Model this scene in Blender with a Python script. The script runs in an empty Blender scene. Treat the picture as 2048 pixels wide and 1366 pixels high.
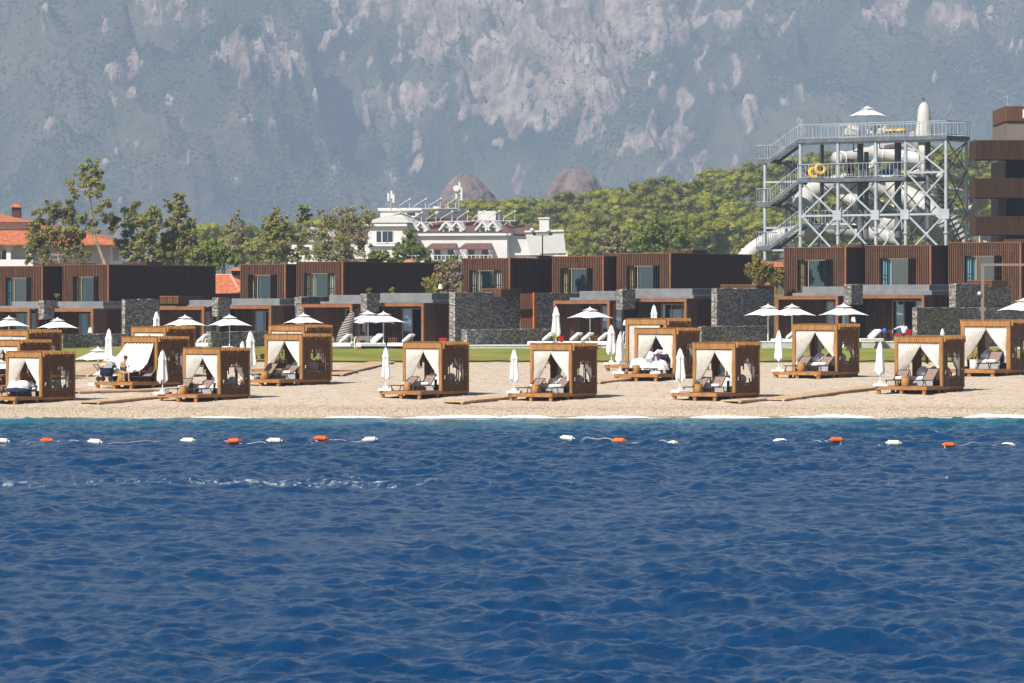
import bpy, math, random
import numpy as np
from mathutils import Vector, Matrix

# ------------------------------------------------------------------ camera, world, sun, exposure
sc = bpy.context.scene
C = sc.collection
R = math.radians
LENS, SENSOR, PXW = 160.0, 36.0, 2048.0
F = LENS / SENSOR * PXW            # focal length in photo pixels
CAMH, HY = 5.0, 610.0              # camera height above the sea, horizon row
cam_data = bpy.data.cameras.new('camera')
cam = bpy.data.objects.new('camera', cam_data)
C.objects.link(cam)
cam.location = (0, 0, CAMH)
cam.rotation_euler = (R(90), 0, 0)
cam_data.lens = LENS
cam_data.sensor_width = SENSOR
cam_data.shift_y = -(683.0 - HY) / PXW
cam_data.clip_start = 0.5
cam_data.clip_end = 30000
cam_data.dof.use_dof = True
cam_data.dof.focus_distance = 225
cam_data.dof.aperture_fstop = 5.6
sc.camera = cam

SUN_EL = R(46)
SUN_H = Vector((-0.62, -0.785)).normalized()
SUN = Vector((SUN_H.x * math.cos(SUN_EL), SUN_H.y * math.cos(SUN_EL), math.sin(SUN_EL)))
w = bpy.data.worlds.new('World')
sc.world = w
w.use_nodes = True
nt = w.node_tree
sky = nt.nodes.new('ShaderNodeTexSky')
sky.sky_type = 'NISHITA'
sky.sun_disc = False
sky.sun_elevation = SUN_EL
sky.sun_rotation = math.atan2(SUN.x, SUN.y)
sky.air_density = 1.0
sky.dust_density = 1.0
sky.ozone_density = 1.5
nt.nodes['Background'].inputs['Strength'].default_value = 0.052
nt.links.new(sky.outputs[0], nt.nodes['Background'].inputs['Color'])
sl = bpy.data.lights.new('sun', 'SUN')
sl.energy = 5.0
sl.angle = R(0.5)
sl.color = (1.0, 0.945, 0.86)
so = bpy.data.objects.new('sun', sl)
C.objects.link(so)
so.rotation_euler = SUN.to_track_quat('Z', 'Y').to_euler()
so.location = (-200, -200, 300)
vs = sc.view_settings
vs.view_transform = 'Standard'
vs.look = 'None'
vs.gamma = 1.0
vs.exposure = 0.44
vs.use_curve_mapping = False
sc.cycles.max_bounces = 6
sc.cycles.transparent_max_bounces = 16
sc.cycles.volume_bounces = 0

# ------------------------------------------------------------------ helpers
def P(px, py, d):
    return Vector(((px - 1024.0) * d / F, d, CAMH + (HY - py) * d / F))

def tag(o, label=None, cat=None, group=None, kind=None):
    if label: o['label'] = label
    if cat: o['category'] = cat
    if group: o['group'] = group
    if kind: o['kind'] = kind
    return o

def empty(name, loc=(0, 0, 0), rz=0.0, scale=1.0, label=None, cat=None, group=None):
    o = bpy.data.objects.new(name, None)
    o.empty_display_size = 0.3
    C.objects.link(o)
    o.location = loc
    o.rotation_euler = (0, 0, rz)
    o.scale = (scale,) * 3 if not isinstance(scale, tuple) else scale
    return tag(o, label, cat, group)

def link(name, me, mats, parent=None):
    if mats is not None:
        if not isinstance(mats, (list, tuple)): mats = [mats]
        if len(me.materials) == 0:
            for m in mats: me.materials.append(m)
    o = bpy.data.objects.new(name, me)
    C.objects.link(o)
    if parent is not None: o.parent = parent
    return o

def copy_tree(o, parent=None):
    c = o.copy()
    C.objects.link(c)
    c.parent = parent
    for ch in list(o.children):
        copy_tree(ch, c)
    return c

def np_mesh(name, V, Q, smooth=False, mi=None):
    V = np.asarray(V, dtype=np.float32); Q = np.asarray(Q, dtype=np.int32)
    n, k = Q.shape
    me = bpy.data.meshes.new(name)
    me.vertices.add(len(V)); me.vertices.foreach_set('co', V.ravel())
    me.loops.add(n * k); me.loops.foreach_set('vertex_index', Q.ravel())
    me.polygons.add(n)
    me.polygons.foreach_set('loop_start', np.arange(0, n * k, k, dtype=np.int32))
    me.polygons.foreach_set('loop_total', np.full(n, k, dtype=np.int32))
    me.polygons.foreach_set('use_smooth', np.full(n, smooth, dtype=bool))
    if mi is not None: me.polygons.foreach_set('material_index', np.asarray(mi, dtype=np.int32))
    me.update(calc_edges=True)
    return me

def grid_faces(nr, nc):
    i = np.arange(nr - 1)[:, None] * nc + np.arange(nc - 1)[None, :]
    return np.stack([i, i + 1, i + nc + 1, i + nc], -1).reshape(-1, 4)

class MB:
    def __init__(s): s.v = []; s.f = []; s.mi = []; s.m = 0
    def _add(s, vs_, fs_):
        b = len(s.v); s.v += [tuple(p) for p in vs_]
        for f in fs_: s.f.append(tuple(b + i for i in f)); s.mi.append(s.m)
    def box(s, x0, x1, y0, y1, z0, z1):
        s._add([(x0,y0,z0),(x1,y0,z0),(x1,y1,z0),(x0,y1,z0),(x0,y0,z1),(x1,y0,z1),(x1,y1,z1),(x0,y1,z1)],
               [(0,3,2,1),(4,5,6,7),(0,1,5,4),(1,2,6,5),(2,3,7,6),(3,0,4,7)]); return s
    def bevbox(s, x0, x1, y0, y1, z0, z1, b):
        # box with chamfered vertical and top edges
        def ring(i, z): return [(x0+i+b,y0+i,z),(x1-i-b,y0+i,z),(x1-i,y0+i+b,z),(x1-i,y1-i-b,z),(x1-i-b,y1-i,z),(x0+i+b,y1-i,z),(x0+i,y1-i-b,z),(x0+i,y0+i+b,z)]
        vs_ = ring(0, z0) + ring(0, z1-b) + ring(b, z1)
        fs_ = [tuple(range(7,-1,-1)), tuple(range(16,24))]
        for k in (0, 8):
            for i in range(8): j = (i+1) % 8; fs_.append((k+i, k+j, k+8+j, k+8+i))
        s._add(vs_, fs_); return s
    def prism(s, poly, y0, y1):
        # polygon in (x,z) extruded along y
        n = len(poly)
        vs_ = [(x,y0,z) for x,z in poly] + [(x,y1,z) for x,z in poly]
        fs_ = [tuple(range(n)), tuple(range(2*n-1, n-1, -1))]
        for i in range(n): j = (i+1) % n; fs_.append((i, i+n, j+n, j))
        s._add(vs_, fs_); return s
    def bar(s, p, q, wd, hd=None, up=(0,0,1)):
        p = Vector(p); q = Vector(q); hd = hd or wd
        d = (q-p).normalized(); u = Vector(up)
        if abs(d.dot(u)) > 0.99: u = Vector((0,1,0))
        a = d.cross(u).normalized()*wd/2; b = a.cross(d).normalized()*hd/2
        vs_ = [p-a-b,p+a-b,p+a+b,p-a+b,q-a-b,q+a-b,q+a+b,q-a+b]
        s._add(vs_, [(0,3,2,1),(4,5,6,7),(0,1,5,4),(1,2,6,5),(2,3,7,6),(3,0,4,7)]); return s
    def tube(s, pts, rad, n=8, cap=True, squash=1.0):
        pts = [Vector(p) for p in pts]; m = len(pts)
        rad = rad if isinstance(rad, (list, tuple)) else [rad]*m
        vs_ = []; prev = None
        for i, p in enumerate(pts):
            d = (pts[min(i+1,m-1)]-pts[max(i-1,0)])
            if d.length < 1e-9: d = Vector((0,0,1))
            d.normalize()
            if prev is None:
                u = Vector((0,0,1)) if abs(d.z) < 0.9 else Vector((1,0,0))
                a = d.cross(u).normalized()
            else:
                a = (prev - d*prev.dot(d)).normalized()
            prev = a; b = d.cross(a)
            for k in range(n):
                t = 2*math.pi*k/n
                vs_.append(p + (a*math.cos(t) + b*math.sin(t)*squash)*rad[i])
        fs_ = []
        for i in range(m-1):
            for k in range(n):
                j = (k+1) % n
                fs_.append((i*n+k, i*n+j, (i+1)*n+j, (i+1)*n+k))
        if cap: fs_ += [tuple(range(n-1,-1,-1)), tuple(range((m-1)*n, m*n))]
        s._add(vs_, fs_); return s
    def lathe(s, prof, c=(0,0,0), n=16):
        vs_ = []; m = len(prof)
        for r_, z in prof:
            for k in range(n):
                t = 2*math.pi*k/n; vs_.append((c[0]+r_*math.cos(t), c[1]+r_*math.sin(t), c[2]+z))
        fs_ = [tuple(range(n-1,-1,-1)), tuple(range((m-1)*n, m*n))]
        for i in range(m-1):
            for k in range(n):
                j = (k+1) % n; fs_.append((i*n+k, i*n+j, (i+1)*n+j, (i+1)*n+k))
        s._add(vs_, fs_); return s
    def grid(s, fn, nu, nv):
        vs_ = [fn(i/nu, j/nv) for j in range(nv+1) for i in range(nu+1)]
        fs_ = [(j*(nu+1)+i, j*(nu+1)+i+1, (j+1)*(nu+1)+i+1, (j+1)*(nu+1)+i) for j in range(nv) for i in range(nu)]
        s._add(vs_, fs_); return s
    def ball(s, c, r_, n=10, sq=(1,1,1)):
        m = n//2+1; vs_ = []
        prof = [(math.sin(math.pi*i/m), -math.cos(math.pi*i/m)) for i in range(m+1)]
        prof[0] = (0.02,-1); prof[-1] = (0.02,1)
        fs_ = []
        for a, z in prof:
            for k in range(n):
                t = 2*math.pi*k/n
                vs_.append((c[0]+a*math.cos(t)*r_*sq[0], c[1]+a*math.sin(t)*r_*sq[1], c[2]+z*r_*sq[2]))
        for i in range(m):
            for k in range(n):
                j = (k+1) % n; fs_.append((i*n+k, i*n+j, (i+1)*n+j, (i+1)*n+k))
        fs_ += [tuple(range(n-1,-1,-1)), tuple(range(m*n, (m+1)*n))]
        s._add(vs_, fs_); return s
    def xf(s, M, start=0):
        for i in range(start, len(s.v)): s.v[i] = tuple(M @ Vector(s.v[i]))
        return s
    def build(s, name, mats, parent=None, smooth=False):
        me = bpy.data.meshes.new(name)
        me.from_pydata(s.v, [], s.f); 
        me.polygons.foreach_set('material_index', s.mi)
        if smooth: me.polygons.foreach_set('use_smooth', [True]*len(s.f))
        me.update()
        return link(name, me, mats, parent)

# value noise in numpy
_rs = np.random.RandomState(11)
_T = _rs.rand(512, 512).astype(np.float32)
def vnoise(x, y):
    xi = np.floor(x).astype(np.int64); yi = np.floor(y).astype(np.int64)
    fx = x - xi; fy = y - yi
    fx = fx*fx*(3-2*fx); fy = fy*fy*(3-2*fy)
    a = _T[xi % 512, yi % 512]; b = _T[(xi+1) % 512, yi % 512]
    c = _T[xi % 512, (yi+1) % 512]; d = _T[(xi+1) % 512, (yi+1) % 512]
    return (a*(1-fx)+b*fx)*(1-fy) + (c*(1-fx)+d*fx)*fy
def fbm(x, y, o=5, g=0.5, l=2.03):
    s = 0; a = 1; t = 0
    for i in range(o):
        s = s + a*vnoise(x+17.3*i, y+9.1*i); t += a; a *= g; x = x*l; y = y*l
    return s/t
def ridged(x, y, o=5):
    s = 0; a = 1; t = 0
    for i in range(o):
        s = s + a*(1-np.abs(2*vnoise(x+31.7*i, y+5.3*i)-1)); t += a; a *= 0.5; x = x*2.03; y = y*2.03
    return s/t

# ------------------------------------------------------------------ materials
def mat(name, col, rough=0.7, var=0.0, scale=3.0, bump=0.0, bscale=20.0, metal=0.0, col2=None, stretch=None, trans=0.0, spec=0.3, detail=4.0, randvar=0.0, bdist=0.02):
    m = bpy.data.materials.new(name); m.use_nodes = True
    n = m.node_tree.nodes; l = m.node_tree.links
    b = n['Principled BSDF']
    b.inputs['Roughness'].default_value = rough
    b.inputs['Metallic'].default_value = metal
    b.inputs['Specular IOR Level'].default_value = spec
    col = tuple(col) + (1,)
    geo = n.new('ShaderNodeNewGeometry')
    vec = geo.outputs['Position']
    if stretch:
        mp = n.new('ShaderNodeMapping'); mp.inputs['Scale'].default_value = stretch
        l.new(vec, mp.inputs['Vector']); vec = mp.outputs[0]
    out = None
    if var > 0 or col2:
        tx = n.new('ShaderNodeTexNoise'); tx.inputs['Scale'].default_value = scale; tx.inputs['Detail'].default_value = detail
        l.new(vec, tx.inputs['Vector'])
        rp = n.new('ShaderNodeValToRGB')
        c2 = tuple(col2) + (1,) if col2 else tuple(min(1, c*(1+var)) for c in col[:3]) + (1,)
        c1 = col if col2 else tuple(c*(1-var) for c in col[:3]) + (1,)
        rp.color_ramp.elements[0].color = c1; rp.color_ramp.elements[0].position = 0.32
        rp.color_ramp.elements[1].color = c2; rp.color_ramp.elements[1].position = 0.68
        l.new(tx.outputs['Fac'], rp.inputs['Fac']); out = rp.outputs['Color']
    else:
        rgb = n.new('ShaderNodeRGB'); rgb.outputs[0].default_value = col; out = rgb.outputs[0]
    if randvar > 0:
        oi = n.new('ShaderNodeObjectInfo'); mr = n.new('ShaderNodeMapRange')
        mr.inputs['To Min'].default_value = 1-randvar; mr.inputs['To Max'].default_value = 1+randvar
        l.new(oi.outputs['Random'], mr.inputs['Value'])
        hs = n.new('ShaderNodeHueSaturation'); l.new(mr.outputs[0], hs.inputs['Value']); l.new(out, hs.inputs['Color'])
        out = hs.outputs[0]
    l.new(out, b.inputs['Base Color'])
    if bump > 0:
        t2 = n.new('ShaderNodeTexNoise'); t2.inputs['Scale'].default_value = bscale; t2.inputs['Detail'].default_value = 3
        l.new(vec, t2.inputs['Vector'])
        bp = n.new('ShaderNodeBump'); bp.inputs['Strength'].default_value = bump; bp.inputs['Distance'].default_value = bdist
        l.new(t2.outputs['Fac'], bp.inputs['Height']); l.new(bp.outputs[0], b.inputs['Normal'])
    if trans > 0:
        tr = n.new('ShaderNodeBsdfTranslucent'); l.new(out, tr.inputs['Color'])
        mx = n.new('ShaderNodeMixShader'); mx.inputs[0].default_value = trans
        l.new(b.outputs[0], mx.inputs[1]); l.new(tr.outputs[0], mx.inputs[2])
        l.new(mx.outputs[0], n['Material Output'].inputs['Surface'])
    return m

M = {}
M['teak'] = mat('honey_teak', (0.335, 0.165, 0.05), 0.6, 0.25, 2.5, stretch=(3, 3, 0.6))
M['teak_shaded'] = mat('shaded_teak', (0.145, 0.064, 0.021), 0.65, 0.4, 6, stretch=(3, 3, 0.5))  # same teak as the frames, shade of the cabana flanks painted into its colour
M['deckwood'] = mat('deck_boards', (0.33, 0.155, 0.05), 0.7, 0.25, 3)
M['curtain'] = mat('white_linen', (0.84, 0.81, 0.765), 0.9, 0.05, 4, trans=0.12)
M['canvas'] = mat('white_canvas', (0.86, 0.86, 0.87), 0.85, 0.02, 2, trans=0.12)
M['white'] = mat('white_paint', (0.8, 0.8, 0.79), 0.5, 0.05, 3)
M['white_plastic'] = mat('white_plastic', (0.78, 0.78, 0.76), 0.45, 0.06, 4)
M['cushion'] = mat('white_cushion', (0.8, 0.8, 0.8), 0.9, 0.04, 5)
M['grey_cushion'] = mat('grey_cushion', (0.36, 0.36, 0.38), 0.9, 0.1, 8)
M['sling'] = mat('taupe_sling', (0.24, 0.165, 0.135), 0.8, 0.1, 10)
M['sling_dark'] = mat('black_sling', (0.035, 0.034, 0.036), 0.7, 0.1, 10)
M['dark_metal'] = mat('dark_bronze', (0.03, 0.022, 0.018), 0.5, 0.1, 5)
M['charcoal'] = mat('charcoal_box', (0.03, 0.032, 0.04), 0.6, 0.1, 5)
M['drum'] = mat('golden_rattan', (0.42, 0.22, 0.06), 0.7, 0.3, 20, stretch=(1, 1, 4))
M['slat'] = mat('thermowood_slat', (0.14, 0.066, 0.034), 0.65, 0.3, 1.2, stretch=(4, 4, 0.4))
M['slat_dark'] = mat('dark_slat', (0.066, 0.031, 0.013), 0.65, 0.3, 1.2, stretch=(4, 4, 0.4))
M['slat_shaded'] = mat('thermowood_shaded', (0.10, 0.036, 0.016), 0.7, 0.3, 1.2, stretch=(4, 4, 0.4))  # darker copy of the facade slats: flank shade put into the base colour
M['core'] = mat('dark_core', (0.024, 0.011, 0.007), 0.8, 0.2, 2)
M['trim'] = mat('copper_wood_trim', (0.26, 0.105, 0.042), 0.6, 0.2, 2)
M['panel'] = mat('brown_panel', (0.12, 0.055, 0.032), 0.55, 0.2, 2)
M['slab'] = mat('grey_slab', (0.20, 0.205, 0.215), 0.8, 0.15, 1.5)
M['beige_frame'] = mat('beige_frame', (0.36, 0.27, 0.2), 0.5)
M['sheer'] = mat('sheer_curtain', (0.62, 0.70, 0.62), 0.9, 0.2, 1.5, stretch=(6, 6, 0.2), trans=0.2)
M['sheer_blue'] = mat('blue_sheer', (0.16, 0.38, 0.48), 0.9, 0.2, 1.5, stretch=(6, 6, 0.2))
M['olive_curtain'] = mat('olive_curtain', (0.42, 0.40, 0.2), 0.9, 0.2, 1.5)
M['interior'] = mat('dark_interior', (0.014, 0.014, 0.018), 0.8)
M['steel'] = mat('galvanised_steel', (0.52, 0.57, 0.62), 0.45, 0.12, 1.5, metal=0.35)
M['steel_dark'] = mat('dark_grey_steel', (0.13, 0.145, 0.165), 0.5, 0.2, 1.5)
M['grp'] = mat('white_fibreglass', (0.54, 0.53, 0.50), 0.35, 0.1, 0.6)
M['grp_dark'] = mat('black_band', (0.03, 0.03, 0.033), 0.4)
M['tile'] = mat('terracotta_tile', (0.46, 0.15, 0.07), 0.8, 0.3, 3, bump=0.6, bscale=3, bdist=0.1)
M['tile_brown'] = mat('brown_tile', (0.165, 0.075, 0.062), 0.8, 0.25, 1.5, bump=0.5, bscale=2, bdist=0.1)
M['wallwhite'] = mat('white_render', (0.74, 0.73, 0.72), 0.85, 0.06, 0.6)
M['wall_lilac'] = mat('pale_render', (0.62, 0.58, 0.60), 0.85, 0.06, 0.6)
M['glass_dark'] = mat('dark_glass', (0.03, 0.04, 0.05), 0.08, spec=0.5)
M['bark'] = mat('pale_bark', (0.36, 0.27, 0.2), 0.85, 0.35, 2, stretch=(1, 1, 0.4))
M['bark_dark'] = mat('brown_bark', (0.10, 0.07, 0.05), 0.9, 0.3, 2)
M['leaf_euc'] = mat('eucalyptus_leaf', (0.18, 0.195, 0.06), 0.6, 0, 1.3, col2=(0.46, 0.44, 0.15), trans=0.45, randvar=0.1)
M['leaf_dry'] = mat('dry_leaf', (0.22, 0.20, 0.09), 0.7, 0, 1.3, col2=(0.42, 0.38, 0.19), trans=0.35)
M['leaf_pine'] = mat('pine_needles', (0.19, 0.215, 0.02), 0.65, 0, 0.3, col2=(0.44, 0.42, 0.042), trans=0.4, randvar=0.22)
M['leaf_shrub'] = mat('shrub_leaf', (0.12, 0.165, 0.03), 0.6, 0, 2, col2=(0.27, 0.31, 0.065), trans=0.35, randvar=0.15)
M['leaf_bamboo'] = mat('bamboo_leaf', (0.20, 0.17, 0.03), 0.6, 0, 2, col2=(0.34, 0.27, 0.07), trans=0.3)
M['hedge_dry'] = mat('dry_hedge', (0.20, 0.14, 0.09), 0.9, 0, 2, col2=(0.32, 0.23, 0.15), trans=0.1)
M['boulder'] = mat('bare_rock', (0.15, 0.11, 0.10), 0.9, 0, 0.09, col2=(0.34, 0.25, 0.22), bump=1.0, bscale=0.12, bdist=6.0, stretch=(1, 1, 0.7), detail=8)
M['skin'] = mat('skin', (0.48, 0.26, 0.17), 0.55)
M['skin_tan'] = mat('tanned_skin', (0.36, 0.17, 0.10), 0.55)
M['hair'] = mat('brown_hair', (0.07, 0.035, 0.02), 0.6)
M['red'] = mat('red_plastic', (0.42, 0.015, 0.015), 0.5)
M['green'] = mat('green_towel', (0.35, 0.6, 0.05), 0.9)
M['navy'] = mat('navy_cloth', (0.012, 0.02, 0.07), 0.85, 0.2, 6)
M['grey_cloth'] = mat('grey_cloth', (0.28, 0.3, 0.34), 0.85, 0.1, 6)
M['pink'] = mat('pink_cloth', (0.55, 0.12, 0.28), 0.85)
M['khaki'] = mat('khaki_cloth', (0.33, 0.28, 0.14), 0.85)
M['blue'] = mat('blue_plastic', (0.03, 0.12, 0.55), 0.4)
M['lilac_shirt'] = mat('white_shirt', (0.66, 0.66, 0.76), 0.85)
M['orange'] = mat('orange_plastic', (0.62, 0.13, 0.02), 0.45, 0.12, 6)
M['ochre'] = mat('orange_board', (0.55, 0.22, 0.03), 0.6)
M['yellow'] = mat('yellow_vinyl', (0.75, 0.45, 0.02), 0.35)
M['rope'] = mat('white_rope', (0.48, 0.5, 0.5), 0.8)
M['buoy_white'] = mat('white_float', (0.78, 0.77, 0.68), 0.5, 0.08, 8)
M['mosaic'] = mat('pool_mosaic', (0.25, 0.34, 0.34), 0.4, 0, 9, col2=(0.62, 0.62, 0.56))
M['plinth'] = mat('dark_plinth', (0.03, 0.034, 0.05), 0.4)
M['taupe_metal'] = mat('taupe_metal', (0.25, 0.18, 0.15), 0.5, 0.05, 2)
M['plank'] = mat('walkway_plank', (0.50, 0.35, 0.22), 0.8, 0.2, 3)
M['panel_solar'] = mat('solar_glass', (0.05, 0.05, 0.06), 0.25)
M['lampshade'] = mat('white_shade', (0.8, 0.8, 0.76), 0.8)

def stone_mat(name, c1, c2, c3):
    m = mat(name, c1, 0.85)
    n = m.node_tree.nodes; l = m.node_tree.links; b = n['Principled BSDF']
    geo = n.new('ShaderNodeNewGeometry'); mp = n.new('ShaderNodeMapping'); mp.inputs['Scale'].default_value = (4.2, 4.2, 10.5)
    l.new(geo.outputs['Position'], mp.inputs['Vector'])
    vo = n.new('ShaderNodeTexVoronoi'); vo.inputs['Scale'].default_value = 1.0; l.new(mp.outputs[0], vo.inputs['Vector'])
    rp = n.new('ShaderNodeValToRGB'); e = rp.color_ramp.elements
    e[0].color = c1 + (1,); e[0].position = 0.25; e[1].color = c3 + (1,); e[1].position = 0.95
    k = e.new(0.6); k.color = c2 + (1,)
    sep = n.new('ShaderNodeSeparateColor'); l.new(vo.outputs['Color'], sep.inputs[0]); l.new(sep.outputs[0], rp.inputs['Fac'])
    l.new(rp.outputs[0], b.inputs['Base Color'])
    v2 = n.new('ShaderNodeTexVoronoi'); v2.feature = 'DISTANCE_TO_EDGE'; v2.inputs['Scale'].default_value = 1.0; l.new(mp.outputs[0], v2.inputs['Vector'])
    mr = n.new('ShaderNodeMapRange'); mr.inputs['From Max'].default_value = 0.12; l.new(v2.outputs['Distance'], mr.inputs['Value'])
    ad = n.new('ShaderNodeMath'); ad.operation = 'ADD'; l.new(mr.outputs[0], ad.inputs[0]); l.new(sep.outputs[1], ad.inputs[1])
    bp = n.new('ShaderNodeBump'); bp.inputs['Distance'].default_value = 0.06; bp.inputs['Strength'].default_value = 1.0
    l.new(ad.outputs[0], bp.inputs['Height']); l.new(bp.outputs[0], b.inputs['Normal'])
    return m
M['stone'] = stone_mat('drystone', (0.17, 0.16, 0.16), (0.31, 0.29, 0.27), (0.56, 0.49, 0.41))

def pane_mat(name, tint, refl):
    m = bpy.data.materials.new(name); m.use_nodes = True
    n = m.node_tree.nodes; l = m.node_tree.links
    n.remove(n['Principled BSDF'])
    t = n.new('ShaderNodeBsdfTransparent'); t.inputs[0].default_value = tint + (1,)
    g = n.new('ShaderNodeBsdfGlossy'); g.inputs['Roughness'].default_value = 0.03; g.inputs[0].default_value = (0.62, 0.82, 1.0, 1)
    fr = n.new('ShaderNodeFresnel'); fr.inputs[0].default_value = 1.5
    ad = n.new('ShaderNodeMath'); ad.operation = 'ADD'; ad.use_clamp = True; ad.inputs[1].default_value = refl
    l.new(fr.outputs[0], ad.inputs[0])
    mx = n.new('ShaderNodeMixShader')
    l.new(ad.outputs[0], mx.inputs[0]); l.new(t.outputs[0], mx.inputs[1]); l.new(g.outputs[0], mx.inputs[2])
    l.new(mx.outputs[0], n['Material Output'].inputs['Surface'])
    return m
M['pane'] = pane_mat('window_glass', (0.75, 0.88, 0.92), 0.16)
M['pane_blue'] = pane_mat('mirror_glass', (0.45, 0.55, 0.6), 0.36)
# ------------------------------------------------------------------ the setting
GY = np.array([150, 190, 202, 206, 212, 220, 238, 255, 275, 318, 334])
GZ = np.array([-3.0, -0.75, 0.007, 0.247, 0.505, 0.77, 1.156, 1.358, 1.526, 1.96, 2.1])
_dd = np.linspace(195, 334, 4000)
_yy = HY + (CAMH - np.interp(_dd, GY, GZ)) * F / _dd      # image row of the ground at each distance (falls as d grows)
def dist_of_row(py):
    return float(np.interp(-py, -_yy, _dd))
def gz(x, y):
    return float(np.interp(y, GY, GZ))

# --- sea: one sheet, wave heights summed from many directional waves, finer near the camera
def build_sea():
    rs = np.random.RandomState(5)
    ys = [44.0]
    while ys[-1] < 206: ys.append(ys[-1] + 0.05 + 0.10*(max(ys[-1], 52)-52)/154)
    ys = np.array(ys); nc = 1060
    u = np.linspace(-1, 1, nc)
    X = u[None, :]*(ys*0.155+7.0)[:, None]; Y = np.repeat(ys[:, None], nc, 1)
    lam = np.exp(rs.uniform(math.log(0.20), math.log(6.5), 95))
    ang = rs.normal(math.radians(68), math.radians(46), 95)
    ph = rs.uniform(0, 2*math.pi, 95)
    Hh = np.zeros_like(X)
    wx = X + 0.5*(vnoise(X*0.23, Y*0.23)-0.5); wy = Y + 0.9*(vnoise(X*0.2+40, Y*0.2+7)-0.5)
    for L_, a_, p_ in zip(lam, ang, ph):
        k = 2*math.pi/L_
        amp = 0.0057*L_**0.97 * (0.85 if L_ < .38 else 1.3 if L_ < 1.5 else max(0.6, 1.0-(L_-1.6)*.3))
        t = k*(math.cos(a_)*wx + math.sin(a_)*wy) + p_
        Hh += amp*(np.sin(t) + 0.22*np.cos(2*t))
    gust = 0.35 + 1.3*fbm(X*0.06+3, Y*0.03+8, 4)
    Hh = Hh*gust
    Hh = Hh + 0.10*np.clip((Hh)/0.25, 0, 2)**2*0.5
    fade = np.clip((204.0-Y)/16.0, 0.10, 1)
    Hh *= fade
    # a low breaking swell close to the shore
    global SEA
    SEA = (ys, nc, Hh)
    V = np.stack([X, Y, Hh], -1).reshape(-1, 3)
    Q = grid_faces(len(ys), nc)
    b = len(V)
    far = np.array([(-4000,-3000,-0.9),(4000,-3000,-0.9),(4000,206,-0.9),(-4000,206,-0.9)])
    V = np.vstack([V, far]); Q = np.vstack([Q, [[b, b+1, b+2, b+3]]])
    me = np_mesh('sea', V, Q, smooth=True)
    m = bpy.data.materials.new('sea_water'); m.use_nodes = True
    n = m.node_tree.nodes; l = m.node_tree.links; bs = n['Principled BSDF']
    bs.inputs['Roughness'].default_value = 0.13
    bs.inputs['IOR'].default_value = 1.333
    bs.inputs['Specular Tint'].default_value = (0.50, 0.79, 1.0, 1)
    bs.inputs['Specular IOR Level'].default_value = 0.5
    geo = n.new('ShaderNodeNewGeometry'); sp = n.new('ShaderNodeSeparateXYZ'); l.new(geo.outputs['Position'], sp.inputs[0])
    # shallow water turns turquoise close to the shore
    ns = n.new('ShaderNodeTexNoise'); ns.inputs['Scale'].default_value = 0.16; ns.inputs['Detail'].default_value = 4
    mp = n.new('ShaderNodeMapping'); mp.inputs['Scale'].default_value = (1, 0.6, 1); l.new(geo.outputs['Position'], mp.inputs[0]); l.new(mp.outputs[0], ns.inputs['Vector'])
    mad = n.new('ShaderNodeMath'); mad.operation = 'MULTIPLY_ADD'; mad.inputs[1].default_value = 22.0
    l.new(ns.outputs['Fac'], mad.inputs[0]); l.new(sp.outputs['Y'], mad.inputs[2])
    mr = n.new('ShaderNodeMapRange'); mr.inputs['From Min'].default_value = 180; mr.inputs['From Max'].default_value = 214
    l.new(mad.outputs[0], mr.inputs['Value'])
    rp = n.new('ShaderNodeValToRGB'); e = rp.color_ramp.elements
    e[0].color = (0.0016, 0.030, 0.093, 1); e[0].position = 0
    e[1].color = (0.022, 0.17, 0.19, 1); e[1].position = 1
    k = e.new(0.55); k.color = (0.004, 0.062, 0.115, 1)
    l.new(mr.outputs[0], rp.inputs['Fac'])
    # foam: a broken streak left by a wake, and the lace on the last metres of the swash
    def mathn(op, a, bb, clamp=False):
        q = n.new('ShaderNodeMath'); q.operation = op; q.use_clamp = clamp
        for i, v_ in enumerate((a, bb)):
            if v_ is None: continue
            if isinstance(v_, (int, float)): q.inputs[i].default_value = v_
            else: l.new(v_, q.inputs[i])
        return q.outputs[0]
    def noise(scale, stretch, det=6, rough=0.65):
        t = n.new('ShaderNodeTexNoise'); t.inputs['Scale'].default_value = scale; t.inputs['Detail'].default_value = det; t.inputs['Roughness'].default_value = rough
        q = n.new('ShaderNodeMapping'); q.inputs['Scale'].default_value = stretch
        l.new(geo.outputs['Position'], q.inputs[0]); l.new(q.outputs[0], t.inputs['Vector']); return t.outputs['Fac']
    fine = noise(5.0, (1, 0.35, 1)); patch = noise(0.22, (1, 0.5, 1), 3)
    dy = mathn('ABSOLUTE', mathn('SUBTRACT', sp.outputs['Y'], 127.5), None)
    band = mathn('SUBTRACT', 1.0, mathn('DIVIDE', dy, 7.5), True)
    left = n.new('ShaderNodeMapRange'); left.inputs['From Min'].default_value = 1.0; left.inputs['From Max'].default_value = -4.0
    left.inputs['To Min'].default_value = 0.62
    l.new(sp.outputs['X'], left.inputs['Value'])
    s1 = mathn('MULTIPLY', mathn('MULTIPLY', band, left.outputs[0]), mathn('ADD', patch, 0.32))
    f1 = mathn('MULTIPLY', mathn('SUBTRACT', mathn('ADD', mathn('MULTIPLY', s1, 0.38), fine), 0.785, False), 7.0, True)
    f1 = mathn('MULTIPLY', f1, 0.5)
    sh = n.new('ShaderNodeMapRange'); sh.inputs['From Min'].default_value = 199.2; sh.inputs['From Max'].default_value = 202.2
    l.new(mathn('ADD', sp.outputs['Y'], mathn('MULTIPLY', mathn('SUBTRACT', noise(0.12, (1, 0.2, 1), 3), 0.5), 7.0)), sh.inputs['Value'])
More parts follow.
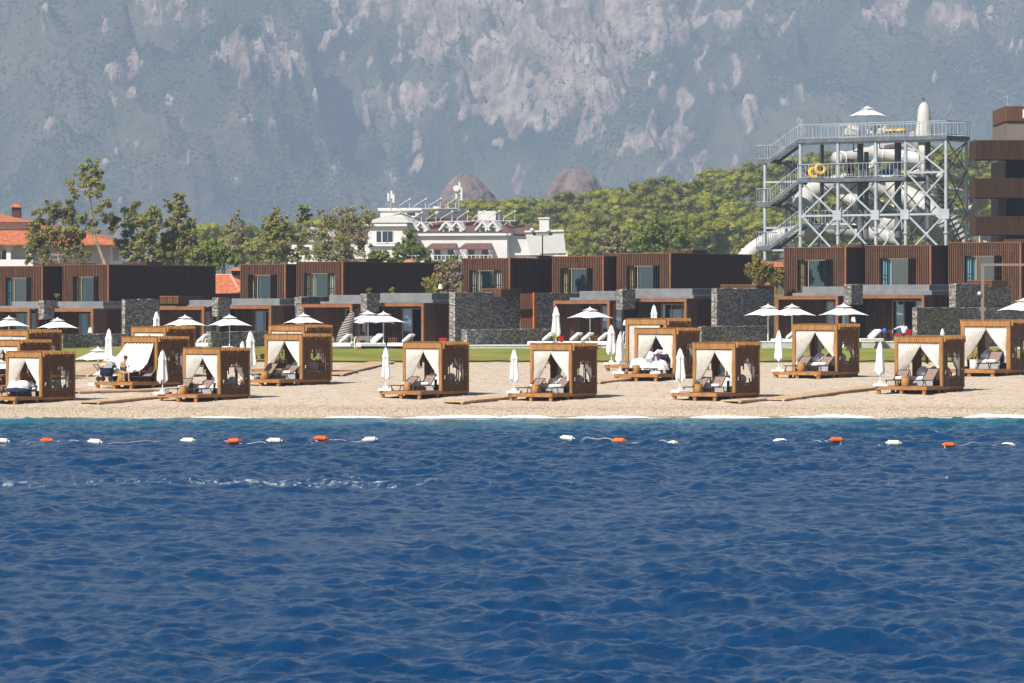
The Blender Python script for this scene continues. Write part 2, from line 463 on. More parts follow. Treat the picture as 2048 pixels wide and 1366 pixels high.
    f2 = mathn('MULTIPLY', mathn('SUBTRACT', mathn('ADD', mathn('MULTIPLY', sh.outputs[0], 0.45), noise(1.2, (0.5, 0.5, 1))), 0.72), 6.0, True)
    foam = mathn('MAXIMUM', f1, f2)
    mx = n.new('ShaderNodeMix'); mx.data_type = 'RGBA'
    l.new(foam, mx.inputs['Factor']); l.new(rp.outputs[0], mx.inputs['A']); mx.inputs['B'].default_value = (0.75, 0.8, 0.82, 1)
    l.new(mx.outputs['Result'], bs.inputs['Base Color'])
    l.new(mathn('ADD', mathn('MULTIPLY', foam, 0.6), 0.07), bs.inputs['Roughness'])
    # capillary ripples
    h = mathn('ADD', noise(3.6, (1, 1.3, 1), 5, 0.65), mathn('MULTIPLY', noise(11.0, (1, 1.2, 1), 3), 0.35))
    bp = n.new('ShaderNodeBump'); bp.inputs['Strength'].default_value = 0.95; bp.inputs['Distance'].default_value = 0.05
    l.new(h, bp.inputs['Height']); l.new(bp.outputs[0], bs.inputs['Normal'])
    return tag(link('sea', me, m), 'choppy deep blue sea with a turquoise band along the shore', kind='structure')
build_sea()
def sea_z(x, y):
    ys, nc, Hh = SEA
    i = int(np.searchsorted(ys, y)); j = int((x/(y*0.155+7.0)+1)/2*(nc-1)); return float(Hh[max(0, min(i, len(ys)-1)), max(0, min(j, nc-1))])

# --- beach
def build_beach():
    ys = np.concatenate([np.arange(186, 225, 0.12), np.arange(225, 279, 0.25)]); nc = 700
    xs = np.linspace(-62, 62, nc)
    X, Y = np.meshgrid(xs, ys)
    Z = np.interp(Y, GY, GZ)
    # cusps at the water line, soft ridges of gravel, footprints
    near = np.clip(1-np.abs(Y-204)/6, 0, 1)
    Z = Z + near*0.055*(fbm(X*0.09, Y*0.05+3, 3)-0.5)*2
    Z = Z + 0.10*(fbm(X*0.35+9, Y*0.5, 4)-0.5)*np.clip((Y-203)/6, 0.2, 1)
    Z = Z + 0.035*(vnoise(X*2.2, Y*2.2)-0.5)
    me = np_mesh('beach', np.stack([X, Y, Z], -1).reshape(-1, 3), grid_faces(len(ys), nc), smooth=True)
    m = mat('beach_gravel', (0.45, 0.355, 0.265), 0.95, 0, 2.2, col2=(0.61, 0.515, 0.41), detail=8, bump=0.8, bscale=9, bdist=0.08)
    n = m.node_tree.nodes; l = m.node_tree.links; b = n['Principled BSDF']
    src = b.inputs['Base Color'].links[0].from_socket
    geo = n.new('ShaderNodeNewGeometry'); sp = n.new('ShaderNodeSeparateXYZ'); l.new(geo.outputs['Position'], sp.inputs[0])
    ns = n.new('ShaderNodeTexNoise'); ns.inputs['Scale'].default_value = 1.6; ns.inputs['Detail'].default_value = 6
    l.new(geo.outputs['Position'], ns.inputs['Vector'])
    # darker coarse shingle in bands parallel to the water
    lo = n.new('ShaderNodeTexNoise'); lo.inputs['Scale'].default_value = 0.25; lo.inputs['Detail'].default_value = 2
    l.new(geo.outputs['Position'], lo.inputs['Vector'])
    ad = n.new('ShaderNodeMath'); ad.operation = 'MULTIPLY_ADD'; ad.inputs[1].default_value = 3.0
    l.new(lo.outputs['Fac'], ad.inputs[0]); l.new(sp.outputs['Y'], ad.inputs[2])
    rp = n.new('ShaderNodeValToRGB'); e = rp.color_ramp.elements
    mr = n.new('ShaderNodeMapRange'); mr.inputs['From Min'].default_value = 202; mr.inputs['From Max'].default_value = 214
    l.new(ad.outputs[0], mr.inputs['Value']); l.new(mr.outputs[0], rp.inputs['Fac'])
    e[0].position = 0.0; e[0].color = (0.75,)*3 + (1,); e[1].position = 1.0; e[1].color = (0, 0, 0, 1)
    for p_, v_ in ((0.17, 0.9), (0.27, 0.45), (0.42, 0.35), (0.55, 0.62), (0.64, 0.2)):
        k = e.new(p_); k.color = (v_,)*3 + (1,)
    st = n.new('ShaderNodeMapRange'); st.inputs['From Min'].default_value = 0.36; st.inputs['From Max'].default_value = 0.62; l.new(ns.outputs['Fac'], st.inputs['Value'])
    mu = n.new('ShaderNodeMath'); mu.operation = 'MULTIPLY'; l.new(rp.outputs[0], mu.inputs[0]); l.new(st.outputs[0], mu.inputs[1])
    mx = n.new('ShaderNodeMix'); mx.data_type = 'RGBA'; l.new(mu.outputs[0], mx.inputs['Factor'])
    l.new(src, mx.inputs['A']); mx.inputs['B'].default_value = (0.23, 0.165, 0.11, 1)
    l.new(mx.outputs['Result'], b.inputs['Base Color'])
    return tag(link('beach', me, m), 'pale shingle beach sloping down to the sea', kind='structure')
build_beach()

# swash foam: thin ragged sheets of white water lying on the lowest shingle
def build_surf():
    rs = np.random.RandomState(3)
    V = []; Q = []
    runs = [(640, 800, .35), (800, 1000, 1.0), (1000, 1120, .6), (1120, 1300, .8), (1380, 1560, .9), (1560, 1640, .5), (1620, 1760, .8), (1930, 2110, .9), (150, 330, .3), (380, 560, .3)]
    for a, b, hgt in runs:
        n_ = int((b-a)/3)
        base = len(V)
        for i in range(n_+1):
            t = i/n_; px = a+(b-a)*t
            d0 = 200.6 + 0.5*math.sin(px*0.02); x = (px-1024)*d0/F
            env = math.sin(math.pi*t)**0.6
            wv = (0.25 + 1.9*hgt*env*(0.35+float(fbm(np.array([px*0.06]), np.array([a*.01]), 3)[0])))
            for j in range(5):
                y = d0 + wv*j/4 + 0.15*float(vnoise(np.array([px*.3]), np.array([j*1.7]))[0])
                zz = float(np.interp(y, GY, GZ)) + 0.10*env*hgt*math.sin(math.pi*(j+.3)/4.6) + 0.05
                V.append((x, y, max(zz, 0.0)+0.012))
        for i in range(n_):
            for j in range(4):
                Q.append((base+i*5+j, base+(i+1)*5+j, base+(i+1)*5+j+1, base+i*5+j+1))
    me = np_mesh('surf_foam', V, Q, smooth=True)
    m = mat('sea_foam', (0.8, 0.82, 0.82), 0.8, 0.08, 6, bump=0.8, bscale=8, bdist=0.1)
    return tag(link('surf_foam', me, m), 'ragged white foam where small waves reach the shingle', kind='stuff')
build_surf()

# loose stones on the beach, thickest along the water
def build_pebbles():
    rs = np.random.RandomState(12); N = 42000
    Y = np.where(rs.rand(N) < .88, 202.2 + np.abs(rs.normal(size=N))*2.6, rs.uniform(203, 273, N)); Y = np.clip(Y, 201.8, 273)
    X = rs.uniform(-.135, .135, N)*Y; Z = np.interp(Y, GY, GZ)
    near = np.clip(1-np.abs(Y-204)/6, 0, 1)
    Z = Z + near*0.055*(fbm(X*0.09, Y*0.05+3, 3)-0.5)*2 + 0.10*(fbm(X*0.35+9, Y*0.5, 4)-0.5)*np.clip((Y-203)/6, 0.2, 1)
    r = rs.uniform(.02, .048, N)*np.where(Y < 206, 1.25, 1.0)
    o8 = np.array([(1,0,0),(0,1,0),(-1,0,0),(0,-1,0),(0,0,.7),(0,0,-.6)]); a = rs.uniform(0, 1.57, N); ca, sa = np.cos(a)[:, None], np.sin(a)[:, None]
    j = rs.uniform(.7, 1.3, (N, 6, 3)); V = np.stack([(o8[:,0]*ca-o8[:,1]*sa)*1.3, o8[:,0]*sa+o8[:,1]*ca, np.repeat(o8[None,:,2], N, 0)], -1)*j*r[:, None, None] + np.stack([X, Y, Z+r*.25], -1)[:, None, :]
    T = np.array([(0,1,4),(1,2,4),(2,3,4),(3,0,4),(1,0,5),(2,1,5),(3,2,5),(0,3,5)])
    me = np_mesh('pebbles', V.reshape(-1, 3), (T[None]+(np.arange(N)*6)[:, None, None]).reshape(-1, 3))
    m = mat('pebble_stone', (0.25, 0.19, 0.135), .9, 0, 9, col2=(0.60, 0.50, 0.39))
    tag(link('pebbles', me, m), 'loose stones scattered over the shingle, thickest by the water', kind='stuff')
build_pebbles()

# --- lawn, terrace paving, ground
def build_lawn():
    ys = np.concatenate([np.arange(274, 322, 0.4)]); nc = 500
    xs = np.linspace(-66, 66, nc)
    X, Y = np.meshgrid(xs, ys)
    X = X; Y2 = Y.copy()
    Y2[0] = 274.3 + 1.5*(fbm(X[0]*0.12, X[0]*0.0+2, 4)-0.5)*2
    Z = np.interp(Y2, GY, GZ) + 0.07 + 0.07*(fbm(X*0.3, Y*0.2, 3)-0.5)
    Z[0] -= 0.3
    me = np_mesh('lawn', np.stack([X, Y2, Z], -1).reshape(-1, 3), grid_faces(len(ys), nc), smooth=True)
    m = mat('lawn_grass', (0.15, 0.175, 0.018), 0.9, 0, 0.28, col2=(0.29, 0.27, 0.05), bump=0.7, bscale=6, bdist=0.15, stretch=(1, 0.35, 1), detail=7)
    return tag(link('lawn', me, m), 'sunlit lawn behind the shingle beach', kind='structure')
build_lawn()

def hill_h(x, d):
    # ground height far behind the villas, x and d arrays
    px = 1024 + x*F/np.maximum(d, 1)
    top = np.interp(px, [-800, 0, 450, 700, 950, 1180, 1440, 1700, 2048, 2900], [5, 8, 12, 15.5, 20, 22.5, 29, 33, 37, 40])
    base = np.interp(d, [0, 330, 336, 352, 420, 700, 790, 1150, 1300, 1700, 2900], [2.0, 2.0, 2.1, 4.9, 5.2, 7.5, 9.5, 0, 0, 0, 0])
    t = np.clip((d-780)/370, 0, 1); t = t*t*(3-2*t)
    t2 = np.clip((d-1200)/600, 0, 1); t2 = t2*t2*(3-2*t2)
    h = base*(1-t) + top*t
    h = np.where(d > 1150, top*(1-t2)+14*t2, np.where(d < 780, base, 9.5*(1-t)+top*t))
    return h
def build_ground():
    ys = np.concatenate([np.arange(276, 440, 2.0), np.arange(440, 1800, 14.0), np.arange(1800, 6200, 90.0)]); nc = 160
    u = np.linspace(-1, 1, nc)
    wd = np.maximum(70, ys*0.26)
    X = u[None, :]*wd[:, None]; Y = np.repeat(ys[:, None], nc, 1)
    Z = hill_h(X, Y)
    Z = np.where(Y < 336, np.interp(Y, GY, GZ)-0.12, Z)
    Z = Z + np.where(Y > 440, 1.2*(fbm(X*0.02, Y*0.02, 3)-0.5), 0)
    me = np_mesh('ground', np.stack([X, Y, Z], -1).reshape(-1, 3), grid_faces(len(ys), nc), smooth=True)
    m = mat('dry_ground', (0.10, 0.11, 0.035), 0.95, 0, 0.06, col2=(0.20, 0.16, 0.085), bump=0.5, bscale=1.5, bdist=0.3)
    return tag(link('ground', me, m), 'ground rising behind the villas to the wooded hill', kind='structure')
build_ground()
tp = MB(); tp.box(-66, 66, 318.5, 341, 1.4, 2.06)
tag(tp.build('terrace_paving', mat('terrace_stone', (0.42, 0.38, 0.33), 0.8, 0.2, 1.0)), 'pale stone terrace in front of the lower villas', kind='structure')

# --- mountain
BLOBS = [(1000,50,150,120,1.05),(1150,80,140,120,1.1),(1290,50,120,80,.85),(1125,190,45,45,.9),(1060,130,90,60,.5),(760,15,85,32,.8),(900,40,100,60,.7),
 (800,205,75,28,.85),(860,180,50,22,.6),(960,235,40,15,.75),(480,105,60,50,.6),(420,130,40,40,.5),(560,110,25,50,.6),(540,250,20,35,.55),(490,240,40,15,.6),
 (250,40,30,40,.5),(320,25,100,40,.5),(650,110,60,40,.5),(220,150,60,18,.4),(1520,40,70,30,.65),(1760,30,50,30,.6),(1900,40,65,26,.8),(1350,195,90,18,.35),
 (1450,215,150,50,.42),(1290,290,110,45,.5),(1390,275,60,50,.5),(1330,335,130,32,.42),(120,340,20,20,.4),(370,310,12,22,.55),(540,330,30,12,.45),(1560,190,60,22,.3),(700,60,40,40,.4),(1420,110,60,18,.5),(1000,160,60,30,.6)]
def build_mountain():
    ys = np.concatenate([np.arange(2930, 3640, 1.7), np.arange(3645, 4700, 22)]); nc = 860
    xs = np.linspace(-620, 620, nc)
    X, Y = np.meshgrid(xs, ys)
    t = np.clip(Y-2990, 0, None)
    base = 10 + 0.43*t
    Xw = X + 60*(fbm(X*0.004, Y*0.004, 3)-0.5)
    rel = ridged(Xw*0.0062+0.002*Y+5, Y*0.0032+1, 5)
    Zb = base + (rel-0.5)*215*np.clip(t/120, 0, 1) + (ridged(Xw*0.019+Y*0.004, Y*0.006+4, 4)-0.5)*46*np.clip(t/60, 0, 1) + (fbm(X*0.02, Y*0.02, 4)-0.5)*22*np.clip(t/80, 0, 1)
    px = 1024 + X*F/Y; py = HY - (Zb-CAMH)*F/Y
    mk = np.zeros_like(X)
    for cx, cy, rx, ry, s in BLOBS:
        s = s*(.80 if s < .6 else 1.0)
        mk = np.maximum(mk, s*np.exp(-(((px-cx)/rx)**2 + ((py-cy)/ry)**2)*0.75))
    tex = ridged(px*0.021+0.4*py*0.021, py*0.0125, 5)
    n1 = fbm(px*0.03, py*0.024, 5)
    rock = mk*1.0 + (n1-0.5)*1.25 + (tex-0.55)*1.1
    rock = np.clip((rock-0.37)*3.2, 0, 1)
    crag = (ridged(X*0.045, Zb*0.028+Y*.01, 5)-0.5)
    Z = Zb + rock*crag*26
    Y3 = Y + rock*(fbm(X*0.06, Zb*0.03, 4)-0.5)*14
    SC = 2.0                                  # built at this scale about the shore: a range six kilometres off
    me = np_mesh('mountain', np.stack([X*SC, Y3*SC, (Z-CAMH)*SC+CAMH], -1).reshape(-1, 3), grid_faces(len(ys), nc), smooth=True)
    at = me.attributes.new('rock', 'FLOAT', 'POINT'); at.data.foreach_set('value', rock.ravel().astype(np.float32))
    m = bpy.data.materials.new('mountain_side'); m.use_nodes = True
    n = m.node_tree.nodes; l = m.node_tree.links; b = n['Principled BSDF']; b.inputs['Roughness'].default_value = 0.95
    b.inputs['Specular IOR Level'].default_value = 0.1
    a = n.new('ShaderNodeAttribute'); a.attribute_name = 'rock'
    geo = n.new('ShaderNodeNewGeometry')
    def ramp(scale, c1, c2, det=6, lo=0.35, hi=0.65):
        t_ = n.new('ShaderNodeTexNoise'); t_.inputs['Scale'].default_value = scale; t_.inputs['Detail'].default_value = det
        l.new(geo.outputs['Position'], t_.inputs['Vector'])
        r_ = n.new('ShaderNodeValToRGB'); r_.color_ramp.elements[0].position = lo; r_.color_ramp.elements[1].position = hi
        r_.color_ramp.elements[0].color = c1 + (1,); r_.color_ramp.elements[1].color = c2 + (1,); l.new(t_.outputs['Fac'], r_.inputs['Fac'])
        return r_.outputs[0], t_.outputs['Fac']
    rk, rf = ramp(0.0225, (0.29, 0.20, 0.165), (0.63, 0.515, 0.44))
    fo, ff = ramp(0.005, (0.020, 0.036, 0.024), (0.165, 0.16, 0.09), 10, .38, .66)
    mx = n.new('ShaderNodeMix'); mx.data_type = 'RGBA'
    def mm(op, p, q, cl=False):
        z_ = n.new('ShaderNodeMath'); z_.operation = op; z_.use_clamp = cl
        for i_, v_ in enumerate((p, q)):
            if isinstance(v_, (int, float)): z_.inputs[i_].default_value = v_
            else: l.new(v_, z_.inputs[i_])
        return z_.outputs[0]
    def nz(scale, det, rough=.65, st=(1, 1, 1)):
        q_ = n.new('ShaderNodeTexNoise'); q_.inputs['Scale'].default_value = scale; q_.inputs['Detail'].default_value = det; q_.inputs['Roughness'].default_value = rough
        m_ = n.new('ShaderNodeMapping'); m_.inputs['Scale'].default_value = st; l.new(geo.outputs['Position'], m_.inputs[0]); l.new(m_.outputs[0], q_.inputs['Vector']); return q_.outputs['Fac']
    fine = nz(.055, 8, .75, (1, .4, .55))
    edge = mm('ADD', a.outputs['Fac'], mm('MULTIPLY', mm('SUBTRACT', fine, .5), 2.0))
    sm = n.new('ShaderNodeMapRange'); sm.interpolation_type = 'SMOOTHSTEP'; sm.inputs['From Min'].default_value = .30; sm.inputs['From Max'].default_value = .72; l.new(edge, sm.inputs['Value'])
    # bare reddish scrub between the pines
    scr = n.new('ShaderNodeMapRange'); scr.inputs['From Min'].default_value = .52; scr.inputs['From Max'].default_value = .68; l.new(nz(.0035, 7, .6), scr.inputs['Value'])
    fx = n.new('ShaderNodeMix'); fx.data_type = 'RGBA'; l.new(scr.outputs[0], fx.inputs['Factor']); l.new(fo, fx.inputs['A']); fx.inputs['B'].default_value = (.19, .14, .11, 1)
    # cracks and ledges in the rock
    cr = n.new('ShaderNodeMapRange'); cr.inputs['From Min'].default_value = .38; cr.inputs['From Max'].default_value = .56; cr.inputs['To Min'].default_value = .45; l.new(nz(.03, 9, .7, (1.3, .4, .5)), cr.inputs['Value'])
    rm = n.new('ShaderNodeMix'); rm.data_type = 'RGBA'; rm.blend_type = 'MULTIPLY'; rm.inputs['Factor'].default_value = 1; l.new(rk, rm.inputs['A']); l.new(cr.outputs[0], rm.inputs['B']); rk = rm.outputs['Result']
    l.new(sm.outputs[0], mx.inputs['Factor']); l.new(fx.outputs['Result'], mx.inputs['A']); l.new(rk, mx.inputs['B'])
    l.new(mx.outputs['Result'], b.inputs['Base Color'])
    bp = n.new('ShaderNodeBump'); bp.inputs['Strength'].default_value = 0.9; bp.inputs['Distance'].default_value = 12
    t_ = n.new('ShaderNodeTexNoise'); t_.inputs['Scale'].default_value = 0.08; t_.inputs['Detail'].default_value = 5; l.new(geo.outputs['Position'], t_.inputs['Vector'])
    l.new(t_.outputs['Fac'], bp.inputs['Height']); l.new(bp.outputs[0], b.inputs['Normal'])
    tag(link('mountain', me, m), 'steep hazy mountainside of pine woods and bare pink grey cliffs', kind='structure')
    # the woods on it
    gull = 0.6*ridged(px*0.016+0.25*py*0.016+3, py*0.005, 4) + 0.4*fbm(px*0.05, py*0.03, 4)
    rs = np.random.RandomState(8)
    N = 190000
    r = rs.randint(30, 440, N); c = rs.randint(0, nc, N)
    keep = rs.rand(N) > np.clip(rock[r, c]*1.3, 0, 1)*np.where(gull[r, c] > .56, 0.55, 0.99)
    keep &= (np.abs(X[r, c]) < 520)
    clear = fbm(X[r, c]*0.02+50, Y[r, c]*0.02, 4)
    keep &= clear + 0.3*rs.rand(N) > 0.60
    r = r[keep]; c = c[keep]; K = len(r)
    pos = np.stack([(X[r, c] + rs.uniform(-1, 1, K))*SC, Y3[r, c]*SC, (Z[r, c]-CAMH)*SC+CAMH], -1)
    hh = rs.uniform(3.0, 7.5, K)*(1-.45*rock[r, c]); rr = hh*rs.uniform(0.30, 0.50, K)
    rot = rs.uniform(0, 2, K)
    octo = np.array([(1,0,.45),(0,1,.5),(-1,0,.4),(0,-1,.52),(0.05,0.1,1.0),(0,0,0.05)])
    ca, sa = np.cos(rot)[:, None], np.sin(rot)[:, None]
    vx = (octo[:, 0]*ca - octo[:, 1]*sa)*rr[:, None]; vy = (octo[:, 0]*sa + octo[:, 1]*ca)*rr[:, None]; vz = octo[:, 2]*hh[:, None]
    jit = rs.uniform(0.75, 1.25, (K, 6)); V = np.stack([vx*jit, vy*jit, vz], -1) + pos[:, None, :]
    T = np.array([(0,1,4),(1,2,4),(2,3,4),(3,0,4),(1,0,5),(2,1,5),(3,2,5),(0,3,5)])
    Q = (T[None] + (np.arange(K)*6)[:, None, None]).reshape(-1, 3)
    me2 = np_mesh('mountain_forest', V.reshape(-1, 3), Q)
    m2 = mat('mountain_pines', (0.024, 0.046, 0.020), 0.9, 0, 0.007, col2=(0.16, 0.17, 0.07), detail=9, spec=0.05)
    tag(link('mountain_forest', me2, m2), 'far pine forest covering the hazy mountainside', cat='forest', kind='stuff')
build_mountain()

# --- two bare rock domes at the foot of the mountain
def boulder(px0, px1, py_top, py_base, d, peaks, seed, label):
    s = F/d; wd = (px1-px0)/s; ht = (py_base-py_top)/s
    o = P((px0+px1)/2, py_base, d)
    nu, nv = 72, 30
    V = []
    for j in range(nv+1):
        for i in range(nu+1):
            a = 2*math.pi*i/nu; t = j/nv
            rr = (1-t**2.2)**(0.55 if seed < 5 else .42) if t < 1 else 0
            u = math.cos(a)*rr; v = math.sin(a)*rr
            nz = float(fbm(np.array([math.cos(a)*1.6+seed+t*.4]), np.array([math.sin(a)*1.6+t*0.7]), 4)[0])-0.5
            n2 = float(fbm(np.array([a*2.2+seed*3]), np.array([t*2.4+seed]), 5)[0])-0.5
            k = 1+0.55*nz+0.45*n2
            crack = 0.10*(1-abs(math.sin(a*3.5+seed+3*nz+.6*t)))**3
            x = u*wd/2*(k-crack) + peaks*wd*0.16*t
            V.append((x, v*wd*0.35*(k-crack), ht*t*(1+0.10*nz)))
    me = np_mesh('boulder', V, grid_faces(nv+1, nu+1), smooth=True)
    ob = link('boulder', me, M['boulder']); ob.location = o
    return tag(ob, label, 'boulder', 'bare rock domes below the mountain')
boulder(880, 1000, 347, 445, 2400, -0.6, 3.0, 'grey brown bare rock dome rising behind the white hotel roof')
boulder(1100, 1205, 338, 425, 2500, -0.45, 8.0, 'smaller pinkish rock dome with a vertical crack above the pine hill')
# ------------------------------------------------------------------ buildings
TH = R(32)
def anchor(xr, ybase, d, name, label, cat, group=None, th=TH):
    """Empty at the front right bottom corner of a box seen with its right flank"""
    return empty(name, P(xr, ybase, d), -th, 1.0, label, cat, group)
def dims(xl, xr, xs, d, th=TH):
    s = F/d
    return (xr-xl)/s/math.cos(th), (xs-xr)/s/math.sin(th), s

def slats(mb, axis, a0, a1, fixed, z0, z1, pitch, wd, dp, hole=None, jit=0.0, rng=None):
    """vertical slats along x (axis 0) or y (axis 1) at the fixed other coordinate"""
    n_ = max(1, int(round((a1-a0)/pitch))); p_ = (a1-a0)/n_
    for i in range(n_):
        c = a0+(i+.5)*p_
        segs = [(z0, z1)]
        if hole and hole[0] < c < hole[1]:
            segs = [(z0, hole[2]), (hole[3], z1)]
        for s0, s1 in segs:
            if s1-s0 < 0.02: continue
            e = rng.uniform(-jit, jit) if rng and jit else 0
            if axis == 0: mb.box(c-wd/2, c+wd/2, fixed, fixed+dp, s0, s1+e)
            else: mb.box(fixed-dp, fixed, c-wd/2, c+wd/2, s0, s1+e)

def curtain_panel(mb, x0, x1, y, z0, z1, folds, amp=0.05):
    mb.grid(lambda u, v: (x0+(x1-x0)*u, y+amp*math.sin(u*folds*2*math.pi), z1+(z0-z1)*v), max(8, int(folds*6)), 1)

def hill_villa(xl, xr, xs, ytop, ybase, d, win, label, look='blue', drop=1.2):
    Wd, Dp, s = dims(xl, xr, xs, d)
    Hh = (ybase-ytop)/s
    o = anchor(xr, ybase, d, 'hillside_villa', label, 'villa', 'upper villas with slatted facades')
    rng = random.Random(xl)
    wx0, wx1 = (win[0]-xr)/s/math.cos(TH), (win[1]-xr)/s/math.cos(TH)
    wz0, wz1 = -0.15, Hh-(win[2]-ytop)/s
    # body: dark shell behind the slats, with the room left hollow behind the window
    b = MB()
    b.box(-Wd+.06, wx0-.02, .12, Dp-.1, -drop, Hh-.12)
    b.box(wx1+.02, -.08, .12, Dp-.1, -drop, Hh-.12)
    b.box(wx0-.02, wx1+.02, .12, Dp-.1, wz1+.02, Hh-.12)
    b.box(wx0-.02, wx1+.02, 1.6, Dp-.1, -drop, wz1+.02)
    b.box(wx0-.02, wx1+.02, .12, 1.6, -drop, wz0)
    b.build('body', M['core'], o)
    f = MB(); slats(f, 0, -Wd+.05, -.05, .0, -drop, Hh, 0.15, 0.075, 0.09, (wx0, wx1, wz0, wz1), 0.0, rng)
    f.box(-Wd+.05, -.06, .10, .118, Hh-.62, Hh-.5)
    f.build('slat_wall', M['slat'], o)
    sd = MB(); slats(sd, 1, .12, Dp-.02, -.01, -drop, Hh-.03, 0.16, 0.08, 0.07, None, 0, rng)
    sd.box(-.10, -.082, 1.2, 1.3, -drop, Hh-.1)
    sd.build('side_wall', M['slat_shaded'], o)
    t = MB(); t.box(-.10, .02, -.03, .10, -drop, Hh+.03)          # lit corner post
    t.box(-.09, .03, .101, Dp, Hh-.028, Hh+.05)                   # thin copper edge along the flank
    t.box(-Wd-.02, -.101, -.025, .10, Hh+.001, Hh+.05)
    t.build('corner_trim', M['trim'], o)
    rf = MB(); rf.box(-Wd+.08, -.1, .2, Dp-.05, Hh-.119, Hh-.01); rf.build('roof', M['core'], o)
    # window with its frame, pane, curtains and sliding louvres
    ww = wx1-wx0
    fr = MB(); y0 = .10
    px0, px1 = wx0+.30*ww, wx0+.80*ww
    for xx in (px0, px1-.09, wx0+.20*ww): fr.box(xx, xx+.065, y0, y0+.12, wz0, wz1-.08)
    fr.box(wx0+.2*ww, px1, y0-.01, y0+.13, wz1-.079, wz1)
    wf = fr.build('window', M['beige_frame'], o)
    pm = {'blue': 'pane', 'mirror': 'pane_blue', 'green': 'pane'}[look]
    p_ = MB(); p_.box(px0+.091, px1-.091, y0+.05, y0+.06, wz0, wz1-.081); p_.build('pane', M[pm], wf)
    c = MB()
    if look == 'blue': curtain_panel(c, px0+.1, px1-.1, y0+.25, wz0, wz1, 9); cm = 'sheer_blue'
    elif look == 'green': curtain_panel(c, wx0+.05, wx1-.05, y0+.25, wz0, wz1, 14); cm = 'sheer'
    else: curtain_panel(c, wx0+.05, px0, y0+.25, wz0, wz1, 6); cm = 'sheer_blue'
    c.build('curtain', M[cm], o, True)
    g = MB(); curtain_panel(g, wx0+.02, wx0+.17*ww, y0+.4, wz0, wz1, 4, .03); g.build('curtain', M['olive_curtain'], o, True)
    for a0, a1 in ((wx0+.02, wx0+.22*ww), (wx1-.22*ww, wx1-.02)):
        lv = MB()
        for k in range(4): xx = a0+.01+k*(a1-a0-.06)/3.05; lv.box(xx, xx+.05, .02, .08, wz0, wz1)
        lv.box(a0, a1, .079, .09, wz0+(wz1-wz0)*.42, wz0+(wz1-wz0)*.45)
        lv.build('louvre', M['core'], wf)
    ib = MB(); ib.box(wx0, wx1, 1.4, 1.55, wz0, wz1); ib.build('room', M['interior'], o)
    # low slatted upstand around the roof plant
    if rng.random() < .8:
        u = MB(); a = -Wd*rng.uniform(.5, .75); bb = a+Wd*rng.uniform(.45, .6)
        slats(u, 0, a, bb, Dp*.35, Hh-.1, Hh+.32, .15, .08, .06)
        u.box(bb, bb+.09, Dp*.35, Dp*.35+2.2, Hh-.1, Hh+.30); u.box(bb-.6, bb+.05, Dp*.35-.05, Dp*.35-.001, Hh+.22, Hh+.30)
        u.build('roof_screen', M['slat'], o)
    return o

U = [(-35,85,300,533,607,(5,62,555),'mirror'), (117,217,412,530,605,(140,197,553),'blue'), (475,571,690,529,600,(493,552,549),'blue'),
     (588,686,870,524,597,(606,667,546),'green'), (920,1020,1215,517,590,(938,1001,540),'green'), (1103,1207,1390,513,592,(1122,1187,536),'blue'),
     (1233,1341,1520,507,584,(1254,1321,531),'blue'), (1570,1692,1850,495,578,(1597,1666,519),'blue'), (1735,1862,2010,491,573,(1764,1833,516),'mirror'),
     (1903,2042,2200,485,572,(1934,2007,511),'mirror')]
ULAB = ['brown slatted upper villa cut by the left edge, beside the red tiled hotel',
 'brown slatted upper villa with long dark flank right of the leftmost one',
 'brown slatted upper villa beside the low red tiled roof, blue curtained window',
 'brown slatted upper villa with pale green curtains and long flank left of the bamboo',
 'brown slatted upper villa with pale green curtains in front of the white hotel end',
 'brown slatted upper villa near the centre right, above a closed white parasol',
 'brown slatted upper villa whose long dark flank ends at the yellow bamboo under the tower',
 'brown slatted upper villa below the left half of the slide tower',
 'brown slatted upper villa with mirror window below the right half of the slide tower',
 'brown slatted upper villa behind the taupe post at the right edge']
for (xl, xr, xs, yt, yb, wn, lk), lb in zip(U, ULAB):
    dd = 345 - (xr-1024)/1024*12
    hill_villa(xl, xr, xs, yt, yb, dd, wn, lb, lk)

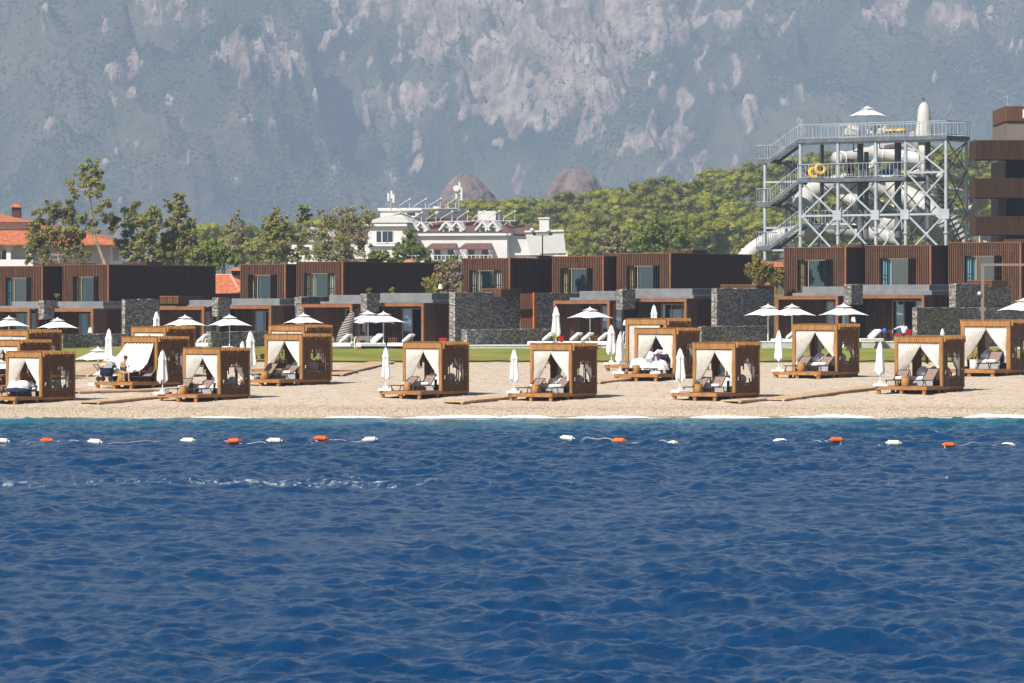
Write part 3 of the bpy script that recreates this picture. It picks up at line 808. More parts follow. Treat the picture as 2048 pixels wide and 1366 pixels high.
def beach_villa(xl, xr, xs, ytop, ybase, d, label, slab, par, door, curt, seed, single=True):
    Wd, Dp, s = dims(xl, xr, xs, d)
    Hh = (ybase-ytop)/s
    o = anchor(xr, ybase, d, 'beach_villa', label, 'villa', 'lower villas opening to the lawn')
    rng = random.Random(seed)
    dep = 2.1
    f = MB()
    pw = .2
    f.box(-Wd, -Wd+pw, 0, .16, -.4, Hh); f.box(-pw, 0, 0, .16, -.4, Hh); f.box(-Wd+pw+.001, -pw-.001, -.003, .157, Hh-.24, Hh-.003)
    f.build('portal_frame', M['trim'], o)
    c = MB(); c.box(-Wd+.03, -.03, .161, dep, Hh-.2, Hh-.06); c.build('canopy', M['panel'], o)
    lw = MB()   # inner left wall, gently curved, in joined brown panels
    n_ = 8
    for i in range(n_):
        t0, t1 = i/n_, (i+1)/n_
        x0 = -Wd+.05+.9*t0**3; x1 = -Wd+.05+.9*t1**3
        lw._add([(x0,.17+dep*t0,-.3),(x1,.17+dep*t1,-.3),(x1,.17+dep*t1,Hh-.2),(x0,.17+dep*t0,Hh-.2),(x0-.05,.17+dep*t0,-.3),(x1-.05,.17+dep*t1,-.3),(x1-.05,.17+dep*t1,Hh-.2),(x0-.05,.17+dep*t0,Hh-.2)],
                [(0,1,2,3),(7,6,5,4),(3,2,6,7)])
    lw.box(-Wd+.055, -Wd+.075, .17, dep*.6, Hh*.45, Hh*.45+.03)
    lw.build('inner_wall', M['panel'], o)
    # flank: one smooth panel, then slats
    sw = MB(); y1 = min(Dp*.42, 1.9)
    sw.box(-.06, -.02, .17, y1, -.4, Hh-.05); sw.box(-.02, -.005, .17, y1, Hh*.48, Hh*.48+.03)
    sw.build('flank_panel', M['panel'], o)
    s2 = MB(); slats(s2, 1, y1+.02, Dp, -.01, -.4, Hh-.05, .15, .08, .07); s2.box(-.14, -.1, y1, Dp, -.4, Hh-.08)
    s2.build('side_wall', M['slat_shaded'], o)
    tr = MB(); tr.box(-.08, .01, .165, Dp, Hh-.045, Hh+.01); tr.build('edge_trim', M['trim'], o)
    # back wall of the porch: louvred screens left, sliding glass between screens
    bx0, bx1 = -Wd+1.0, -.1
    dl, dr = bx0+(bx1-bx0)*door[0], bx0+(bx1-bx0)*door[1]
    yb = dep+.05
    sc_ = MB(); slats(sc_, 0, bx0, dl-.05, yb, -.3, Hh-.25, .17, .08, .06)
    k = 0.15
    while k < Hh-.4: sc_.box(bx0, bx0+(dl-bx0)*.72, yb-.03, yb-.005, k, k+.05); k += .17
    sc_.box(bx0, dl-.05, yb-.004, yb+.004, Hh*.5, Hh*.5+.05); sc_.build('slat_screen', M['slat'], o)
    sc_ = MB(); slats(sc_, 0, dr+.06, bx1, yb, -.3, Hh-.25, .22, .07, .06); sc_.box(dr+.06, bx1, yb-.004, yb+.004, Hh*.5, Hh*.5+.05)
    sc_.build('slat_screen', M['slat'], o)
    g = MB(); 
    for i in range(4):
        xx = dl+(dr-dl)*i/3; g.box(xx-.035, xx+.035, yb, yb+.1, -.3, Hh-.45)
    g.box(dl-.03, dr+.03, yb-.01, yb+.11, Hh-.449, Hh-.36)
    gd = g.build('glass_door', M['beige_frame'], o)
    w3 = (dr-dl)/3
    openi = door[2]
    p_ = MB()
    for i in range(3):
        if i != openi: p_.box(dl+w3*i+.036, dl+w3*(i+1)-.036, yb+.04, yb+.05, -.3, Hh-.45)
    p_.build('pane', M['pane_blue' if curt < 1 else 'pane'], gd)
    if curt > 0:
        cu = MB(); curtain_panel(cu, dl, dl+w3*1.9, yb+.35, -.3, Hh-.4, 9)
        if curt > 1: curtain_panel(cu, dr-w3*.9, dr, yb+.35, -.3, Hh-.4, 5)
        cu.build('curtain', M['sheer'], o, True)
    bd = MB(); bd.box(-Wd+.05, -.15, dep+2.2, max(Dp+2, dep+4), -.4, Hh-.1); bd.box(-Wd+.05, -Wd+.3, dep+.2, dep+2.2, -.4, Hh-.1); bd.box(-.3, -.15, dep+.2, dep+2.2, -.4, Hh-.1)
    bd.box(-Wd+.3, -.3, dep+.15, dep+2.2, Hh-.34, Hh-.1)
    bd.build('body', M['interior'], o)
    # stepped grey roof slabs
    rs_ = MB()
    def px2x(px, setback): return (px - xr - 0)/s/math.cos(TH) - setback*math.tan(TH)
    def slabbox(lst, zlo, zhi, sb, dp_):
        x0 = px2x(lst[0], sb); x1 = px2x(lst[1], sb)
        rs_.bevbox(x0, x1, sb, sb+dp_, zlo, zhi, .02)
    zt = lambda py: Hh-(py-ytop)/s
    slabbox(slab, Hh+.012, zt(slab[2]), 1.1, 3.2)
    slabbox(par, zt(slab[2])+.003, zt(par[2]), 1.35, 3.0)
    rs_.build('roof_slab', M['slab'], o)
    return o
L = [(-60,59,62,617,694,(-60,85,612),(15,78,603),(.30,.8,-1),2), (62,186,245,617,694,(88,205,612),(105,203,603),(.34,.86,1),2),
     (308,408,412,613,696,(345,425,610),(363,425,600),(.45,.95,-1),2), (413,542,600,611,696,(440,559,609),(457,557,597),(.36,.86,-1),0),
     (600,704,710,608,697,(637,722,603),(655,722,590),(.42,.95,0),0), (712,847,904,606,697,(740,865,600),(757,863,586),(.32,.86,1),0),
     (1107,1219,1226,601,693,(1140,1232,595),(1160,1232,582),(.5,.95,1),0), (1228,1373,1430,597,692,(1255,1388,590),(1270,1386,577),(.36,.86,-1),0),
     (1556,1676,1686,592,690,(1590,1690,586),(1610,1690,573),(.5,.95,-1),0), (1690,1848,1903,590,690,(1717,1866,581),(1728,1862,569),(.36,.86,1),0)]
LLAB = ['leftmost lower villa with copper portal, cut by the left edge', 'lower villa behind the second white parasol from the left, pale curtains',
 'lower villa left of a twin, half hidden behind cabanas, pale curtain', 'lower villa behind the parasol over the low stone wall, left of centre',
 'lower villa porch holding the striped leaning cushion', 'lower villa behind the two overlapping white parasols',
 'lower villa behind the white loungers with red and green towels', 'lower villa behind the closed parasol and the tallest pair of stacked cabanas',
 'lower villa behind the parasols right of the dark stone wall', 'lower villa where the person in a striped shirt stands in the doorway']
for i, ((xl, xr, xs, yt, yb, sb, pr, dr, cu), lb) in enumerate(zip(L, LLAB)):
    dd = 325 - (xr-1024)/1024*6
    beach_villa(xl, xr, xs, yt, yb, dd, lb, sb, pr, dr, cu, i)

# dry stone walls: lit end, long dark flank
def stone_wall(xl, xm, xr, ytop, ybase, d, label, name='stone_wall'):
    Wd, Dp, s = dims(xl, xm, xr, d)
    o = anchor(xm, ybase, d, name, label, 'wall', 'dry stone walls between the villas')
    Hh = (ybase-ytop)/s
    rng = random.Random(int(xl*7+ytop)); mb = MB()
    mb.box(-Wd, 0, 0, Dp, -.6, Hh-.04)
    n_ = max(2, int(Dp/.55))                      # uneven coping stones
    for i in range(n_):
        y0, y1 = Dp*i/n_+.012, Dp*(i+1)/n_-.012
        mb.bevbox(-Wd-.01, .012, y0, y1, Hh-.039, Hh+rng.uniform(-.012, .05), .012)
    me = mb.build(name, M['stone'])
    me.location = o.location; me.rotation_euler = o.rotation_euler
    for k in ('label', 'category', 'group'): me[k] = o[k]
    bpy.data.objects.remove(o)
    return me
W_ = [(243,250,312,599,692,322,'tall dark stone wall with pale end beside the second lower villa'),
 (118,126,240,669,701,316,'low dark stone garden wall behind the leftmost open beach parasol'),
 (411,422,545,664,699,317,'low stone wall with pale end under an open parasol left of centre'),
 (588,603,655,594,640,330,'stone pier rising between the grey roof slabs left of centre'),
 (76,88,106,602,622,328,'short stone stub between the two leftmost grey roof slabs'),
 (424,436,458,596,616,326,'short stone stub between grey roofs above the middle left parasol'),
 (721,734,757,587,608,326,'short stone stub between the grey roofs above the twin parasols'),
 (1232,1245,1272,579,602,323,'short stone stub between the grey roofs above the stacked right cabanas'),
 (1688,1703,1729,569,592,320,'short stone stub between the two rightmost grey roofs'),
 (898,910,1040,585,694,324,'tall dark stone wall in the middle, left of the rust door'),
 (1066,1068,1180,586,692,331,'dark stone wall right of the rust door'),
 (923,934,1105,660,694,316,'low stone wall in front of the tall middle wall'),
 (1423,1434,1560,577,690,322,'tall dark stone wall right of centre with pale end'),
 (1396,1403,1560,653,692,316,'low dark stone wall right of centre behind the cabanas'),
 (1899,1912,2045,567,660,318,'tall dark stone wall at the right behind the taupe post'),
 (1825,1834,2110,616,690,312,'long low dark stone wall at the right edge under a parasol')]
for a in W_: stone_wall(*a)

# rust coloured gate between the tall walls
g = anchor(1064, 690, 327, 'garden_gate', 'rust brown slatted gate recessed between the tall stone walls', 'gate')
Wd, Dp, s = dims(1036, 1064, 1068, 327)
mb = MB(); slats(mb, 0, -Wd, 0, .3, -.3, (690-587)/s, .13, .1, .05); mb.box(-Wd, 0, .36, .4, -.3, (690-587)/s); mb.build('gate_leaf', M['slat_shaded'], g)
mb = MB(); mb.box(0, .11, .1, .5, -.3, (690-585)/s); mb.build('gate_post', mat('orange_rust', (0.5, 0.14, 0.02), 0.6, .2, 3), g)
mb = MB(); mb.box(-Wd, 0, -.25, .28, (690-620)/s, (690-617)/s); mb.build('lintel', M['core'], g)

# slatted planter rails on top of the walls
def rail_box(xl, xm, xr, ytop, ybase, d, label):
    Wd, Dp, s = dims(xl, xm, xr, d); o = anchor(xm, ybase, d, 'slatted_planter', label, 'planter', 'slatted wooden planters above the walls')
    Hh = (ybase-ytop)/s
    mb = MB(); slats(mb, 0, -Wd, 0, 0, -.2, Hh-.06, .14, .09, .05); mb.box(-Wd, -.05, .06, max(Dp,.4), -.2, Hh-.08); mb.build('planter_box', M['slat'], o)
    mb = MB(); mb.box(-Wd-.02, .03, -.03, .12, Hh-.059, Hh); mb.box(-.05, .04, .121, max(Dp,.5), Hh-.059, Hh); mb.build('top_rail', M['trim'], o)
rail_box(963, 1002, 1044, 577, 588, 328, 'wooden planter on the middle stone wall under the green curtained window')
rail_box(318, 357, 398, 592, 602, 330, 'wooden planter above the left stone wall beside the dark flank')
rail_box(1443, 1513, 1553, 569, 579, 327, 'long wooden planter under the yellow bamboo right of centre')
rail_box(1938, 1984, 2022, 560, 569, 322, 'wooden planter at the right edge under the last villa window')

# dark slatted apartment block at the right edge
def apartment():
    d = 372; s = F/d
    o = empty('apartment_block', P(2014, 500, d), 0, 1, 'tall dark block with brown slatted balconies at the right edge', 'building')
    X = lambda px: (px-2014)/s
    Z = lambda py: (500-py)/s
    b = MB(); b.box(X(2013), X(2300), .4, 12, Z(520), Z(318)); b.build('body', M['core'], o)
    b = MB(); b.box(X(2016), X(2300), 1.0, 12, Z(317), Z(240)); b.build('tower_wall', mat('grey_render', (0.20, 0.165, 0.14), .85, .06, 1), o)
    c = MB(); slats(c, 0, X(2014), X(2300), .8, Z(241), Z(211), .16, .11, .06); slats(c, 1, .8, 11, X(2015), Z(241), Z(211), .16, .11, .06); c.box(X(2016), X(2300), .87, 12, Z(241), Z(212)); c.build('roof_parapet', M['slat'], o)
    for i, (y0, y1) in enumerate(((281, 320), (357, 396), (433, 470))):
        q = MB(); slats(q, 0, X(1946), X(2300), -1.5, Z(y1), Z(y0), .15, .09, .06); slats(q, 1, -1.5, 3, X(1947), Z(y1), Z(y0), .15, .09, .06)
        bo = q.build('balcony', M['slat_dark'], o)
        q = MB(); q.box(X(1948), X(2300), -1.43, .39, Z(y1)-.05, Z(y1)+.15); q.box(X(1948), X(2300), -1.42, -1.35, Z(y1)+.151, Z(y0)-.05); q.box(X(1948)+.0, X(1948)+.07, -1.34, .38, Z(y1)+.151, Z(y0)-.05); q.build('balcony_floor', M['core'], bo)
    q = MB(); q.box(X(2047.5), X(2060), .785, .799, Z(235), Z(218)); q.build('white_sign', M['white'], o)
    q = MB(); q.tube([(X(2020), 2, Z(212)), (X(2020), 2, Z(188))], .03, 6); q.build('roof_mast', M['steel'], o)
apartment()

# ---- white hotel far behind
def gable_roof(mb, x0, x1, y0, y1, z0, z1, over=.4):
    cx = (x0+x1)/2
    mb._add([(x0-over,y0-over,z0),(x1+over,y0-over,z0),(x1+over,y1,z0),(x0-over,y1,z0),(cx,y0-over,z1),(cx,y1,z1)],
            [(0,1,4),(2,3,5),(1,2,5,4),(3,0,4,5),(0,3,2,1)])
def hip_roof(mb, x0, x1, y0, y1, z0, z1, over=.6, rx=None):
    x0 -= over; x1 += over; y0 -= over; y1 += over
    r_ = rx if rx is not None else (y1-y0)/2
    cy = (y0+y1)/2
    a, b = (x0+r_, x1-r_) if x0+r_ < x1-r_ else ((x0+x1)/2-.01, (x0+x1)/2+.01)
    mb._add([(x0,y0,z0),(x1,y0,z0),(x1,y1,z0),(x0,y1,z0),(a,cy,z1),(b,cy,z1)], [(0,1,5,4),(1,2,5),(2,3,4,5),(3,0,4),(0,3,2,1)])
def hotel():
    d = 800; s = F/d; th = R(14)
    o = empty('white_hotel', P(1014, 540, d), -th, 1, 'large white hotel with brown tiled roofs, gabled dormers and roof solar panels', 'hotel')
    X = lambda px, y=0.0: ((px-1014)/s - y*math.sin(th))/math.cos(th)
    Z = lambda py: (540-py)/s
    D = 16
    wall = MB(); wall.box(X(790), X(1014), 0, D, Z(560), Z(469)); wall.box(X(560), X(735), 3, D, Z(560), Z(476))
    wall.box(X(742), X(818), -2.5, D-2, Z(560), Z(447))
    wall.box(X(756, 8), X(838, 8), 8, 14, Z(446), Z(416)); wall.box(X(868, 8), X(912, 8), 8, 14, Z(446), Z(413)); wall.box(X(955, 7), X(991, 7), 7, 12, Z(446), Z(420))
    wall.build('wall', M['wallwhite'], o)
    cor = MB(); cor.box(X(786), X(1020), -.7, -.01, Z(471), Z(464)); cor.box(.001+X(1014), X(1014)+.8, -.7, D, Z(471), Z(464)); cor.box(X(735), X(822), -3.2, -2.51, Z(452), Z(446)); cor.box(X(752, 8), X(842, 8), 7.6, 7.99, Z(418), Z(413)); cor.box(X(865, 8), X(916, 8), 7.6, 7.99, Z(415), Z(410))
    cor.box(X(568), X(735), 2.4, 2.99, Z(480), Z(474))
    cor.build('cornice', M['white'], o)
    rf = MB(); hip_roof(rf, X(790), X(1014), 0, D, Z(464), Z(435), .9, rx=5); hip_roof(rf, X(560), X(735), 3, D, Z(474), Z(452), .9); rf.build('roof', M['tile_brown'], o)
    pr = MB(); hip_roof(pr, X(742), X(818), -2.5, D-2, Z(445), Z(421), .9, rx=6); pr.build('pavilion_roof', mat('white_roof', (0.6, 0.57, 0.53), .8, .1, 1), o)
    for cx in (825, 843, 894, 915, 967, 988, 612, 643):
        yy = 0 if cx > 700 else 3
        b = MB(); zb = Z(472) if yy == 0 else Z(482); b.box(X(cx)-.95, X(cx)+.95, yy-.5, yy+4, zb, zb+1.3)
        b._add([(X(cx)-.95,yy-.5,zb+1.301),(X(cx)+.95,yy-.5,zb+1.301),(X(cx),yy-.5,zb+2.3)], [(0,1,2)])
        dm = b.build('dormer', M['wallwhite'], o)
        b = MB(); 
        for sg in (-1, 1): b.bar((X(cx)+sg*1.3, yy-.7, zb+1.0), (X(cx), yy-.7, zb+2.55), .5, .28)
        for sg in (-1, 1): b._add([(X(cx)+sg*1.3, yy-.6, zb+1.05),(X(cx), yy-.6, zb+2.6),(X(cx), yy+4.5, zb+2.6),(X(cx)+sg*1.3, yy+4.5, zb+1.05)], [(0,1,2,3)])
        b.build('gable', M['white'], dm)
        b = MB(); b.box(X(cx)-.4, X(cx)+.4, yy-.53, yy-.505, zb+.5, zb+1.5); b.build('window', M['glass_dark'], dm)
    for x0, x1 in ((790, 852), (857, 920), (924, 990)):
        b = MB(); z1 = Z(486); z0 = Z(497)
        b._add([(X(x0),-2.6,z0),(X(x1),-2.6,z0),(X(x1)-.6,-.02,z1),(X(x0)+.6,-.02,z1),(X(x0),-2.6,z0-.2),(X(x1),-2.6,z0-.2),(X(x1)-.6,-.02,z1-.2),(X(x0)+.6,-.02,z1-.2)], [(0,1,2,3),(0,4,5,1),(1,5,6,2),(3,7,4,0),(7,6,5,4)])
        aw = b.build('awning', M['tile_brown'], o)
        b = MB(); 
        for xx in (X(x0)+.4, X(x1)-.5): b.box(xx, xx+.15, -2.5, -.02, z0-.5, z0-.32); b.bar((xx+.07, -2.4, z0-.35), (xx+.07, -.1, z0-1.6), .12)
        b.build('bracket', M['white'], aw)
        b = MB(); b.box(X(x0)-.2, X(x1)+.2, -2.2, -.01, Z(524), Z(520)); b.box(X(x0), X(x1), -2.15, -2.05, Z(511), Z(510))
        for k in range(9):
            xx = X(x0)+(X(x1)-X(x0))*k/8; b.box(xx-.05, xx+.05, -2.15, -2.05, Z(520), Z(511))
        b.build('balcony', M['white'], o)
        for k in (.28, .7):
            xx = X(x0)+(X(x1)-X(x0))*k
            b = MB(); b.box(xx-.55, xx+.55, -.06, -.005, Z(519), Z(499)); b.build('window', M['glass_dark'], o)
    for cx, y0, y1, yy in ((764, 462, 484, -2.5), (776, 462, 484, -2.5), (787, 462, 484, -2.5), (776, 500, 522, -2.5), (600, 492, 512, 3), (640, 492, 512, 3), (690, 492, 512, 3), (797, 423, 429, 8), (888, 422, 424, 8)):
        b = MB(); wd_ = .45 if yy < 5 else .8; b.box(X(cx)-wd_, X(cx)+wd_, yy-.06, yy-.005, Z(y1), Z(y0)); wn = b.build('window', M['glass_dark'], o)
        b = MB(); b.box(X(cx)-wd_-.1, X(cx)-wd_-.001, yy-.1, yy-.006, Z(y1), Z(y0)); b.box(X(cx)+wd_+.001, X(cx)+wd_+.1, yy-.1, yy-.006, Z(y1), Z(y0)); b.box(X(cx)-wd_-.2, X(cx)+wd_+.2, yy-.25, yy-.006, Z(y1)-.2, Z(y1)-.002); b.build('frame', M['white'], wn)
    pc = MB(); pc.box(X(743), X(820), -3.1, -2.56, Z(492), Z(488)); pc.build('ledge', M['white'], o)
    b = MB(); b.box(X(1079, 5), X(1098, 5), 5, 7, Z(475), Z(437)); b.box(X(1077, 5), X(1100, 5), 4.8, 7.2, Z(437)+.002, Z(434)); b.build('chimney', M['wallwhite'], o)
    wall2 = MB(); wall2.box(X(1014)+.01, X(1052)+2, 2, D-1, Z(560), Z(471)); wall2.build('end_wing', M['wallwhite'], o)
    rf = MB(); hip_roof(rf, X(1014)-3, X(1052)+2, 2, D-1, Z(468), Z(446), .8); rf.build('wing_roof', M['tile_brown'], o)
    return X, Z, th
hX, hZ, hth = hotel()
hd = 800; hs = F/hd
def on_hotel(px, py, back=6.0):
    return P(px, py, hd+back)
k = 0
SOL = [(848,921,231/3.3),(850+100/3.3*0,0,0)]
pan = [(797,819,398,413),(828,851,398,413),(858,881,397,412),(891,911,397,412),
       (822,843,427,440),(852,872,427,440),(881,904,425,438),(914,935,425,438),(946,968,424,437),(976,998,423,437),(1007,1029,423,437)]
slabs = ['first','second','third','fourth']
for i, (x0, x1, y0, y1) in enumerate(pan):
    row = 'upper' if i < 4 else 'lower'
    n_ = (i if i < 4 else i-4)
    nm = ['first','second','third','fourth','fifth','sixth','seventh'][n_]
    c = P((x0+x1)/2, y1+3, hd+ (5 if row == 'lower' else 9)); s_ = hs
    o = empty('solar_panel', c, 0, 1, f'{nm} tilted solar panel from the left in the {row} row on the white hotel roof', 'solar panel', 'solar panels on the hotel roof')
    wd_ = (x1-x0)/s_
    b = MB(); b.bar((-wd_/2, 0, .3), (wd_/2, 0, 1.5), 2.2, .10); b.build('collector', M['panel_solar'], o)
    b = MB(); b.bar((-wd_/2, -1.25, .33), (wd_/2, -1.25, 1.55), .06, .10); b.bar((wd_/2, -.9, -.2), (wd_/2, -.9, 1.7), .08); b.bar((-wd_/2, -.9, -.1), (-wd_/2, -.9, .4), .08)
    b.tube([(wd_/2+.1, -1.2, 1.6), (wd_/2+.1, 1.2, 1.6)], .16, 8); b.bar((-wd_/2-.4, -.9, -.15), (wd_/2+.4, -.9, -.15), .09)
    if row == 'lower': b.bar((0, -.9, -.2), (-.9, -.9, 1.0-1.9), .09); b.bar((0, -.9, -.2), (.3, -.9, -.9), .09)
    b.build('stand', M['white'], o)
for cx, yt, yb, lb in ((782, 380, 414, 'left phone mast with white antennas on the hotel roof'), (918, 362, 414, 'right phone mast with dish on the hotel roof before the rock dome')):
    o = empty('antenna_mast', P(cx, yb, hd+7), 0, 1, lb, 'antenna', 'phone masts on the hotel roof')
    h_ = (yb-yt)/hs
    b = MB(); b.tube([(0,0,-.8),(0,0,h_)], .12, 6)
    for sg in (-1, 1): b.bar((sg*.55, 0, 0), (sg*.2, 0, h_*.6), .08)
    b.build('pole', M['steel'], o)
    for dx, z0, z1 in ((-.45, .35, .8), (.45, .25, .75), (.1, .5, .95)):
        b = MB(); b.bevbox(dx-.18, dx+.18, -.35, -.1, h_*z0, h_*z1, .04); b.build('antenna', M['white'], o)
    if cx > 900:
        b = MB(); b.lathe([(.05, 0), (.5, .12), (.55, .2)], (0, 0, 0), 12); b.xf(Matrix.Translation((-.5, -.5, h_*.72)) @ Matrix.Rotation(R(90), 4, 'X')); b.build('dish', M['white'], o)

# white slanted screen beside the hotel
o = empty('white_screen', P(1092, 520, 640), 0, 1, 'big white slanted fabric screen at the right end of the hotel', 'screen')
s = F/640
X = lambda px: (px-1092)/s
Z = lambda py: (520-py)/s
b = MB(); b.prism([(X(1060), Z(508)), (X(1132), Z(506)), (X(1127), Z(462)), (X(1050), Z(464))], 0, .5); b.build('fabric', mat('screen_fabric', (0.66, 0.66, 0.64), .85, .05, .8), o)
b = MB(); b.prism([(X(1064), Z(526)), (X(1138), Z(526)), (X(1134), Z(501)), (X(1130), Z(510)), (X(1062), Z(510))], .1, .6); b.build('skirt', M['canvas'], o)
for a in range(5):
    pass
b = MB(); b.bar((X(1049), -.1, Z(463)), (X(1128), -.1, Z(461)), .25); b.build('top_beam', M['white'], o)
for px_ in (1064, 1096):
    b = MB(); b.ball((X(px_), -.25, Z(460)), .3, 8); b.build('lamp', M['white'], o)

# red tiled hotel at the left
def red_hotel():
    d = 480; s = F/d
    o = empty('red_roof_hotel', P(100, 545, d), 0, 1, 'pale hotel with orange tiled roofs and arched white loggia at the left', 'hotel')
    X = lambda px: (px-100)/s
    Z = lambda py: (545-py)/s
    b = MB(); b.box(X(-120), X(216), 1.5, 14, Z(560), Z(490)); b.box(X(-120), X(46), 3.5, 13, Z(489.9), Z(440)); b.build('wall', M['wall_lilac'], o)
    # loggia of round arches
    b = MB()
    for cx in (-54, 5-2, 33+3):
        pass
    zt = Z(488); zb = Z(530)
    cxs = [-46, -4, 38]; rr = 17/s
    cols = [-25, 17, 59]
    for c in cxs:
        poly_in = [(X(c)+rr*math.cos(t), Z(508)+rr*1.15*math.sin(t)) for t in np.linspace(0, math.pi, 12)]
        for i in range(11):
            (xa, za), (xb, zb_) = poly_in[i], poly_in[i+1]
            b._add([(xa,0,za),(xb,0,zb_),(xb,0,zt),(xa,0,zt),(xa,.4,za),(xb,.4,zb_)], [(0,3,2,1),(0,1,5,4)])
    for c in cols: b.box(X(c)-(42-34)/2/s*1.1, X(c)+(42-34)/2/s*1.1, 0, .4, zb, zt)
    b.build('arcade', M['white'], o)
    b = MB(); b.box(X(-120), X(66), -.05, .45, Z(560), Z(519)); b.build('parapet', M['white'], o)
    b = MB(); b.box(X(2), X(15), 1.4, 1.49, Z(519), Z(501)); b.build('window', M['glass_dark'], o)
    b = MB(); b.box(X(216)-.01+.02, X(243), 1.5, 3, Z(560), Z(521)); b.box(X(216)+.02, X(222), 1.5, 1.9, Z(520.9), Z(495)); b.box(X(236), X(241), 1.5, 1.9, Z(520.9), Z(495)); b.box(X(216)+.02, X(243), 1.5, 3, Z(494.9), Z(490)); b.build('corner_porch', M['white'], o)
    b = MB(); b._add([(X(-140),.6-1.2,Z(488)),(X(246),-.6,Z(488)),(X(200),6,Z(470)),(X(60),6,Z(440)),(X(-140),6,Z(440)),(X(246),14,Z(488)),(X(200),9,Z(470)),(X(-140),.6-1.2,Z(490.5)),(X(246),-.6,Z(490.5)),(X(246),14,Z(490.5))],
                      [(0,1,2,3,4),(1,5,6,2),(2,6,3),(0,7,8,1),(1,8,9,5),(7,9,8)]); b.build('roof', M['tile'], o)
    b = MB(); hip_roof(b, X(-160), X(50), 3.5, 15, Z(443), Z(417), .9, rx=9); b.build('upper_roof', M['tile'], o)
    b = MB(); b.box(X(9), X(26), 7, 8.2, Z(432), Z(412)); ch = b.build('chimney', mat('dark_brick', (0.10, 0.045, 0.035), .9, .2, 4), o)
    b = MB(); hip_roof(b, X(9), X(26), 7, 8.2, Z(411.9), Z(403), .25); b.build('chimney_cap', M['tile'], ch)
red_hotel()
# low red roof house between the villas
def red_house():
    d = 385; s = F/d
    o = empty('tiled_house', P(450, 600, d), 0, 1, 'low house with orange tiled hip roof and chimney between the left villas', 'house')
    X = lambda px: (px-450)/s
    Z = lambda py: (600-py)/s
    b = MB(); b.box(X(405), X(520), 1, 7, Z(612), Z(588)); b.build('wall', mat('brown_shed_wall', (0.13, 0.07, 0.05), .85, .2, 2), o)
    b = MB(); b._add([(X(400),.2,Z(588)),(X(480),.2,Z(586)),(X(540),.2,Z(588)),(X(456),4,Z(551)),(X(412),4,Z(551)),(X(400),8,Z(588)),(X(540),8,Z(588))], [(0,1,3,4),(1,2,3),(0,4,5),(2,6,3),(5,4,3,6),(0,5,6,2,1)]); b.build('roof', M['tile'], o)
    b = MB(); b.tube([(X(456), 3.95, Z(549.5)), (X(480), .15, Z(584))], .12, 6); b.tube([(X(412), 4, Z(549.8)), (X(456), 4, Z(549.8))], .12, 6); b.build('ridge_tiles', mat('pale_ridge', (0.6, 0.3, 0.2), .8, .2, 3), o)
    b = MB(); b.box(X(457), X(474), 4.2, 5, Z(560), Z(541)); ch = b.build('chimney', mat('dark_chimney', (0.07, 0.03, 0.03), .9, .2, 4), o)
    b = MB(); hip_roof(b, X(456), X(475), 4.1, 5.1, Z(541)+.01, Z(533), .2); b.build('chimney_cap', M['tile'], ch)
red_house()
# small domed tiled cap behind the long dark flank, reddish kiosk under the tower
o = empty('tiled_dome', P(820, 530, 400), 0, 1, 'small rounded tiled roof showing over the long dark flank', 'roof')
b = MB(); b.lathe([(.62,0),(.58,.14),(.42,.27),(.2,.35),(.03,.38)], (0,0,.15), 14); b.build('dome', mat('dusty_tile', (.42,.17,.1), .85, .2, 5), o, True)
b = MB(); b.lathe([(.5,-.9),(.5,.15)], (0,0,0), 12); b.build('drum_wall', M['wall_lilac'], o)
o = empty('tower_kiosk', P(1546, 560, 372), 0, 1, 'low reddish brick plinth at the foot of the tower stairs', 'kiosk')
s = F/372
b = MB(); b.box(-22/s, 22/s, 0, 3, -.5, 26/s); b.build('wall', mat('reddish_brick', (.42,.17,.10), .9, .3, 1.5), o)
b = MB(); b._add([(-24/s,-.2,26.1/s),(24/s,-.2,26.1/s),(18/s,1.5,36/s),(-14/s,1.5,38/s),(24/s,3.2,26.1/s),(-24/s,3.2,26.1/s)], [(0,1,2,3),(1,4,2),(4,5,3,2),(5,0,3),(0,5,4,1)]); b.build('roof', M['tile'], o)
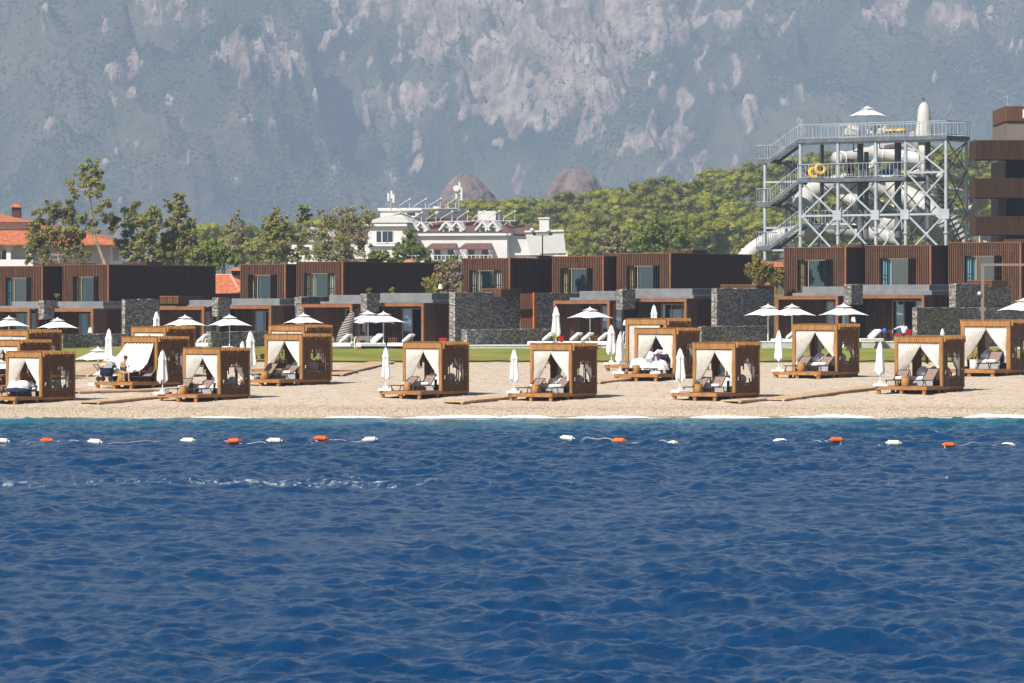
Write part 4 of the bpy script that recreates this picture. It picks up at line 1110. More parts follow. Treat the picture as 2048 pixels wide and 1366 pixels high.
# ------------------------------------------------------------------ slide tower
TD = 392.0; TS = F/TD; TT = R(38)
def tower():
    o = empty('slide_tower', P(1601, 560, TD), -TT, 1, 'tall galvanised steel water slide tower with stairs, railings and cross bracing', 'tower')
    ct, st_ = math.cos(TT), math.sin(TT)
    # local x from front left corner to the right; y to the back. screen px = 1601 + (x cos + y sin)*TS
    def LX(px, y=0.0): return ((px-1601)/TS - y*st_)/ct
    def LZ(py, x=0.0, y=0.0):
        dd = TD - x*st_ + y*ct
        return CAMH + (HY-py)*dd/F - (CAMH + (HY-560)*TD/F)
    Db = 46/TS/st_                      # depth between front and back columns
    cols = [1601, 1672, 1743, 1798, 1872]
    xs_ = [LX(c) for c in cols]
    zt = LZ(279); zm = LZ(358); zn = LZ(432); zb = LZ(508); zbase = LZ(560)-1
    for i, x in enumerate(xs_):
        for y in (0, Db):
            b = MB(); b.tube([(x, y, zbase), (x, y, zt-.1)], .155, 10); b.tube([(x, y, LZ(470)), (x, y, LZ(470)+.12)], .25, 10)
            if y == 0 and i > 0: b.box(x-.42, x+.42, -.19, -.16, zn-.42, zn+.42)
            b.build('column', M['steel'], o, True if False else False)
    # stair tower columns
    sx0 = LX(1532)
    for (px_, y, ztop) in ((1533, 0, 318), (1533, Db*1.0, 330)):
        x = LX(1533); b = MB(); b.tube([(x, y, zbase-1), (x, y, LZ(ztop))], .155, 10); b.build('column', M['steel'], o)
    # decks
    def deck(x0, x1, y0, y1, z, name='deck'):
        b = MB(); b.box(x0, x1, y0, y1, z-.06, z); 
        b.box(x0, x1, y0-.05, y0-.001, z-.32, z-.001); b.box(x0, x1, y1+.001, y1+.05, z-.32, z-.001); b.box(x1+.001, x1+.05, y0, y1, z-.32, z-.001)
        n_ = int((x1-x0)/.55)
        for i in range(n_): xx = x0+(x1-x0)*(i+.5)/n_; b.box(xx-.04, xx+.04, y0, y1, z-.26, z-.061)
        return b.build(name, M['steel_dark'], o)
    def rail(p, q, z0, z1, h=1.25, step=.38):
        p = Vector((p[0], p[1], z0)); q = Vector((q[0], q[1], z1)); Ln = (q-p).length; n_ = max(2, int(Ln/step)); up = Vector((0,0,1))
        b = MB(); b.bar(p+up*h, q+up*h, .05); b.bar(p+up*.12, q+up*.12, .035)
        for i in range(n_+1):
            a = p.lerp(q, i/n_); wd = .05 if i % 4 == 0 else .03
            b.bar(a+up*(.12 if i % 4 else -.15), a+up*h, wd)
        return b.build('railing', M['steel'], o)
    xa, xb = xs_[0]-.15, xs_[-1]+.15
    deck(xa, xb, -.2, Db+.2, zt)
    rail((xa, -.2), (xb, -.2), zt, zt); rail((xb, -.2), (xb, Db+.2), zt, zt); rail((xa, Db+.2), (xb, Db+.2), zt, zt)
    rail((xs_[1]-.9, Db*.45), (xs_[1]+.9, Db*.45), zt, zt)
    xm1 = xs_[3]+.1
    deck(xa, xm1, -.2, Db+.2, zm)
    rail((xa, -.2), (xm1, -.2), zm, zm); rail((xa, Db+.2), (xm1, Db+.2), zm, zm)
    xl1 = xs_[1]-.2
    deck(xa, xl1, Db*.55, Db+.5, LZ(450)); rail((xa, Db*.55), (xl1, Db*.55), LZ(450), LZ(450))
    # beams
    def beam(a, bb, wd=.14): b = MB(); b.bar(a, bb, wd, wd*1.2); return b.build('beam', M['steel'], o)
    for i in range(4):
        beam((xs_[i]+.2, 0, zn), (xs_[i+1]-.2, 0, zn))
        beam((xs_[i]+.2, Db, zn), (xs_[i+1]-.2, Db, zn), .1)
        beam((xs_[i]+.2, 0, zt-.42), (xs_[i+1]-.2, 0, zt-.42), .12)
    beam((xs_[3]+.2, 0, LZ(350)), (xs_[4]-.2, 0, LZ(350)))
    for z in (LZ(350), zn, zt-.42): beam((xs_[4], .2, z), (xs_[4], Db-.2, z), .1)
    for z in (LZ(363), LZ(455), LZ(500)): beam((LX(1533), 0, z), (xs_[0]-.15, 0, z), .13)
    # cross braces
    def brace(a, bb, wd=.10, m='steel'): b = MB(); b.bar(a, bb, wd); return b.build('brace', M[m], o)
    for y, wd, m in ((0, .13, 'steel'), (Db, .08, 'steel_dark')):
        for i in range(4):
            x0, x1 = xs_[i]+.15, xs_[i+1]-.15
            lv = [(zm-.35, zn), (zn, zb)]
            if i == 3: lv = [(zt-.5, LZ(350)), (LZ(350), zn), (zn, zb)]
            for za, zc in lv:
                brace((x0, y, za), (x1, y+.0, zc), wd, m); brace((x0, y+wd*1.02, zc), (x1, y+wd*1.02, za), wd, m)
    for za, zc in ((zt-.5, LZ(350)), (LZ(350), zn), (zn, zb)):
        brace((xs_[4]+.1, .15, za), (xs_[4]+.1, Db-.15, zc), .08, 'steel_dark'); brace((xs_[4]+.02, .15, zc), (xs_[4]+.02, Db-.15, za), .08, 'steel_dark')
    # stairs: landings at the left, front flights going up to the right, back flights returning
    def flight(x0, z0, x1, z1, y0, y1):
        b = MB(); n_ = 13
        for sgn in (y0, y1): b.bar((x0, sgn, z0-.1), (x1, sgn, z1-.1), .06, .26)
        for i in range(n_):
            t = (i+.5)/n_; x = x0+(x1-x0)*t; z = z0+(z1-z0)*t; b.box(min(x-.15, x+.15), max(x-.15, x+.15), y0+.04, y1-.04, z-.03, z+.02)
        b.build('stairs', M['steel_dark'], o)
        rail((x0, y0), (x1, y0), z0, z1, 1.2, .3)
    xl, xr = LX(1519), LX(1546)
    yf0, yf1 = -.2, 1.1; yb0, yb1 = 1.5, 2.9
    for zy, zu in ((318, 279), (405, 362), (492, 450)):
        zl = LZ(zy); zup = LZ(zu)
        deck(xl, xr, yf0, yb1, zl, 'landing'); rail((xl, yf0), (xr, yf0), zl, zl, 1.25, .26); rail((xl, yf0), (xl, yb1), zl, zl, 1.25, .3)
        flight(xr, zl, xs_[0]-.1, zup, yf0, yf1)
        zlow = LZ(zy+42)
        flight(xr, zl, xs_[0]+.1, zlow, yb0, yb1)
    # dark pump shafts and pipes in the back
    for px_, wd, z1_ in ((1719, .26, zt-.3), (1730, .2, LZ(305)), (1789, .3, zt-.3), (1845, .2, zt-.3), (1647, .13, zt-.3)):
        y = Db*.7; x = LX(px_, y); b = MB(); b.tube([(x, y, zbase), (x, y, z1_)], wd, 10); b.build('service_pipe', M['steel_dark'], o)
    b = MB(); y = -.1+Db*.3
    x = LX(1703, y); b.tube([(x, y, zt-.35), (x, y, zt-1.1), (x+.7, y, zt-1.15)], .06, 6); x = LX(1752, y); b.tube([(x, y, zt-.35), (x, y, zt-.9), (x+1.8, y, zt-.95)], .06, 6); b.build('water_pipe', M['steel_dark'], o)
    return o, LX, LZ, Db, zt, zm
tw, tLX, tLZ, tDb, tzt, tzm = tower()
tM = Matrix.Translation(tw.location) @ Matrix.Rotation(-TT, 4, 'Z')
def T3(px, py, back):
    """a point of the slide yard, back metres behind the tower front plane"""
    return P(px, py, TD+back)
def smooth_path(pts, n=6):
    pts = [Vector(p) for p in pts]; out = []
    for i in range(len(pts)-1):
        p0 = pts[max(i-1,0)]; p1 = pts[i]; p2 = pts[i+1]; p3 = pts[min(i+2,len(pts)-1)]
        for k in range(n):
            t = k/n; out.append(.5*((2*p1)+(p2-p0)*t+(2*p0-5*p1+4*p2-p3)*t*t+(3*p1-p0-3*p2+p3)*t**3))
    out.append(pts[-1]); return out
def slide(name, label, pts, rad, kind='tube', rings=None, flange=True):
    pth = smooth_path([T3(*p) for p in pts], 6)
    o = empty(name, pth[-1], 0, 1, label, 'water slide', 'white water slides around the tower')
    off = Vector(o.location); pth = [p-off for p in pth]
    rad = rad*.85 if not isinstance(rad, tuple) else rad
    rd = [rad]*len(pth) if not isinstance(rad, tuple) else [rad[0]+(rad[1]-rad[0])*i/(len(pth)-1) for i in range(len(pth))]
    b = MB()
    if kind == 'tube': b.tube(pth, rd, 14)
    else:   # open trough: U-shaped section
        m = len(pth); ns = 11; vv = []
        for i, p in enumerate(pth):
            d = (pth[min(i+1,m-1)]-pth[max(i-1,0)]).normalized(); a = d.cross(Vector((0,0,1))).normalized(); u = a.cross(d)
            for k in range(ns):
                t = math.pi*k/(ns-1); vv.append(p + a*math.cos(t)*rd[i] - u*math.sin(t)*rd[i]*.75)
            for k in range(ns-1, -1, -1):
                t = math.pi*k/(ns-1); vv.append(p + a*math.cos(t)*(rd[i]+.12) - u*(math.sin(t)*(rd[i]*.75+.12)))
        k2 = 2*ns
        b._add(vv, [(i*k2+k, i*k2+(k+1)%k2, (i+1)*k2+(k+1)%k2, (i+1)*k2+k) for i in range(m-1) for k in range(k2)])
    b.build('flume', M['grp'], o, True)
    step = rings or 6
    for i in range(step//2, len(pth)-1, step):
        r_ = MB(); d = (pth[i+1]-pth[i-1]).normalized()*.05
        if kind == 'tube': r_.tube([pth[i]-d, pth[i]+d], rd[i]+.07, 14)
        else: r_.tube([pth[i]-d+Vector((0,0,-rd[i]*.8-.1)), pth[i]+d+Vector((0,0,-rd[i]*.8-.1))], .1, 8)
        r_.build('joint_ring', M['grp_dark'] if rings else M['white_plastic'], o, False)
    return o
slide('water_slide', 'wide white tube slide curving behind the left half of the tower', [(1600,420,7),(1618,388,9),(1660,372,10),(1720,368,11),(1780,378,11),(1830,400,10),(1868,430,9),(1880,455,9)], 1.05)
slide('water_slide', 'white tube slide running low at the left, leaving past the stairs', [(1486,520,9),(1510,497,9),(1545,478,9),(1600,466,9),(1670,461,10),(1740,470,11),(1800,480,11)], .85)
slide('water_slide', 'short white tube slide starting under the top deck near its middle', [(1672,318,8),(1700,316,9),(1740,308,10),(1790,312,10),(1830,318,9),(1850,330,9)], .75)
slide('water_slide', 'open white trough rising to the top deck behind the centre', [(1733,330,9),(1740,300,10),(1768,287,11),(1800,290,12),(1830,300,12)], .7, 'trough')
slide('water_slide', 'white trough slide leaving to the right of the tower at mid height', [(1872,338,7),(1900,352,8),(1935,370,9),(1962,392,10),(1960,408,11),(1940,414,12)], .7, 'trough')
slide('water_slide', 'white slide tube with black rings winding down at the right end', [(1876,345,4),(1884,372,5),(1888,395,5.5),(1898,425,6),(1912,452,6),(1928,480,6),(1950,515,6)], .55, 'tube', 2)
slide('water_slide', 'broad white trough sweeping down at the lower right', [(1862,430,9),(1900,416,12),(1945,428,14),(1975,458,14),(1978,490,13),(1960,515,12)], 1.0, 'trough')
slide('water_slide', 'large white tube slide crossing behind the tower centre at low level', [(1690,432,12),(1720,440,13),(1770,450,13),(1830,445,13),(1880,455,12),(1920,490,11)], 1.2)
slide('water_slide', 'white trough rising diagonally behind the right bay', [(1800,340,10),(1830,352,10),(1865,372,10),(1900,376,11),(1940,382,12)], .6, 'trough')
def coil(label, cpx, back, r_px, y0, y1, turns, rad, kind='tube'):
    s = F/(TD+back); n_ = int(turns*10); pts = []
    for i in range(n_+1):
        a = 2*math.pi*turns*i/n_; rr = r_px/s
        pts.append((cpx+r_px*math.cos(a), y0+(y1-y0)*i/n_, back+rr*math.sin(a)*.9))
    return slide('water_slide', label, pts, rad, kind)
coil('white spiral tube slide coiling behind the second and third bays', 1735, 15, 46, 352, 505, 2.1, .62)
coil('open white spiral trough coiling behind the last two bays', 1828, 16, 44, 322, 500, 2.3, .66, 'trough')
# capsule with its steep drop tube
o = empty('slide_capsule', T3(1848, 275, 3), 0, 1, 'tall white launch capsule standing on the top deck at the right', 'slide capsule')
s = F/(TD+3)
b = MB(); b.lathe([(19/s,-8/s),(18/s,6/s),(15/s,24/s),(13.5/s,40/s),(12.5/s,54/s),(9.5/s,64/s),(5/s,69.5/s),(.05,71/s)], (0,0,0), 20); cp = b.build('shell', M['grp'], o, True)
b = MB(); b.tube([(-2/s,0,70/s),(-2/s,0,78/s)], .05, 6); b.ball((-2/s,0,78/s), .13, 8); b.build('lamp', M['steel_dark'], o)
b = MB(); b.lathe([(7/s,-84/s),(8/s,-60/s),(10/s,-36/s),(12/s,-8.2/s)], (0,0,0), 16); b.build('drop_tube', M['grp'], o, True)
b = MB(); b.bevbox(-28/s, -19.5/s, -.6, .6, -8/s, 12/s, .1); b.bevbox(19.5/s, 30/s, -.5, .5, -8/s, 3/s, .1); b.build('step_block', M['grp'], o)
# start tubs on the top deck
def tub(px, py, wpx, hpx, back, label):
    s = F/(TD+back); o = empty('slide_entry', T3(px, py, back), 0, 1, label, 'slide entry', 'white slide entries on the top deck')
    w_, h_ = wpx/s, hpx/s
    b = MB(); b.bevbox(-w_/2, w_/2, -.8, .8, 0, h_*.8, .12); b.build('tub', M['grp'], o)
    b = MB(); b.prism([(-w_*.3, h_*.801), (w_*.5, h_*.801), (w_*.2, h_*1.15), (-w_*.3, h_*1.15)], -.5, .5); b.build('hood', M['grp'], o)
tub(1704, 270, 30, 17, 2, 'low white slide entry tub left on the top deck')
tub(1752, 268, 26, 14, 2, 'white slide entry tub under the tower parasol')
tub(1768, 266, 9, 15, 2, 'narrow white cabinet on the top deck near the yellow ring')

def ring(px, py, back, R_, r_, label, m, rotx=0, rz=0):
    b = MB(); n_ = 20
    b.grid(lambda u, v: ((R_+r_*math.cos(v*2*math.pi))*math.cos(u*2*math.pi), (R_+r_*math.cos(v*2*math.pi))*math.sin(u*2*math.pi), r_*math.sin(v*2*math.pi)), n_, 10)
    o = b.build('swim_ring', M[m], None, True); o.location = T3(px, py, back); o.rotation_euler = (R(rotx), 0, R(rz))
    return tag(o, label, 'swim ring', 'swim rings on the slide tower')
ring(1641, 338, .5, .40, .17, 'yellow swim ring leaning higher on the mid deck railing', 'yellow', 80, 10)
ring(1628, 346, .7, .40, .17, 'yellow swim ring leaning lower left on the mid deck railing', 'yellow', 72, 20)
ring(1782, 262, 1.2, .42, .17, 'yellow swim ring lying on the top deck', 'yellow', 0)
ring(1800, 261, 1.3, .40, .17, 'yellow swim ring lying beside the other on the top deck, right', 'yellow', 4)
ring(1774, 344, 1.0, .42, .2, 'blue swim ring on the mid deck', 'blue', 12)
ring(1813, 346, 1.4, .36, .18, 'small yellow swim ring right of the blue one on the mid deck', 'yellow', 10)
ring(1596, 338, 2.5, .36, .16, 'blue swim ring on the stairs beside the mid deck', 'blue', 60)

# ------------------------------------------------------------------ trees
def leaf_mesh(name, clumps, per, size, seed, smooth=False, flat=0.5):
    """many small leaf quads spread through clump spheres. clumps: (x,y,z,r)"""
    rs = np.random.RandomState(seed)
    cl = np.array(clumps, dtype=float)
    cnt = np.maximum(6, (per*(cl[:, 3]/cl[:, 3].mean())**2)).astype(int)
    idx = np.repeat(np.arange(len(cl)), cnt); N = len(idx)
    dv = rs.normal(size=(N, 3)); dv /= np.linalg.norm(dv, axis=1)[:, None]
    rad = rs.uniform(0.15, 1.0, N)**0.55
    lump = 0.75 + 0.5*rs.rand(N)
    pos = cl[idx, :3] + dv*(rad*cl[idx, 3]*lump*np.where(rs.rand(N) < .15, 1.35, 1))[:, None]*np.array([1, 1, .85])
    nrm = dv*1.0 + rs.normal(size=(N, 3))*0.5 + np.array([-.1, -.15, flat]); nrm /= np.linalg.norm(nrm, axis=1)[:, None]
    t = np.cross(nrm, rs.normal(size=(N, 3))); t /= np.linalg.norm(t, axis=1)[:, None]
    bt = np.cross(nrm, t)
    sz = size*rs.uniform(.6, 1.4, N)[:, None]
    V = np.stack([pos - t*sz*.5, pos + bt*sz*.28, pos + t*sz*.5, pos - bt*sz*.28], 1).reshape(-1, 3)
    return np_mesh(name, V, np.arange(N*4).reshape(N, 4), smooth)

def px_tree(label, cat, d, trunk, clumps, leafm, per=170, leaf=.30, seed=1, name='eucalyptus_tree', group=None, barkm='bark', branch_w=.06, sub=5):
    """trunk: list of (px,py) from the ground up; clumps: (px,py,r_px)"""
    rng = random.Random(seed); s = F/d
    base = P(trunk[0][0], trunk[0][1], d); base.z = min(base.z, float(hill_h(np.array([base.x]), np.array([d]))[0]))
    per = int(per*.25); leaf *= .92
    o = empty(name, base, 0, 1, label, cat, group)
    tp = [Vector((0,0,0))] + [P(x, y, d + rng.uniform(-.3, .3)) - base for x, y in trunk]
    b = MB(); n_ = len(tp)
    path = smooth_path(tp, 3); r0 = max(.1, .016*(tp[-1].z))
    b.tube(path, [r0*(1-.75*i/(len(path)-1)) for i in range(len(path))], 8)
    cl = []
    for (x, y, r_) in clumps:
        c = P(x, y, d) - base; rr = r_/s; c.y = rng.uniform(-1, 1)*rr*.6
        low = [p for p in path if p.z < c.z - rr*.3] or path[:2]
        st = min(low, key=lambda p: (p-c).length)
        mid = st.lerp(c, .5) + Vector((rng.uniform(-.2, .2), rng.uniform(-.2, .2), -.12*(c-st).length*.5))
        b.tube(smooth_path([st, mid, c], 3), [branch_w*(1-.12*i) for i in range(7)], 5)
        for k in range(sub*2):
            a = rng.uniform(0, 6.28); q = rng.uniform(.2, 1.15); zz = rng.uniform(-.95, .95)
            e = c + Vector((math.cos(a)*q*rr, math.sin(a)*q*rr*.8, zz*rr)); cl.append((e.x, e.y, e.z, rr*rng.uniform(.28, .5)))
            b.tube([c, e], [branch_w*.4, branch_w*.2], 4)
    b.build('trunk', M[barkm], o)
    link('crown', leaf_mesh('crown', cl, per, leaf, seed), M[leafm], o)
    return o
GE = 'eucalyptus trees behind the villas'
px_tree('tallest thin eucalyptus with a bare forked white trunk behind the left villas', 'tree', 400, [(211,540),(205,515),(196,490),(187,465),(183,430),(180,400),(176,370),(172,345)],
  [(188,330,14),(165,343,14),(200,345,10),(140,372,15),(182,380,20),(172,362,12),(150,388,9),(205,415,17),(215,435,15),(225,450,16),(186,452,15),(168,437,12)], 'leaf_euc', 150, .27, 3, group=GE)
px_tree('bushy eucalyptus in front of the red roofed hotel', 'tree', 405, [(120,545),(118,520),(112,490),(106,460),(105,430)],
  [(105,422,20),(140,417,16),(75,435,16),(120,445,22),(85,465,22),(65,455,14),(140,460,22),(112,480,22),(80,495,18),(58,500,16),(150,480,16),(160,500,14),(170,520,14),(60,520,10),(92,515,14),(135,510,16),(130,430,16)], 'leaf_euc', 170, .27, 4, group=GE, sub=6)
px_tree('dense dark eucalyptus between the tall thin one and the cone shaped one', 'tree', 402, [(285,545),(282,515),(278,480),(272,445)],
  [(270,425,20),(300,432,18),(252,445,16),(285,455,22),(310,450,14),(262,475,22),(295,485,24),(275,505,22),(240,480,12),(250,500,14),(310,505,18),(320,435,8)], 'leaf_euc', 200, .28, 5, group=GE, sub=6)
px_tree('tall cone shaped eucalyptus above the second villa flank', 'tree', 403, [(350,545),(352,520),(356,480),(358,440),(358,405)],
  [(357,398,12),(350,415,12),(366,415,12),(335,405,8),(355,440,18),(375,445,12),(345,450,12),(385,470,10),(365,470,18),(340,480,18),(375,495,20),(350,510,20),(325,500,16),(395,510,16),(385,485,12)], 'leaf_euc', 190, .27, 6, group=GE, sub=6)
px_tree('leafy eucalyptus left of the white hotel', 'tree', 420, [(545,540),(548,510),(550,480),(550,450)],
  [(550,427,13),(540,445,14),(565,445,12),(530,460,14),(555,465,20),(575,470,16),(520,480,14),(545,495,22),(575,500,18),(510,505,16),(590,510,14),(600,485,12)], 'leaf_euc', 190, .28, 7, group=GE, sub=6)
px_tree('slim eucalyptus tuft in front of the hotel left wing', 'tree', 430, [(600,535),(602,500),(606,460),(606,440)],
  [(605,420,12),(612,430,10),(600,435,8),(640,425,6),(615,470,10),(602,490,14),(620,505,14)], 'leaf_euc', 150, .26, 8, group=GE)
px_tree('pale feathery tree covering the hotel left wing', 'tree', 425, [(690,540),(692,505),(696,470),(700,440)],
  [(668,430,20),(700,425,18),(725,430,18),(650,450,20),(685,455,24),(715,460,20),(735,455,10),(640,480,22),(670,490,26),(700,500,24),(728,495,14),(655,515,20),(690,522,20),(630,505,14)], 'leaf_dry', 150, .26, 9, group=GE, sub=6)
px_tree('pale feathery tree, greener half left of the pavilion', 'tree', 418, [(660,540),(662,505),(668,475)],
  [(650,470,14),(672,450,14),(690,480,16),(640,500,16),(668,505,18),(655,440,10),(700,445,10)], 'leaf_euc', 120, .26, 10, group=GE)
px_tree('rounded bush tree in front of the hotel corner', 'tree', 410, [(820,540),(820,515),(820,490)],
  [(818,478,14),(805,495,16),(832,492,16),(820,505,20),(845,510,14),(800,515,12),(822,465,8)], 'leaf_shrub', 200, .24, 11, name='round_tree', group=GE, barkm='bark_dark')
px_tree('thin dry tree behind the second pair of villas', 'tree', 430, [(468,540),(470,500),(472,470),(474,440)],
  [(474,430,10),(465,445,10),(485,450,8),(470,470,14),(490,475,10),(460,490,14),(482,500,14)], 'leaf_dry', 110, .25, 12, group=GE)
px_tree('brownish leafy tree standing before the pine hill right of centre', 'tree', 520, [(1225,530),(1225,500),(1226,470)],
  [(1225,460,12),(1215,475,12),(1240,470,12),(1228,490,16),(1212,500,12),(1245,495,12)], 'leaf_dry', 170, .35, 13, name='leafy_tree', group=GE, barkm='bark_dark')
px_tree('broad bright green tree standing before the pine hill right of centre', 'tree', 525, [(1310,530),(1310,500),(1312,470)],
  [(1290,460,22),(1320,450,24),(1350,462,22),(1280,485,22),(1315,485,28),(1355,490,22),(1265,500,16),(1375,480,16),(1300,510,20),(1340,512,20)], 'leaf_shrub', 260, .36, 14, name='leafy_tree', group=GE, barkm='bark_dark', sub=7)
# shrubs
def shrub(label, name, cat, d, clumps, leafm, per, leaf, seed, group=None, stems=6):
    s = F/d; cx = sum(c[0] for c in clumps)/len(clumps); yb = max(c[1]+c[2] for c in clumps)
    base = P(cx, yb, d); o = empty(name, base, 0, 1, label, cat, group); rng = random.Random(seed)
    cl = []
    b = MB()
    for x, y, r_ in clumps:
        c = P(x, y, d)-base; rr = r_/s
        b.tube([(c.x*.3, 0, -.5), (c.x*.7, c.y*.5, c.z*.5), tuple(c)], [.035, .03, .02], 5)
        for k in range(6):
            e = c + Vector((rng.uniform(-.7,.7)*rr, rng.uniform(-.6,.6)*rr, rng.uniform(-.7,.7)*rr)); cl.append((e.x, e.y, e.z, rr*rng.uniform(.35,.6)))
    b.build('stem', M['bark_dark'], o); link('foliage', leaf_mesh('foliage', cl, per, leaf, seed), M[leafm], o)
def bamboo(label, px, ytop, ybase, wpx, d, seed):
    s = F/d; base = P(px, ybase, d); o = empty('bamboo_clump', base, 0, 1, label, 'bamboo', 'yellow bamboo clumps by the villas'); rng = random.Random(seed)
    b = MB(); cl = []; Hh = (ybase-ytop)/s
    for k in range(22):
        a = rng.uniform(-1, 1); q = rng.uniform(-.5, .5); hh = Hh*rng.uniform(.55, 1)*(1-.35*abs(a)); ex = a*wpx/2/s
        pts = [(a*.15, q*.3, -.6), (ex*.35, q*.5, hh*.5), (ex, q, hh)]
        b.tube(smooth_path(pts, 3), .018, 5)
        for t in np.linspace(.35, 1, 7):
            cl.append((ex*(.35+.65*(t-.35)/.65)*.95, q, hh*t, .2))
    b.build('stem', M['leaf_bamboo'], o); link('foliage', leaf_mesh('foliage', cl, 26, .24, seed, flat=-.2), M['leaf_bamboo'], o)
bamboo('yellow bamboo at the end of the long dark flank left of the middle', 866, 545, 592, 42, 338, 1)
bamboo('larger yellow bamboo at the dark flank end below the tower stairs', 1518, 508, 572, 58, 335, 2)
bamboo('dull yellow bamboo tuft right of the larger one under the tower', 1553, 535, 572, 34, 338, 3)
shrub('tall dry brown hedge between the bamboo and the green curtained villa', 'dry_hedge', 'hedge', 345, [(888,548,18),(905,535,16),(893,570,18),(912,560,14),(915,580,12)], 'hedge_dry', 120, .18, 4)
shrub('green bush over the dry hedge in front of the hotel balconies', 'bush', 'bush', 372, [(905,522,12),(898,535,12),(915,532,10)], 'leaf_shrub', 130, .22, 5, 'bushes by the villas')
shrub('green bush left of the rounded tree over the dark flank', 'bush', 'bush', 385, [(752,510,13),(770,515,12),(740,522,10),(785,522,10)], 'leaf_shrub', 130, .22, 6, 'bushes by the villas')
shrub('dull green bush right of the rounded tree over the dark flank', 'bush', 'bush', 385, [(852,522,10),(868,530,12),(880,528,8)], 'leaf_shrub', 110, .2, 7, 'bushes by the villas')
shrub('brown dry hedge at the foot of the tower stairs', 'dry_hedge', 'hedge', 345, [(1562,552,12),(1548,560,10),(1570,565,10)], 'hedge_dry', 110, .2, 8)
shrub('low green bushes behind the second villa flank, left of the low red roof', 'bush', 'bush', 420, [(420,490,18),(405,505,16),(440,500,18),(455,515,14),(425,520,16),(470,520,12)], 'leaf_shrub', 220, .28, 9, 'bushes by the villas')
for i, (px, py, lb) in enumerate(((113, 592, 'small green plant in the gap between the two leftmost upper villas'), (738, 583, 'small plant on the stone stub above the twin parasols'), (782, 582, 'tiny plant on the grey roof under the long dark flank'))):
    shrub(lb, 'small_plant', 'plant', 330, [(px, py, 5), (px+3, py-4, 3)], 'leaf_shrub', 50, .12, 20+i, 'small plants on the roofs')

# pines of the hill: a few crowns, copied
def pine_proto(seed):
    rng = random.Random(seed); rs = np.random.RandomState(seed)
    o = empty('pine_tree', (0, 0, -500)); hh = 9.0
    b = MB(); lean = rng.uniform(-.6, .6)
    b.tube(smooth_path([(0,0,-1), (lean*.4,0,hh*.4), (lean,0,hh*.85)], 3), [.28,.26,.24,.22,.2,.16,.12], 7)
    cl = []
    for k in range(26):
        t = rng.uniform(.38, 1.0); a = rng.uniform(0, 6.28); w_ = 3.6*math.sin(math.pi*min(1, (t-.25)/.95))**.7 * rng.uniform(.35, 1)
        c = (lean+math.cos(a)*w_, math.sin(a)*w_, hh*t); rr = rng.uniform(.75, 1.35)
        cl.append(c+(rr,)); b.tube([(lean*t, 0, hh*t*.8), c], [.07, .03], 4)
    cl.append((lean, 0, hh*1.02, 1.0))
    b.build('trunk', M['bark_dark'], o)
    me = leaf_mesh('crown', cl, 95, .42, seed)
    lm = MB(); 
    for (x, y, z, r_) in cl:
        st0 = len(lm.v); lm.ball((x, y, z), r_*.78, 9, (1, 1, .72))
        for i in range(st0, len(lm.v)):
            p = Vector(lm.v[i]); c0 = Vector((x, y, z)); lm.v[i] = tuple(c0+(p-c0)*rng.uniform(.72, 1.2))
    V0 = np.empty(len(me.vertices)*3, np.float32); me.vertices.foreach_get('co', V0); V0 = V0.reshape(-1, 3)
    nq = len(me.polygons); Q0 = np.arange(nq*4).reshape(nq, 4)
    Q1 = np.array([f for f in lm.f if len(f) == 4])+len(V0)
    sm = np.concatenate([np.zeros(nq, bool), np.ones(len(Q1), bool)])
    me = np_mesh('crown', np.vstack([V0, np.array(lm.v)]), np.vstack([Q0, Q1])); me.polygons.foreach_set('use_smooth', sm)
    link('crown', me, M['leaf_pine'], o)
    return o
protos = [pine_proto(50+i) for i in range(6)]
PL = 'green pine with a rounded crown among the close woods on the hill'
def place_pines():
    rs = np.random.RandomState(21); used = set(); pts = []
    def ok(x, y, dmin): return all((x-a)**2+(y-b)**2 > dmin*dmin for a, b in pts)
    # rows from the front of the hill to its crest
    tries = 0
    while len(pts) < 252 and tries < 60000:
        tries += 1
        d = rs.uniform(800, 1165); px = rs.uniform(905, 2150)
        if px < 1160 and d < 860: continue
        x = (px-1024)*d/F
        if ok(x, d, 8.2): pts.append((x, d))
    n1 = len(pts)
    tries = 0
    while len(pts) < n1+44 and tries < 20000:
        tries += 1
        d = rs.uniform(900, 1150); px = rs.uniform(330, 930); x = (px-1024)*d/F
        if ok(x, d, 9.5): pts.append((x, d))
    for i, (x, d) in enumerate(pts):
        k = rs.randint(6)
        o = protos[k] if k not in used else copy_tree(protos[k])
        used.add(k)
        z = float(hill_h(np.array([x]), np.array([d]))[0]); sc_ = rs.uniform(.78, 1.22)
        o.location = (x, d, z-.3); o.rotation_euler = (0, 0, rs.uniform(0, 6.28)); o.scale = (sc_*rs.uniform(.95,1.25), sc_*rs.uniform(.95,1.25), sc_)
        tag(o, PL, 'tree', 'pines of the hill')
place_pines()
